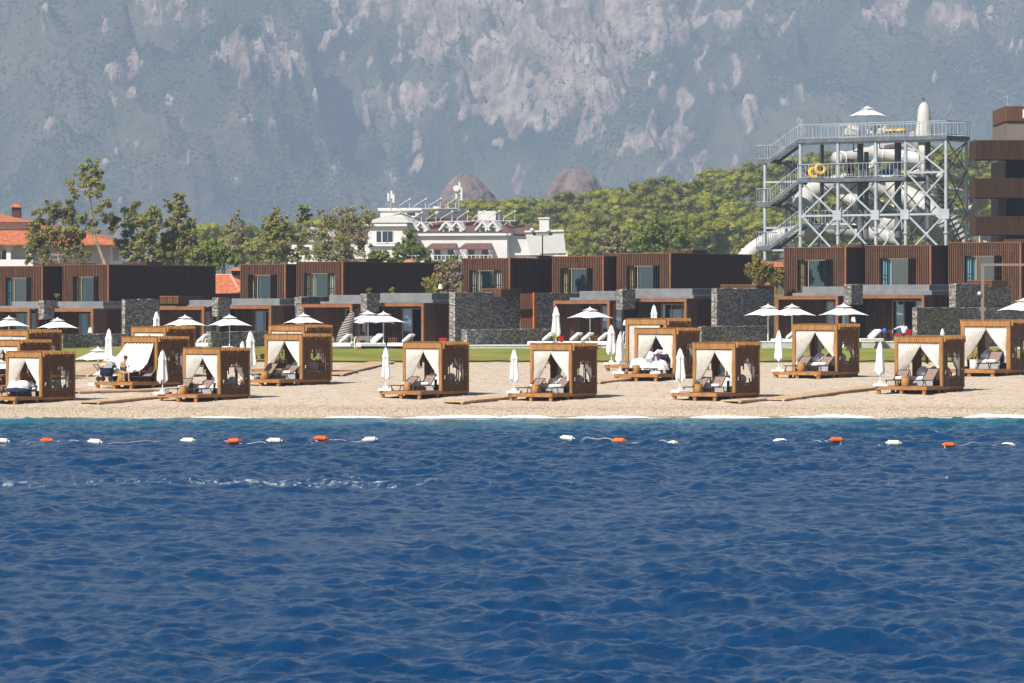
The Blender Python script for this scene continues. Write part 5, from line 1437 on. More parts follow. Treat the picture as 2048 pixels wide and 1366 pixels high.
# ------------------------------------------------------------------ people
def person(joint, label, loc, rz=0.0, scale=1.0, skin='skin', hair=True, top=None, bottom=None, hat=None):
    """joint: dict of joint positions in metres, feet near z=0. One continuous skinned body, clothes and hair as children."""
    J = {k: Vector(v) for k, v in joint.items()}
    names = ['pelvis','waist','chest','neck','head','crown','nose','sl','el','wl','hl','sr','er','wr','hr','pl','kl','al','tl','pr','kr','ar','tr']
    d = (J['head']-J['neck']).normalized(); J['crown'] = J['head'] + d*.10
    fw = Vector(joint.get('face', (0,-1,0))).normalized(); J['nose'] = J['head'] + fw*.105 - d*.01
    rad = dict(pelvis=.135, waist=.12, chest=.14, neck=.055, head=.095, crown=.075, nose=.018, sl=.065, el=.042, wl=.030, hl=.034, sr=.065, er=.042, wr=.030, hr=.034, pl=.095, kl=.058, al=.04, tl=.036, pr=.095, kr=.058, ar=.04, tr=.036)
    edges = [('pelvis','waist'),('waist','chest'),('chest','neck'),('neck','head'),('head','crown'),('head','nose'),('chest','sl'),('sl','el'),('el','wl'),('wl','hl'),('chest','sr'),('sr','er'),('er','wr'),('wr','hr'),('pelvis','pl'),('pl','kl'),('kl','al'),('al','tl'),('pelvis','pr'),('pr','kr'),('kr','ar'),('ar','tr')]
    def skin_mesh(nm, es, infl, root):
        used = [n for n in names if any(n in e for e in es)]
        if root in used: used.remove(root); used.insert(0, root)
        me = bpy.data.meshes.new(nm); me.from_pydata([J[n] for n in used], [(used.index(a), used.index(b)) for a, b in es], [])
        ob = bpy.data.objects.new(nm, me); C.objects.link(ob)
        sk = ob.modifiers.new('skin', 'SKIN'); sk.use_smooth_shade = True
        for i, n_ in enumerate(used):
            r_ = rad[n_]+infl; me.skin_vertices[0].data[i].radius = (r_*(1.25 if n_ in ('chest','pelvis','waist') else 1), r_); me.skin_vertices[0].data[i].use_root = (i == 0)
        ss = ob.modifiers.new('sub', 'SUBSURF'); ss.levels = 1; ss.render_levels = 1
        dg = bpy.context.evaluated_depsgraph_get(); dg.update()
        m2 = bpy.data.meshes.new_from_object(ob.evaluated_get(dg)); bpy.data.objects.remove(ob); return m2
    me = skin_mesh('person', edges, 0, 'pelvis')
    # fingers, ears and feet joined into the body mesh
    b = MB(); b.v = [tuple(v.co) for v in me.vertices]; b.f = [tuple(p.vertices) for p in me.polygons]; b.mi = [0]*len(b.f)
    for h_, w_, e_ in (('hl','wl','el'), ('hr','wr','er')):
        fd = (J[h_]-J[w_]).normalized(); sd = fd.cross(Vector((0,0,1)) if abs(fd.z) < .9 else Vector((1,0,0))).normalized(); dn = fd.cross(sd)
        for k in range(4):
            st = J[h_]+sd*(k-1.5)*.019; ln = (.075,.085,.08,.062)[k]
            b.tube([st, st+fd*ln*.55, st+fd*ln*.9+dn*.03], [.010,.009,.007], 5)
        st = J[w_].lerp(J[h_], .5)+sd*.03; b.tube([st, st+sd*.03+fd*.04, st+sd*.03+fd*.075], [.011,.010,.008], 5)
    sd = fw.cross(d).normalized()
    for sg in (-1, 1): b.ball(J['head']+sd*.092*sg, .024, 6, (.6, 1, 1.3)); b.ball(J['head']+sd*.035*sg+fw*.083+d*.015, .014, 6)
    b.ball(J['head']+fw*.088-d*.055, .02, 6, (1.2,.7,.5))
    o = b.build('person', M[skin], None, True); o.location = loc; o.rotation_euler = (0,0,rz); o.scale = (scale,)*3
    tag(o, label, 'person')
    if hair:
        h_ = MB(); h_.ball(J['head']-fw*.022+d*.05, .118, 12, (1,1,.95)); h_.build('hair', M[hair if isinstance(hair, str) else 'hair'], o, True)
    if top: link(top[0], skin_mesh(top[0], [e for e in edges if e in (('waist','chest'),('chest','sl'),('chest','sr'),('pelvis','waist')) or (top[2] and e in (('sl','el'),('sr','er'))) or (top[2] == 2 and e in (('el','wl'),('er','wr')))], .016, 'waist'), M[top[1]], o)
    if bottom: link(bottom[0], skin_mesh(bottom[0], [('pelvis','pl'),('pelvis','pr'),('pl','kl'),('pr','kr')] if bottom[2] == 1 else [('pelvis','pl'),('pelvis','pr'),('pl','kl'),('pr','kr'),('kl','al'),('kr','ar')], .015, 'pelvis'), M[bottom[1]], o)
    return o

# ------------------------------------------------------------------ cabanas and what stands on their decks
CW, CD, CH, DZ, DF_ = 2.4, 2.6, 2.75, 0.34, 2.0
def curtain_swag(mb, xo, xi, yy, z1, ztie, side, drop, rng, depth=.085, folds=10):
    """hangs from xo (outer) to xi (middle), gathered at the outer post at height ztie, tail down to drop"""
    ph = rng.uniform(0, 6)
    def fn(u, v):
        z = z1 + (drop-z1)*v
        t = (z1-z)/(z1-ztie)
        if t <= 1: g = (1-t**1.22)*.91 + .09
        else: g = .09 + .05*min(1, (t-1)*3)
        x = xo + (xi-xo)*u*min(1, g)
        y = yy + depth*(.35+.65*min(1, t*1.2))*math.sin(u*folds*6.283+ph+t*1.2)*(.5+.5*min(1,g*1.3)) 
        if v == 0: z += .02*math.sin(u*folds*2*6.283)
        return (x, y, z)
    mb.grid(fn, 70, 18)

def cabana(cid, xl, xr, xs, ytop, ybase, desc, closed=False, window=True, deck=True, straight=False):
    rng = random.Random(cid*13+5)
    th = R(36.5 - 8.5*xr/2048 + rng.uniform(-1.2, 1.2))
    s = (xr-xl)/(CW*math.cos(th)); d = dist_of_row(ybase); k = s*d/F; kz = (ybase-ytop)/(CH*s)*k
    loc = P(xr, ybase, d)
    # origin under the middle of the front edge
    ct, sn = math.cos(th), math.sin(th)
    off = Vector((-CW/2*ct, CW/2*sn, 0))*k
    o = empty('beach_cabana', loc+off, -th, (k, k, kz), f'wooden beach cabana, {desc}' if not closed else f'wooden beach cabana, {desc}', 'cabana', 'slatted wooden cabanas on the beach')
    Mx = Matrix.Translation(loc+off) @ Matrix.Rotation(-th, 4, 'Z') @ Matrix.Diagonal((k, k, kz, 1))
    hx = CW/2
    # deck of boards on stub legs
    b = MB(); y = -DF_
    n_ = int((CD+DF_)/.15)
    for i in range(n_): y0 = -DF_+(CD+DF_)*i/n_; e_ = .04 if y0 < -.1 else -.06; b.box(-hx-e_, hx+e_, y0+.012, y0+(CD+DF_)/n_, DZ-.04, DZ)
    for x in (-hx+.06, -.4, .4, hx-.06): b.box(x-.05, x+.05, -DF_+.03, CD-.1, DZ-.16, DZ-.041)
    b.box(-hx-.06, hx+.06, -DF_-.03, -DF_+.011, DZ-.17, DZ+.004)
    b.box(hx+.042, hx+.08, -DF_+.02, -.02, DZ-.17, DZ-.001); b.box(-hx-.08, -hx-.042, -DF_+.02, -.02, DZ-.17, DZ-.001)
    b.build('deck', M['deckwood'], o)
    for x in (-hx+.06, 0, hx-.08):
        for y in (-DF_+.1, -.3):
            b = MB(); b.box(x-.075, x+.075, y-.075, y+.075, -.45, DZ-.165); b.build('deck_leg', M['teak'], o)
    # portal frames front and back
    for nm, y in (('front_frame', 0), ('back_frame', CD-.12)):
        b = MB(); pw = .17
        b.bevbox(-hx, -hx+pw, y, y+.12, DZ-.1, CH-.32, .008); b.bevbox(hx-pw, hx, y, y+.12, DZ-.1, CH-.32, .008); b.bevbox(-hx, hx, y-.004, y+.124, CH-.319, CH-.05, .008)
        b.build(nm, M['teak'], o)
    # roof joists: their ends stand proud of the flanks
    b = MB(); n_ = 13
    for i in range(n_):
        y = .13+(CD-.3)*i/(n_-1); hgt = rng.choice((.15, .2, .24, .28, .34)); b.box(-hx-.07, hx+.11, y-.03, y+.03, CH-hgt, CH+rng.uniform(-.02, .02))
    n_ = 20
    for i in range(n_):
        x = -hx+.06+(CW-.12)*i/(n_-1); b.box(x-.02, x+.02, -.03, .128, CH-.049, CH+rng.uniform(-.005, .025))
    b.build('roof', M['teak'], o)
    # slatted flanks and back with a ragged opening
    def wall(axis, fixed, a0, a1, nm, wa, wb):
        b = MB(); n_ = int((a1-a0)/.084); p_ = (a1-a0)/n_
        for i in range(n_):
            c = a0+(i+.5)*p_; segs = [(-.12, CH-.12)]
            if window and wa < c < wb and rng.random() > .09:
                e = min((c-wa), (wb-c))/(wb-wa)*2
                segs = [(-.12, rng.uniform(.62, 1.05-.18*e)), (rng.uniform(1.65, 1.9)+.12*e, CH-.12)]
                if rng.random() < .3: segs[1] = (rng.uniform(1.35, 1.6), CH-.12)
            for z0, z1 in segs:
                dw = rng.uniform(.046, .058)
                if axis == 1: b.box(fixed-.016, fixed+.016, c-dw/2, c+dw/2, z0, z1)
                else: b.box(c-dw/2, c+dw/2, fixed-.03, fixed+.03, z0, z1)
        for z in (.74, 1.72):
            if axis == 1: b.box(fixed-.045, fixed-.017, a0, a1, z, z+.035)
            else: b.box(a0, a1, fixed-.028, fixed-.002, z, z+.035)
        b.build(nm, M['teak_shaded'], o)
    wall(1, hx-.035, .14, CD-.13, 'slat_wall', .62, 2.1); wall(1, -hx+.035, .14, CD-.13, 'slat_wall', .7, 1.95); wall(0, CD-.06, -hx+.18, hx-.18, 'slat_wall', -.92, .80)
    # curtains
    zr = CH-.36; 
    b = MB(); b.tube([(-hx+.17, .06, zr+.05), (hx-.17, .06, zr+.05)], .014, 6)
    for i in range(22): x = -hx+.2+(CW-.4)*i/21; b.box(x-.008, x+.008, .052, .068, zr-.02, zr+.05)
    b.build('curtain_rod', M['dark_metal'], o)
    if closed:
        b = MB(); zb = DZ+.52
        def fn(u, v):
            bil = math.sin(math.pi*min(1, v*1.0)*.9)
            xx = -hx+.22+(CW-.5)*u; l_ = (1-u)
            x = xx - v**1.6*l_*1.05*(1-.2*u) + .10*v*v*u
            y = .06 - v**1.4*(.55+.75*l_) + .05*math.sin(u*8*6.283)*(1-.5*v) - .10*math.sin(u*3.1*6.283+1)*v
            zend = zb + .42*max(0, (u-.75)/.25)**1.2 - .20*l_**2*1.0
            z = zr + (zend-zr)*v + .02*math.sin(u*16*6.283)*(1 if v == 0 else 0) 
            return (x, y, z)
        b.grid(fn, 96, 26); b.build('curtain', M['curtain'], o, True)
    elif straight:
        b = MB(); b.grid(lambda u, v: (-hx+.2+.42*u*(1-.15*v), .06+.05*math.sin(u*5*6.283), zr+(DZ+.1-zr)*v), 40, 6); b.build('curtain', M['curtain'], o, True)
        b = MB(); b.grid(lambda u, v: (-hx+.6+1.4*u, .06+.04*math.sin(u*12*6.283), zr-.45*v), 60, 3); b.build('curtain', M['curtain'], o, True)
    else:
        b = MB(); curtain_swag(b, -hx+.19, .05+rng.uniform(-.06,.06), .06, zr, DZ+.42+rng.uniform(-.08,.08), -1, DZ+.12, rng); b.build('curtain', M['curtain'], o, True)
        b = MB(); curtain_swag(b, hx-.19, -.02+rng.uniform(-.06,.06), .075, zr, DZ+.78+rng.uniform(-.12,.12), 1, DZ+.3, rng); b.build('curtain', M['curtain'], o, True)
    b = MB(); curtain_swag(b, hx-.25, .3, CD-.2, zr, DZ+.7, 1, DZ+.3, rng, .05, 9); b.build('curtain', M['curtain'], o, True)
    if rng.random() < .5: b = MB(); curtain_swag(b, -hx+.25, -.45, CD-.22, zr, DZ+.6, 1, DZ+.3, rng, .05, 7); b.build('curtain', M['curtain'], o, True)
    b = MB(); curtain_swag(b, 0, -1.4, 0, zr, DZ+.75, 1, DZ+.35, rng, .04, 8); b.xf(Matrix.Translation((hx-.1, CD-.35, 0)) @ Matrix.Rotation(R(90), 4, 'Z')); b.build('curtain', M['curtain'], o, True)
    # tie-backs on the flank
    b = MB(); 
    for y, z in ((.28, 1.05), (.26, .95), (CD-.4, 1.12)): b.ball((hx+.03, y, z), .035, 6)
    b.build('tie_back', M['curtain'], o)
    return o, Mx, k

def world(Mx, x, y, z=DZ): return Mx @ Vector((x, y, z))
def lounger(Mx, rz, k, x, label, m='sling', towel=True, y=-1.75, back=42):
    o = empty('sun_lounger', world(Mx, x, y), rz, k, label, 'sun lounger', 'sun loungers on the cabana decks')
    zs = .27; bl = .78
    b = MB(); hw = .29; yb = 1.15; ca, sa = math.cos(R(back)), math.sin(R(back))
    for sg in (-1, 1):
        b.bar((sg*hw, 0, zs), (sg*hw, yb, zs), .04); b.bar((sg*hw, yb, zs), (sg*hw, yb+bl*ca, zs+bl*sa), .035)
        b.bar((sg*hw, yb, zs), (sg*hw, yb+.5, zs), .035)
    b.bar((-hw, .02, zs), (hw, .02, zs), .035); b.bar((-hw, yb+bl*ca, zs+bl*sa), (hw, yb+bl*ca, zs+bl*sa), .035)
    b.bar((0, yb+.45, zs), (0, yb+.5*ca, zs+.5*sa), .03)
    b.build('frame', M['dark_metal'], o)
    for sg in (-1, 1):
        for yy, dy in ((.25, -.12), (yb+.25, .14)):
            b = MB(); b.bar((sg*hw, yy, zs-.02), (sg*hw, yy+dy, 0), .032); b.build('leg', M['dark_metal'], o)
    b = MB(); b.box(-hw+.02, hw-.02, .05, yb, zs-.012, zs+.012); b.build('seat', M[m], o)
    b = MB(); b.grid(lambda u, v: (-hw+.02+(2*hw-.04)*u, yb+.01+(bl)*ca*v+.02*math.sin(v*3.14), zs+.015+bl*sa*v-.025*math.sin(v*3.14)), 4, 8); b.build('backrest', M[m], o, True)
    if towel:
        b = MB(); b.tube([(-.2, yb-.05, zs+.09), (.2, yb-.05, zs+.09)], .075, 10); b.build('towel', M['cushion'], o, True)
    return o
def stool(Mx, k, x, y, label, m='drum'):
    o = empty('drum_stool', world(Mx, x, y), 0, k, label, 'stool', 'rattan drum stools on the cabana decks')
    b = MB(); b.lathe([(.17, 0), (.2, .03), (.19, .2), (.2, .38), (.185, .41)], (0,0,0), 18); b.build('drum', M[m], o, True)
    b = MB(); b.lathe([(.205, .411), (.205, .435)], (0,0,0), 18); b.build('top', M[m], o)
def daybed(Mx, rz, k, label, rng):
    o = empty('day_bed', world(Mx, 0, 1.35), rz, k, label, 'day bed', 'upholstered day beds inside the cabanas')
    b = MB(); b.bevbox(-1.0, .95, -.75, .95, 0, .28, .03); b.build('base', M['grey_cushion'], o)
    b = MB(); b.bevbox(-.98, .93, -.73, .93, .281, .42, .05); b.build('mattress', M['cushion'], o, False)
    for x, mm in ((-.62, 'cushion'), (-.05, 'grey_cushion'), (.5, 'grey_cushion')):
        b = MB(); b.ball((x, .62, .62), .30, 12, (.95, .45, .85)); b.build('back_cushion', M[mm], o, True)
    for x in (-.35, .15):
        b = MB(); b.ball((x+rng.uniform(-.1,.1), -.35, .55), .24, 12, (1.1, .6, .75)); b.build('pillow', M['cushion'], o, True)
def coolbox(Mx, rz, k, label):
    o = empty('storage_box', world(Mx, .86, .35), rz, k, label, 'box', 'charcoal storage boxes in the cabanas')
    b = MB(); b.bevbox(-.22, .22, -.2, .24, 0, .52, .02); b.build('box', M['charcoal'], o)
    b = MB(); b.bevbox(-.235, .235, -.215, .255, .521, .57, .015); b.build('lid', M['charcoal'], o)

def closed_umbrella(loc, label, hgt=2.35, k=1.0, base=True, seed=0):
    rng = random.Random(seed); k = k*hgt/2.35
    o = empty('closed_umbrella', loc, rng.uniform(0, 6), k, label, 'umbrella', 'closed white umbrellas')
    b = MB(); b.tube([(0,0,0), (0,0,2.3)], .026, 8); b.build('pole', M['white'], o)
    if base:
        b = MB(); b.bevbox(-.38, .38, -.38, .38, 0, .13, .03); b.bevbox(-.12, .12, -.12, .12, .131, .24, .02); b.build('base', M['white_plastic'], o)
    lob = [rng.uniform(.7, 1.3) for _ in range(8)]; p0 = rng.uniform(0, 6)
    prof = [(.045,2.36),(.085,2.33),(.12,2.2),(.15,2.05),(.205,1.9),(.175,1.82),(.18,1.6),(.195,1.35),(.215,1.1),(.235,.9),(.225,.74)]
    b = MB(); nn = 48; zs = [p[1] for p in prof]; rs = [p[0] for p in prof]
    def fn(u, v):
        t = v*(len(prof)-1); i = min(int(t), len(prof)-2); f_ = t-i
        r_ = rs[i]*(1-f_)+rs[i+1]*f_; z = zs[i]*(1-f_)+zs[i+1]*f_
        a = u*6.28318; fo = math.cos(a*4+p0+.7*v)
        ampl = .08+.22*v
        rr = r_*(1+ampl*fo*lob[int(u*8) % 8] + .05*math.sin(a*11+p0))
        z2 = z + (.10*fo*v**6)
        if i >= 8: z2 -= .05*lob[int(u*8) % 8]*v
        return (rr*math.cos(a)+.03*v*math.sin(p0), rr*math.sin(a), z2)
    b.grid(fn, nn, 22); b.build('canopy', M['canvas'], o, True)
    b = MB(); b.tube([(0,0,2.35), (0,0,2.43)], .03, 8); b.build('finial', M['white'], o)
    return o
def open_umbrella(loc, label, half, hgt, rz=R(28), drop=.8, base=True, pole=True, seed=0):
    o = empty('open_umbrella', loc, rz, 1, label, 'umbrella', 'open white square umbrellas')
    z1 = hgt; z0 = hgt-drop*half/1.5
    b = MB()
    def fn(u, v, h=half, za=z0, zb=z1, rmin=.0):
        a = u*4; i = int(a) % 4; f_ = a-int(a)
        cs = [(-1,-1),(1,-1),(1,1),(-1,1),(-1,-1)]
        x = cs[i][0]*(1-f_)+cs[i+1][0]*f_; y = cs[i][1]*(1-f_)+cs[i+1][1]*f_
        t = rmin+(1-rmin)*v
        sag = -.10*h/1.5*math.sin(math.pi*f_)*t**2*-1
        inward = 1-.05*math.sin(math.pi*f_)*t
        return (x*h*t*inward, y*h*t*inward, zb+(za-zb)*(t**.9) + sag*.9 - .05*h*math.sin(math.pi*t)*.6)
    b.grid(lambda u, v: fn(u, v, rmin=.22), 48, 8); b.build('canopy', M['canvas'], o, True)
    b = MB(); b.grid(lambda u, v: fn(u, v, half*.36, z1-.20*half/1.5, z1+.09*half/1.5), 32, 4); b.build('vent', M['canvas'], o, True)
    b = MB()
    for c in ((-1,-1),(1,-1),(1,1),(-1,1)): b.bar((0,0,z1-.06), (c[0]*half*.97, c[1]*half*.97, z0-.02), .03)
    b.build('ribs', M['white'], o)
    b = MB(); b.tube([(0,0,0), (0,0,z1+.12)], .04, 8); b.build('pole', M['white'], o)
    if base: b = MB(); b.bevbox(-.4, .4, -.4, .4, 0, .13, .03); b.build('base', M['white_plastic'], o)
    return o

CAB = [
 (1, 5, 83, 147, 703, 806, 'leftmost in the front row, with a parasol at its left'),
 (2, 362, 440, 498, 696, 801, 'second from the left in the front row'),
 (3, 804, 883, 943, 684, 795, 'standing alone left of the picture centre'),
 (4, 1060, 1143, 1203, 687, 800, 'front one right of the picture centre'),
 (5, 1387, 1470, 1534, 685, 799, 'right curtain tied in a tail, beside a long walkway'),
 (6, 1793, 1885, 1943, 672, 786, 'rightmost in the front row, low parasol tip behind it'),
 (7, 1926, 2020, 2086, 640, 752, 'cut by the right edge of the picture'),
 (8, 1587, 1674, 1731, 648, 756, 'on the upper beach below three open parasols'),
 (9, 1270, 1351, 1407, 656, 760, 'heaped with white bedding, people inside'),
 (10, 1252, 1332, 1386, 637, 742, 'straight curtain, right behind the one with bedding'),
 (11, 526, 604, 662, 668, 771, 'left of centre, in front of a twin'),
 (12, 534, 608, 663, 650, 750, 'left of centre, hidden behind its twin'),
 (13, 238, 314, 372, 673, 776, 'one wide curtain closed and billowing out'),
 (14, 258, 331, 388, 653, 755, 'behind the one with the closed curtain'),
 (15, -36, 39, 100, 680, 784, 'middle of the three stacked at the left edge'),
 (16, -22, 56, 116, 660, 762, 'rearmost of the three stacked at the left edge'),
]
SHORT = {1:'the leftmost front cabana', 2:'the second front cabana from left', 3:'the cabana alone left of centre', 4:'the front cabana right of centre', 5:'the cabana beside the long walkway',
 6:'the rightmost front cabana', 7:'the cabana cut by the right edge', 8:'the cabana below three open parasols', 9:'the cabana heaped with bedding', 10:'the cabana behind the bedding heap', 11:'the left-centre cabana before its twin', 13:'the cabana with the closed curtain', 14:'the cabana behind the closed curtain one'}
CM = {}
for c in CAB:
    cid = c[0]; o, Mx, k = cabana(*c, closed=(cid == 13), straight=(cid == 10))
    CM[cid] = (Mx, k, o.rotation_euler.z); rng = random.Random(cid)
    rz = o.rotation_euler.z
    if cid in (2,3,4,5,6,8,11):
        mf = {6:(.5,)}.get(cid, (.5,))
        lounger(Mx, rz+R(rng.uniform(-7,7)), k, -.62+rng.uniform(-.06,.06), f'left brown lounger on the deck of {SHORT[cid]}', 'sling', rng.random() < .5, -1.75+rng.uniform(-.12,.15), rng.choice((34, 42, 42, 50)))
        lounger(Mx, rz+R(rng.uniform(-7,7)), k, .58+rng.uniform(-.06,.06), f'right brown lounger on the deck of {SHORT[cid]}', 'sling', rng.random() < .7, -1.75+rng.uniform(-.12,.15), rng.choice((34, 42, 42, 50)))
        stool(Mx, k, -.05+rng.uniform(-.08,.08), -1.35+rng.uniform(-.2,.2), f'golden drum stool between the loungers of {SHORT[cid]}')
    if cid in (1,2,3,4,5,6,7,8,9,10,11): daybed(Mx, rz, k, f'grey day bed with cushions inside {SHORT[cid]}', rng)
    if cid in (1,2,3,4,5,6,7,8,9,11): coolbox(Mx, rz, k, f'charcoal storage box at right inside {SHORT[cid]}')
Mx, k, rz = CM[1]
lounger(Mx, rz, k, -.3, 'black lounger strewn with navy towels on the leftmost front deck', 'sling_dark', False, -1.2, 12); lounger(Mx, rz, k, .6, 'second black lounger on the leftmost front deck, nearest its post', 'sling_dark', False, -1.3, 8)
Mx, k, rz = CM[7]
lounger(Mx, rz, k, .58, 'brown lounger on the deck cut by the right edge'); stool(Mx, k, -.1, -1.1, 'white drum table on the deck cut by the right edge', 'white_plastic')
Mx, k, rz = CM[9]
lounger(Mx, rz, k, -.62, 'left dark lounger under the heaped white bedding', 'sling_dark', False, -1.75, 10); lounger(Mx, rz, k, .55, 'right lounger half buried under the white bedding', 'sling', False, -1.75, 14)
stool(Mx, k, -.3, -1.45, 'golden drum stool before the heaped white bedding')
Mx, k, rz = CM[13]
lounger(Mx, rz, k, -.5, 'black lounger beside the pram under the billowing curtain', 'sling_dark', False, -1.25); lounger(Mx, rz, k, .85, 'brown lounger behind the seated reader', 'sling', False, -1.55)
stool(Mx, k, .12, -1.5, 'golden drum stool the reader sits on'); coolbox(Mx, rz, k, 'charcoal storage box beside the billowing closed curtain')

# bedding heaps
def heap(loc, sx, sy, sz, label, seed):
    b = MB(); n_ = 40
    q = seed*3.7
    def fn(u, v):
        a = u*6.28318; t = v; r_ = math.cos(t*1.5708)**.7 if v < 1 else 0
        nz = float(fbm(np.array([math.cos(a)*1.8+q+t]), np.array([math.sin(a)*1.8+q*2+t*1.3]), 4)[0])-.5
        kk = 1+1.1*nz
        return (r_*math.cos(a)*sx*kk, r_*math.sin(a)*sy*kk, sz*math.sin(t*1.5708)*(1+.6*nz))
    b.grid(fn, n_, 14); o = b.build('bedding_heap', M['cushion'], None, True); o.location = loc
    return tag(o, label, 'bedding', 'white bedding heaped on a cabana deck')
Mx, k, rz = CM[9]
heap(world(Mx, -.55, -.75, DZ+.25), .48, .42, .50, 'white bedding heap on the left, tallest by the stool', 1)
heap(world(Mx, .05, -.85, DZ+.2), .36, .36, .36, 'small white bedding heap in the middle', 2)
heap(world(Mx, .72, -.85, DZ+.2), .44, .40, .46, 'white bedding heap on the right by the post', 3)
heap(world(Mx, .85, -1.5, DZ), .25, .2, .14, 'white cloth dropped on the deck edge by the bedding', 4)

# ---- umbrellas
def at_ground(px, py):
    d = dist_of_row(py); return P(px, py, d)
CU = [(2, 318, 709, 799, 'closed white umbrella on the second front deck from the left'), (3, 766, 697, 790, 'closed white umbrella on the lone deck left of centre'),
 (4, 1022, 703, 797, 'closed white umbrella on the front deck right of centre'), (5, 1357, 699, 797, 'closed white umbrella on the deck beside the long walkway'),
 (6, 1753, 686, 783, 'closed white umbrella on the rightmost front deck'), (8, 1552, 663, 754, 'closed white umbrella on the deck below three open parasols'),
 (9, 1235, 669, 758, 'front one of two closed umbrellas left of the bedding heap'), (10, 1218, 652, 740, 'rear one of two closed umbrellas left of the bedding heap'), (11, 500, 665, 748, 'closed white umbrella between the two left-centre cabanas')]
for cid, px, yt, yb, lb in CU:
    Mx, k, rz = CM[cid]
    # stands on the front left corner of its deck
    p = world(Mx, -CW/2+.34, -DF_+.42)
    dd = p.y; s = F/dd
    x = (px-1024)/s; zt = CAMH+(HY-yt)/s
    p2 = Vector((p.x*.35 + x*.65, p.y, p.z))
    closed_umbrella(p2, lb, min(2.45, max(2.0, zt-p2.z)), 1, True, cid)
g_ = at_ground(218, 752); closed_umbrella(g_, 'closed white umbrella with ragged hem behind the open parasol by the pram', 2.45, 1, True, 30)
g_ = at_ground(485, 762); closed_umbrella(g_, 'closed umbrella whose tip shows over the second front cabana', 2.0, 1, True, 31)
def terr(px, ytop, hgt, d=319.5): 
    return Vector(((px-1024)*d/F, d, 2.06)), CAMH+(HY-ytop)*d/F-2.06
for px, yt, lb, sd in ((1112, 615, 'closed umbrella on the terrace above the red and green towels', 32), (1308, 612, 'closed umbrella on the terrace behind the stacked right cabanas', 33), (313, 625, 'closed umbrella on the terrace behind the closed curtain cabana', 34), (1885, 658, 'closed umbrella tip behind the rightmost front cabana', 35)):
    d = 319.5 if sd != 35 else 300
    l_ = Vector(((px-1024)*d/F, d, gz(0, d) if sd == 35 else 2.06)); h_ = CAMH+(HY-yt)*d/F-l_.z; closed_umbrella(l_, lb, h_, 1, True, sd)
OU = [(18, 630, 41, 317, 'open white parasol at the left edge, first of the terrace row'), (115, 633, 42, 317, 'open white parasol over the low stone wall at the left'), (370, 628, 42, 318, 'open white parasol right of a closed one, over the rear left cabana'),
 (459, 627, 45, 317, 'open white parasol over the middle left low stone wall'), (607, 624, 40, 316, 'open white parasol behind the two left-centre cabanas'), (736, 621, 51, 320, 'left one of two overlapping open parasols on the terrace'),
 (767, 621, 43, 318, 'right one of two overlapping open parasols on the terrace'), (1180, 614, 43, 319, 'open white parasol above the white loungers right of centre'), (1536, 608, 46, 319, 'leftmost of the three open parasols at the right'),
 (1584, 606, 46, 317, 'middle one of the three open parasols at the right'), (1687, 605, 47, 317, 'rightmost of the three open parasols, beside a lamp'), (2050, 593, 53, 312, 'open white parasol cut by the right edge')]
for px, yt, hw, d, lb in OU:
    s = F/d; hgt = CAMH+(HY-yt)/s-2.0
    open_umbrella(Vector(((px-1024)/s, d, 2.06 if d > 318.4 else 2.0)), lb, hw*1.05/s/1.36, hgt-.15, R(26 + (px*7 % 11)), .88, True)
p = at_ground(196, 771); s = F/p.y; open_umbrella(p, 'open white parasol on the beach beside the pram', 52/s/1.36, CAMH+(HY-691)/s-p.z-.15, R(26), .9)
p = at_ground(-4, 796); s = F/p.y; open_umbrella(p, 'open white parasol on the beach cut by the left edge', 58/s/1.36, CAMH+(HY-713)/s-p.z-.15, R(30), .70)
p = T3(1735, 267, 1.6); s = F/p.y; open_umbrella(p, 'open white parasol with upturned corners on top of the slide tower', 37/s/1.36, 53/s, R(34), 1.0, False)

# ---- pram and its reader, orange board
Mx, k, rz = CM[13]
def pram():
    o = empty('pram', world(Mx, -1.02, -1.35), rz+R(10), k, 'navy pram with pale grey hood under the beach parasol', 'pram')
    b = MB(); 
    b.grid(lambda u, v: ((.42-.12*v)*math.cos(u*6.283)*1.05, (.24-.06*v)*math.sin(u*6.283), .72-.30*v), 24, 5); b.tube([(-.3,0,.42),(.3,0,.42)], .15, 8); b.build('carrycot', M['navy'], o, True)
    b = MB(); b.grid(lambda u, v: (.12+.34*math.cos(u*3.1416*.62), .25*math.cos(v*3.1416), .70+.36*math.sin(u*3.1416*.62+.35)*abs(math.sin(v*3.1416))**.5), 12, 10); b.build('hood', M['grey_cloth'], o, True)
    b = MB()
    for sg in (-1, 1):
        b.bar((-.35, sg*.2, .15), (.35, sg*.2, .55), .03); b.bar((.35, sg*.2, .15), (-.35, sg*.2, .55), .03); b.bar((-.35, sg*.2, .55), (-.68, sg*.2, .86), .03)
    b.bar((-.68, -.2, .86), (-.68, .2, .86), .04); b.build('frame', M['dark_metal'], o)
    for x in (-.36, .36):
        for sg in (-1, 1):
            b = MB(); b.tube([(x, sg*.22-.02, .14), (x, sg*.22+.02, .14)], .14, 14); b.build('wheel', M['dark_metal'], o)
    b = MB(); b.ball((-.1, 0, .86), .17, 8, (1.3, .9, .5)); b.build('blanket', M['cushion'], o, True)
pram()
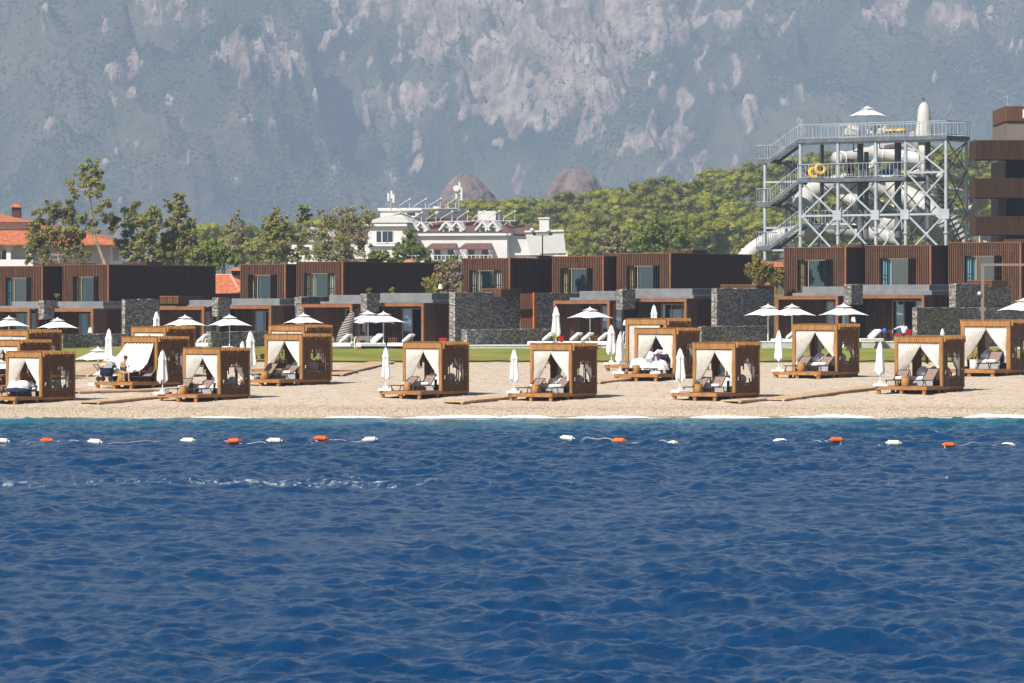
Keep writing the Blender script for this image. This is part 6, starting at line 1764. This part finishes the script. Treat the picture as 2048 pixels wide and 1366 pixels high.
seat = dict(pelvis=(0,0,.50), waist=(.02,-.02,.68), chest=(.05,-.06,.90), neck=(.07,-.10,1.06), head=(.09,-.16,1.20), face=(.35,-.9,-.35), sl=(-.13,-.06,.98), el=(-.16,-.26,.76), wl=(-.02,-.42,.80), hl=(.02,-.48,.84), sr=(.21,-.06,.98), er=(.27,-.26,.76), wr=(.14,-.42,.80), hr=(.11,-.48,.84),
            pl=(-.09,-.06,.48), kl=(-.12,-.48,.48), al=(-.12,-.46,.07), tl=(-.13,-.60,.03), pr=(.10,-.06,.48), kr=(.14,-.48,.48), ar=(.15,-.48,.07), tr=(.17,-.62,.03))
person(seat, 'person in a dark vest and khaki shorts reading on a stool under the billowing curtain', world(Mx, .12, -1.42), rz+R(62), k, 'skin', True, ('vest', 'navy', 0), ('shorts', 'khaki', 1))
b = MB(); b.box(-.09, .09, -.012, .012, -.12, .12); bk = b.build('book', M['cushion']); bk.location = world(Mx, .12, -1.42) + (Matrix.Rotation(rz+R(62), 4, 'Z') @ Vector((.06, -.51, .93)))*k; bk.rotation_euler = (R(-25), 0, rz+R(62)); tag(bk, 'white book held by the reader on the stool', 'book')
Mx, k, rz = CM[1]
seat2 = dict(seat); person(seat2, 'person in a pink top sitting at the left edge beside the black lounger', world(Mx, -1.05, -1.0), rz+R(70), k, 'skin_tan', True, ('top', 'pink', 0), ('shorts', 'navy', 1))
heap(world(Mx, .1, -.5, DZ+.27), .55, .4, .16, 'rumpled navy towels on the black lounger at the left', 7).data.materials[0] = M['navy']
heap(world(Mx, -.45, .1, DZ+.3), .5, .4, .42, 'white rumpled towels on the leftmost day bed', 8)
bend = dict(pelvis=(0,.0,.92), waist=(0,-.10,1.06), chest=(0,-.34,1.16), neck=(0,-.50,1.16), head=(0,-.62,1.12), face=(0,-.6,-.8), sl=(-.18,-.38,1.14), el=(-.24,-.46,.88), wl=(-.2,-.62,.70), hl=(-.18,-.68,.64), sr=(.18,-.38,1.14), er=(.24,-.46,.88), wr=(.2,-.62,.70), hr=(.18,-.68,.64),
            pl=(-.1,0,.88), kl=(-.12,-.06,.48), al=(-.12,.02,.07), tl=(-.13,-.12,.03), pr=(.1,0,.88), kr=(.12,-.04,.48), ar=(.12,.04,.07), tr=(.14,-.10,.03))
Mx, k, rz = CM[9]
person(bend, 'left person in a white shirt bending over the bed behind the bedding heaps', world(Mx, -.12, .2), rz+R(150), k, 'skin_tan', True, ('shirt', 'lilac_shirt', 1), ('trousers', 'lilac_shirt', 2))
person(bend, 'right person in a white shirt bending forward by the storage box', world(Mx, .52, .05), rz+R(205), k, 'skin_tan', True, ('shirt', 'lilac_shirt', 1), ('trousers', 'navy', 2))
stand = dict(pelvis=(0,0,.92), waist=(0,0,1.10), chest=(0,0,1.32), neck=(0,0,1.48), head=(0,-.02,1.62), face=(0,-1,0), sl=(-.19,0,1.40), el=(-.25,.02,1.12), wl=(-.25,-.06,.88), hl=(-.24,-.09,.79), sr=(.19,0,1.40), er=(.25,.02,1.12), wr=(.25,-.06,.88), hr=(.24,-.09,.79),
             pl=(-.1,0,.88), kl=(-.11,-.02,.48), al=(-.11,.02,.07), tl=(-.13,-.12,.03), pr=(.1,0,.88), kr=(.11,-.03,.48), ar=(.12,.03,.07), tr=(.15,-.11,.03))
reach = dict(stand); reach.update(sl=(-.19,0,1.42), el=(-.44,-.10,1.34), wl=(-.68,-.18,1.22), hl=(-.76,-.2,1.18))
l_ = P(1808, 690, 321); l_.z = 2.06
person(reach, 'person in a striped white shirt with one arm out in the dark doorway at right', l_, R(-25), 1, 'skin_tan', True, ('shirt', 'lilac_shirt', 2), ('trousers', 'navy', 2))
zd = (tw.location.z + tzm)
for px, rz_, sc_, lb, bt in ((1697, 30, 1.0, 'taller child in dark shorts standing on the tower mid deck, left of the pair', 'navy'), (1705, 160, .98, 'child in red shorts standing on the tower mid deck, right of the pair', 'red')):
    l_ = T3(px, 357, 1.1); l_.z = zd; person(stand, lb, l_, R(rz_), sc_, 'skin', True, None, ('shorts', bt, 1))
l_ = T3(1658, 357, 1.5); l_.z = zd
person({kk: (v if kk == 'face' else (v[0], v[1], v[2])) for kk, v in seat.items()}, 'child crouching beside the yellow rings on the tower mid deck', l_+Vector((0,0,-.12)), R(-60), .8, 'skin', True, None, ('shorts', 'red', 1))
p = at_ground(203, 745); s = F/p.y
b = MB(); b.prism([(-.30, 0), (.22, 0), (.34, .2), (.26, .95), (.10, .95), (.02, .3)], -.03, .03); ob = b.build('orange_sign', M['ochre']); ob.location = p; ob.rotation_euler = (0, 0, R(-12)); tag(ob, 'slanted orange wooden board on the walkway behind the beach parasol', 'board')

# ---- walkways of planks on the shingle
def walkway(a, bb, wd, label):
    p = at_ground(*a); q = at_ground(*bb); n_ = max(6, int((q-p).length/.16)); 
    o = MB(); rng = random.Random(int(a[0]))
    dirv = (q-p); dirv.z = 0; dirv.normalize(); sd = Vector((-dirv.y, dirv.x, 0))
    for i in range(n_):
        t0, t1 = i/n_, (i+.92)/n_
        c0 = p.lerp(q, t0); c1 = p.lerp(q, t1)
        c0.z = gz(0, c0.y)+.13+rng.uniform(-.008,.008); c1.z = gz(0, c1.y)+.13+rng.uniform(-.008,.008)
        w_ = wd*rng.uniform(.97, 1.03)/2
        o._add([c0-sd*w_, c1-sd*w_, c1+sd*w_, c0+sd*w_, c0-sd*w_+Vector((0,0,-.05)), c1-sd*w_+Vector((0,0,-.05)), c1+sd*w_+Vector((0,0,-.05)), c0+sd*w_+Vector((0,0,-.05))], [(0,1,2,3),(0,4,5,1),(1,5,6,2),(2,6,7,3),(3,7,4,0),(7,6,5,4)])
    for sg in (-1, 1):
        e = Vector((0,0,.06)); o.bar(p+sd*sg*wd*.4+e, q+sd*sg*wd*.4+e, .08, .12)
    ob = o.build('boardwalk', M['plank']); return tag(ob, label, 'walkway', 'plank walkways on the shingle')
walkway((1545, 803), (1760, 776), 1.3, 'long plank walkway between the two rightmost front cabanas')
walkway((905, 808), (1015, 797), 1.2, 'plank walkway between the two middle front cabanas')
walkway((660, 752), (765, 727), 1.5, 'plank walkway climbing to the lawn left of centre')
walkway((150, 754), (232, 735), 1.6, 'plank walkway by the orange board at the left')
walkway((150, 787), (325, 783), 1.1, 'plank walkway passing in front of the pram deck')
walkway((178, 809), (318, 796), 1.2, 'plank walkway leading to the second front cabana')
walkway((1462, 806), (1515, 802), 1.2, 'short plank walkway under the deck beside the long walkway')
walkway((1180, 768), (1250, 760), 1.2, 'plank walkway left of the bedding deck')
# dark log edging of the lawn
b = MB(); pts = []
rs = random.Random(4); x = -44
while x < 44: pts.append((x, 273.6+1.5*2*(float(fbm(np.array([x*.12]), np.array([2.0]), 4)[0])-.5), gz(0, 273.9)+.10+rs.uniform(-.02,.03))); x += .8
b.tube(pts, .05, 6); tag(b.build('lawn_edging', M['core']), 'dark log edging where the lawn meets the shingle', 'edging')
# small timber seats on the lawn
for px, py, w_, lb in ((516, 720, 22, 'low wooden bench on the lawn between left cabanas'), (1960, 716, 16, 'low wooden box seat on the lawn behind the right edge cabana')):
    p = at_ground(px, py); s = F/p.y; p.z += .1
    o = empty('low_bench', p, R(-30), 1, lb, 'bench'); w2 = w_/s/2
    b = MB(); b.bevbox(-w2, w2, -.25, .25, .18, .30, .015); b.build('seat', M['deckwood'], o)
    for sg in (-1, 1):
        b = MB(); b.box(sg*w2*.8-.05, sg*w2*.8+.05, -.22, .22, -.1, .179); b.build('leg', M['deckwood'], o)

# ---- terrace furniture
def pool(xl, xr, ytop, ybase, d, m, label, name='plunge_pool'):
    s = F/d; o = empty(name, P((xl+xr)/2, ybase, d), 0, 1, label, 'pool', 'pool edges along the terrace'); hw = (xr-xl)/s/2; h_ = (ybase-ytop)/s
    b = MB(); b.bevbox(-hw, hw, 0, 3.0, -.3, h_-.05, .02); b.build('basin', M[m], o)
    b = MB(); b.bevbox(-hw-.05, hw+.05, -.05, 3.05, h_-.049, h_, .015); b.build('coping', M['white_plastic'] if m == 'mosaic' else M['plinth'], o)
for a in ((640, 721, 694, 703, 315, 'mosaic', 'mosaic faced pool edge by the striped cushion'), (723, 842, 693, 701, 314.5, 'plinth', 'dark plinth under the loungers by the twin parasols'), (845, 1108, 690, 699, 315, 'mosaic', 'long mosaic pool edge in front of the low middle wall'),
          (1204, 1262, 688, 698, 315, 'mosaic', 'short mosaic pool edge left of the stacked right cabanas'), (1525, 1592, 683, 694, 315, 'mosaic', 'mosaic pool edge under the three open parasols'), (118, 250, 698, 704, 315, 'mosaic', 'mosaic pool edge at the foot of the low left wall'), (1725, 1800, 683, 692, 316, 'mosaic', 'pool edge before the doorway person')): pool(*a)
def white_lounger(px, py, d, label, flip=False, lng=2.0, z=None):
    s = F/d; p = P(px, py, d); o = empty('white_lounger', p, R(-24) if not flip else R(180-150), 1, label, 'sun lounger', 'white padded loungers on the terrace')
    b = MB(); b.bevbox(-lng/2, lng/2, -.38, .38, .0, .22, .04); b.build('base', M['cushion'], o)
    b = MB(); b.bevbox(0, .85, -.37, .37, 0, .16, .05); b.xf(Matrix.Translation((lng*.08, 0, .23)) @ Matrix.Rotation(R(-38), 4, 'Y')); b.build('backrest', M['cushion'], o)
    b = MB(); b.bar((lng*.35, 0, .22), (lng*.34, 0, .62), .06); b.build('strut', M['dark_metal'], o)
for a in ((680, 692, 315, 'white lounger at the foot of the striped cushion', False), (742, 692, 314.5, 'white lounger under the twin parasols with its back to the left', True), (805, 692, 314.5, 'white lounger right of the twin parasol poles', False),
          (1085, 689, 314, 'white lounger with the green towel', False), (1140, 689, 314, 'white lounger right of the red towel', False), (1163, 689, 315.5, 'white lounger under the open parasol right of centre', False), (1196, 689, 314, 'rightmost white lounger of the group under the open parasol', False),
          (1572, 684, 316, 'white lounger below the three open parasols', False), (1738, 683, 315, 'white lounger at the right before the louvred porch', True), (395, 692, 316, 'white lounger behind the closed curtain cabana', False)):
    white_lounger(*a)
def towel(px, py, d, w_, h_, m, label):
    s = F/d; p = P(px, py, d); o = empty('towel', p, R(-20), 1, label, 'towel'); hw = w_/s/2
    b = MB(); b.grid(lambda u, v: (-hw+2*hw*u, -.02+.05*math.sin(u*9+v*3), h_/s*(1-v)+.03*math.sin(u*7)), 12, 8); b.build('cloth', M[m], o, True)
towel(1108, 673, 312.8, 22, 3, 'green', 'lime green towel over the back of a white lounger'); towel(1122, 684, 312.6, 11, 12, 'red', 'red towel hanging beside the green one')
# striped leaning cushion
def striped():
    d = 319; s = F/d; p = P(690, 692, d); p.z = 2.06; o = empty('striped_cushion', p, 0, 1, 'tall striped grey brown cushion leaning in the porch', 'cushion')
    pts = [(-.1,0,0),(-.05,0,.7),(.15,.1,1.4),(.38,.25,2.0),(.52,.4,2.45)]; rd = [.55,.52,.42,.30,.14]
    pth = smooth_path(pts, 6); rr = [float(np.interp(i/(len(pth)-1), np.linspace(0,1,5), rd)) for i in range(len(pth))]
    b = MB(); b.tube(pth, rr, 14)
    m = bpy.data.materials.new('striped_fabric'); m.use_nodes = True; n = m.node_tree.nodes; l = m.node_tree.links
    g2 = n.new('ShaderNodeNewGeometry'); mp = n.new('ShaderNodeMapping'); mp.inputs['Rotation'].default_value = (0, R(14), 0); l.new(g2.outputs['Position'], mp.inputs[0])
    wv = n.new('ShaderNodeTexWave'); wv.bands_direction = 'Z'; wv.inputs['Scale'].default_value = 2.0; wv.inputs['Distortion'].default_value = .6; l.new(mp.outputs[0], wv.inputs['Vector'])
    rp = n.new('ShaderNodeValToRGB'); rp.color_ramp.elements[0].color = (.035,.025,.024,1); rp.color_ramp.elements[1].color = (.34,.29,.27,1); rp.color_ramp.elements[0].position = .42; rp.color_ramp.elements[1].position = .55
    l.new(wv.outputs['Fac'], rp.inputs[0]); l.new(rp.outputs[0], n['Principled BSDF'].inputs['Base Color']); n['Principled BSDF'].inputs['Roughness'].default_value = .9
    b.build('cushion', m, o, True)
striped()
# table with cloth, lamps, ladders, red bin, blue ball ...
def table(px, py, d, label, m='cushion', w_=.55):
    p = P(px, py, d); p.z = 2.06; o = empty('cloth_table', p, R(15), 1, label, 'table')
    b = MB(); b.bevbox(-w_, w_, -.4, .4, .70, .75, .02); b.build('tabletop', M['white'], o)
    b = MB(); b.grid(lambda u, v: ((w_+.02)*(1 if math.cos(u*6.283) > 0 else -1)*min(1, abs(math.cos(u*6.283))*1.5), .42*(1 if math.sin(u*6.283) > 0 else -1)*min(1, abs(math.sin(u*6.283))*1.5), .76-.32*v+.02*math.sin(u*40)*v), 48, 4); b.build('tablecloth', M[m], o, True)
    for x in (-.35, .35):
        b = MB(); b.bar((x, -.25, 0), (-x, .25, .70), .04); b.build('leg', M['dark_metal'], o)
table(738, 692, 321, 'small table with a pale cloth under the twin parasols')
for px, yt, yb, d, lb in ((1707, 634, 690, 319, 'lamp with white shade beside the rightmost of three parasols'), (881, 568, 590, 336, 'lamp with white shade on the roof by the left bamboo'), (181, 655, 695, 320, 'small white lamp by the copper post of the second lower villa'), (1251, 640, 692, 319, 'lamp with white shade left of the stacked right cabanas'), (663, 672, 692, 320, 'white lamp beside the striped cushion')):
    s = F/d; p = P(px, yb, d); h_ = (yb-yt)/s; o = empty('floor_lamp', p, 0, 1, lb, 'lamp', 'lamps with white shades')
    b = MB(); b.tube([(0,0,0), (0,0,h_-.3)], .025, 8); b.lathe([(.16,0),(.15,.03)], (0,0,0), 12); b.build('stand', M['taupe_metal'], o)
    b = MB(); b.lathe([(.19,h_-.36),(.11,h_)], (0,0,0), 16); b.build('lamp_shade', M['lampshade'], o)
for px, yt, yb, d, lb in ((1243, 664, 692, 316, 'steel pool ladder left of the stacked right cabanas'), (408, 677, 698, 315, 'steel pool ladder at the left low wall'), (706, 674, 696, 314.6, 'steel pool ladder by the twin parasols')):
    s = F/d; p = P(px, yb, d); h_ = (yb-yt)/s; o = empty('pool_ladder', p, R(-30), 1, lb, 'ladder', 'steel pool ladders')
    for sg in (-1, 1):
        b = MB(); b.tube(smooth_path([(sg*.14, 0, -.2), (sg*.14, 0, h_*.75), (sg*.14, .12, h_), (sg*.14, .3, h_*.85), (sg*.14, .34, 0)], 4), .035, 8); b.build('rail', M['white_plastic'], o)
    b = MB(); b.box(-.12, .12, -.03, .03, .1, .14); b.box(-.12, .12, -.03, .03, .4, .44); b.build('rung', M['white_plastic'], o)
def binbox(px, yt, yb, w_, d, m, label, name):
    s = F/d; p = P(px, yb, d); o = empty(name, p, R(-20), 1, label, 'box'); hw = w_/s/2; h_ = (yb-yt)/s
    b = MB(); b.bevbox(-hw, hw, -hw*.8, hw*.8, 0, h_*.82, .03); b.build('box', M[m], o)
    b = MB(); b.bevbox(-hw*1.05, hw*1.05, -hw*.85, hw*.85, h_*.821, h_, .02); b.build('lid', M[m], o)
binbox(888, 676, 694, 16, 313, 'red', 'red box showing over the lone cabana left of centre', 'red_box')
binbox(1798, 668, 684, 13, 314, 'red', 'red table box before the doorway person', 'red_box')
o = empty('garden_chair', P(1820, 690, 318), R(20), 1, 'red chair at the right of the doorway person', 'chair')
b = MB(); b.bevbox(-.22,.22,-.22,.22,.40,.46,.02); b.build('seat', M['red'], o); b = MB(); b.bevbox(-.22,.22,.2,.25,.47,1.1,.02); b.build('backrest', M['red'], o)
for x in (-.18,.18):
    for y in (-.18,.18): b = MB(); b.box(x-.025,x+.025,y-.025,y+.025,-.2,.399); b.build('leg', M['dark_metal'], o)
b = MB(); b.ball((0,0,0), .17, 16); ob = b.build('beach_ball', M['blue'], None, True); ob.location = P(1769, 661, 318); 
tag(ob, 'blue ball resting on a dark chair back at the right porch', 'ball')
for px in (1770, 1786):
    o = empty('dining_chair', P(px, 692, 318.2), R(-15), 1, f'dark porch chair {"under the blue ball" if px == 1770 else "right of the blue ball"}', 'chair')
    b = MB(); b.bevbox(-.22,.22,-.22,.22,.42,.47,.02); b.build('seat', M['dark_metal'], o); b = MB(); b.bevbox(-.22,.22,.19,.23,.471,.88,.01); b.build('backrest', M['dark_metal'], o)
    for x in (-.19,.19):
        for y in (-.19,.19): b = MB(); b.box(x-.02,x+.02,y-.02,y+.02,-.05,.419); b.build('leg', M['dark_metal'], o)
# taupe post with crossbar and floodlight; black lamp mast before the hotel
o = empty('light_post', P(1965, 690, 300), 0, 1, 'taupe metal post with a long crossbar and white floodlight at the right edge', 'post'); s = F/300
b = MB(); b.box(-3/s, 3/s, -.09, .09, -1, 158/s); b.build('post', M['taupe_metal'], o)
b = MB(); b.box(-4/s, 110/s, -.1, .1, 158.1/s, 163/s); b.build('crossbar', M['taupe_metal'], o)
b = MB(); b.bar((-2/s, -.05, 105/s), (-6/s, -.1, 103/s), .05); b.ball((-7/s, -.16, 103/s), .13, 8); b.build('floodlight', M['white_plastic'], o, True)
b = MB(); b.bevbox(-6/s, -3.05/s, -.08, .08, 68/s, 76/s, .01); b.bevbox(3.05/s, 6/s, -.08, .08, 68/s, 76/s, .01); b.build('bracket', M['taupe_metal'], o)
d = 420; s = F/d; o = empty('lamp_mast', P(1085, 530, d), 0, 1, 'thin black lamp mast with two heads in front of the white screen', 'street lamp')
b = MB(); b.tube([(0,0,-1), (0,0,61/s)], .06, 8); b.build('pole', M['dark_metal'], o)
b = MB(); b.bar((-18/s,0,60/s), (17/s,0,60/s), .07); b.build('arm', M['dark_metal'], o)
for sg in (-1, 1): b = MB(); b.bevbox(sg*17/s-.16, sg*17/s+.16, -.12, .12, 60.9/s, 65/s, .03); b.build('lamp_head', M['dark_metal'], o)

# ---- buoy line
def sea_at(px, py): 
    d = CAMH*F/(py-HY); return P(px, py, d)
BU = [(4,886,'w'),(95,885,'o'),(190,887,'w'),(376,885,'w'),(467,886,'o'),(549,885,'w'),(642,881,'o'),(740,883,'w'),(1135,880,'w'),(1238,885,'o'),(1560,883,'s'),(1673,884,'o'),(1787,890,'w'),(1898,891,'s2'),(2016,891,'s'),(1345,887,'s3')]
BL = ['white float at the left edge of the buoy line', 'orange float next to the left edge white one', 'white float third from the left', 'white float left of the orange one in the left middle', 'orange float between two white ones in the left middle',
 'white float right of the left middle orange one', 'tilted orange float left of centre', 'white float just left of centre', 'large white float right of centre', 'orange float right of the large central white one', 'low white float half awash in the right gap',
 'orange float left of the big yellowish white one', 'big yellowish white float at the right', 'flat orange float awash near the right edge', 'low white float awash at the right edge', 'thin white float sliver awash right of centre']
bo = []
def buoy(px, py, kind, label, seed):
    rng = random.Random(seed); p = sea_at(px, py); s = F/p.y
    # float on the nearest wave back that the swell in front does not hide
    best = None
    for dy in np.arange(-7, 7.01, .25):
        yy = p.y+dy; xx = (px-1024)*yy/F; zz = sea_z(xx, yy)
        clear = all(sea_z(xx*t, yy*t) < CAMH+(zz+.06-CAMH)*t for t in 1-np.arange(.25, 12, .2)/yy)
        row = HY+(CAMH-zz)*F/yy
        if clear and (best is None or abs(row-py) < best[0]): best = (abs(row-py), xx, yy)
    if best: p.x, p.y = best[1], best[2]
    m = 'orange' if kind in ('o', 's2') else 'buoy_white'; L2 = {'w':.205,'o':.20,'s':.18,'s2':.18,'s3':.11}[kind]; r_ = .095 if kind in 'wo' else .08
    z = sea_z(p.x, p.y) + (.075 if kind in 'wo' else .03)
    o = empty('buoy', (p.x, p.y, z), R(rng.uniform(-12, 12)), 1, label, 'buoy', 'floats of the swimming area line')
    o.rotation_euler = (0, R(rng.uniform(-5, 5)), R(rng.uniform(-14, 14)))
    b = MB(); b.tube([(-L2,0,0),(-L2+.03,0,0),(-L2*.35,0,0),(L2*.35,0,0),(L2-.03,0,0),(L2,0,0)], [r_*.6,r_,r_,r_,r_,r_*.6], 14); b.build('float', M[m], o, False)
    b = MB()
    for sg in (-1, 1): b.tube([(sg*L2,0,0),(sg*(L2+.07),0,-.01)], [.05,.03], 8)
    b.build('collar', M[m], o)
    return Vector((p.x, p.y, z)), L2
for i, ((px, py, kd), lb) in enumerate(zip(BU, BL)):
    bo.append((px,)+buoy(px, py, kd, lb, i))
bo.sort(key=lambda t: t[0])
ri = 0
for (pa, A, la), (pb, B, lb_) in zip(bo[:-1], bo[1:]):
    if pb-pa > 330: continue
    n_ = 16; pts = []
    for i in range(n_+1):
        t = i/n_; q = A.lerp(B, t); q.z = sea_z(q.x, q.y)+.008; pts.append(q)
    pts[0].x += la; pts[-1].x -= lb_
    b = MB(); b.tube(pts, .013, 5); ri += 1
    tag(b.build('buoy_rope', M['rope']), f'white rope on the water right of the float {["at the left edge","second from the left","third from the left","left of the first orange middle one","orange in the left middle","right of the left middle orange one","tilted orange","large white right of centre","orange right of centre","awash sliver right of centre","half awash in the right gap","orange left of the yellowish one","big yellowish white","flat orange near the right edge","last"][min(ri-1,14)]}', 'rope', 'ropes of the float line')

# ------------------------------------------------------------------ haze
hb = MB(); hb.box(-1700, 1700, -60, 9700, -6, 2200)
hz = hb.build('haze', None)
hm = bpy.data.materials.new('haze_air'); hm.use_nodes = True; n = hm.node_tree.nodes; l = hm.node_tree.links
n.remove(n['Principled BSDF'])
pv = n.new('ShaderNodeVolumePrincipled'); pv.inputs['Color'].default_value = (0.57, 0.74, 1.0, 1); pv.inputs['Density'].default_value = 0.000142; pv.inputs['Anisotropy'].default_value = -0.3
l.new(pv.outputs[0], n['Material Output'].inputs['Volume'])
hz.data.materials.append(hm)
hz.display_type = 'WIRE'
tag(hz, 'pale blue haze in the air over the bay', kind='stuff')
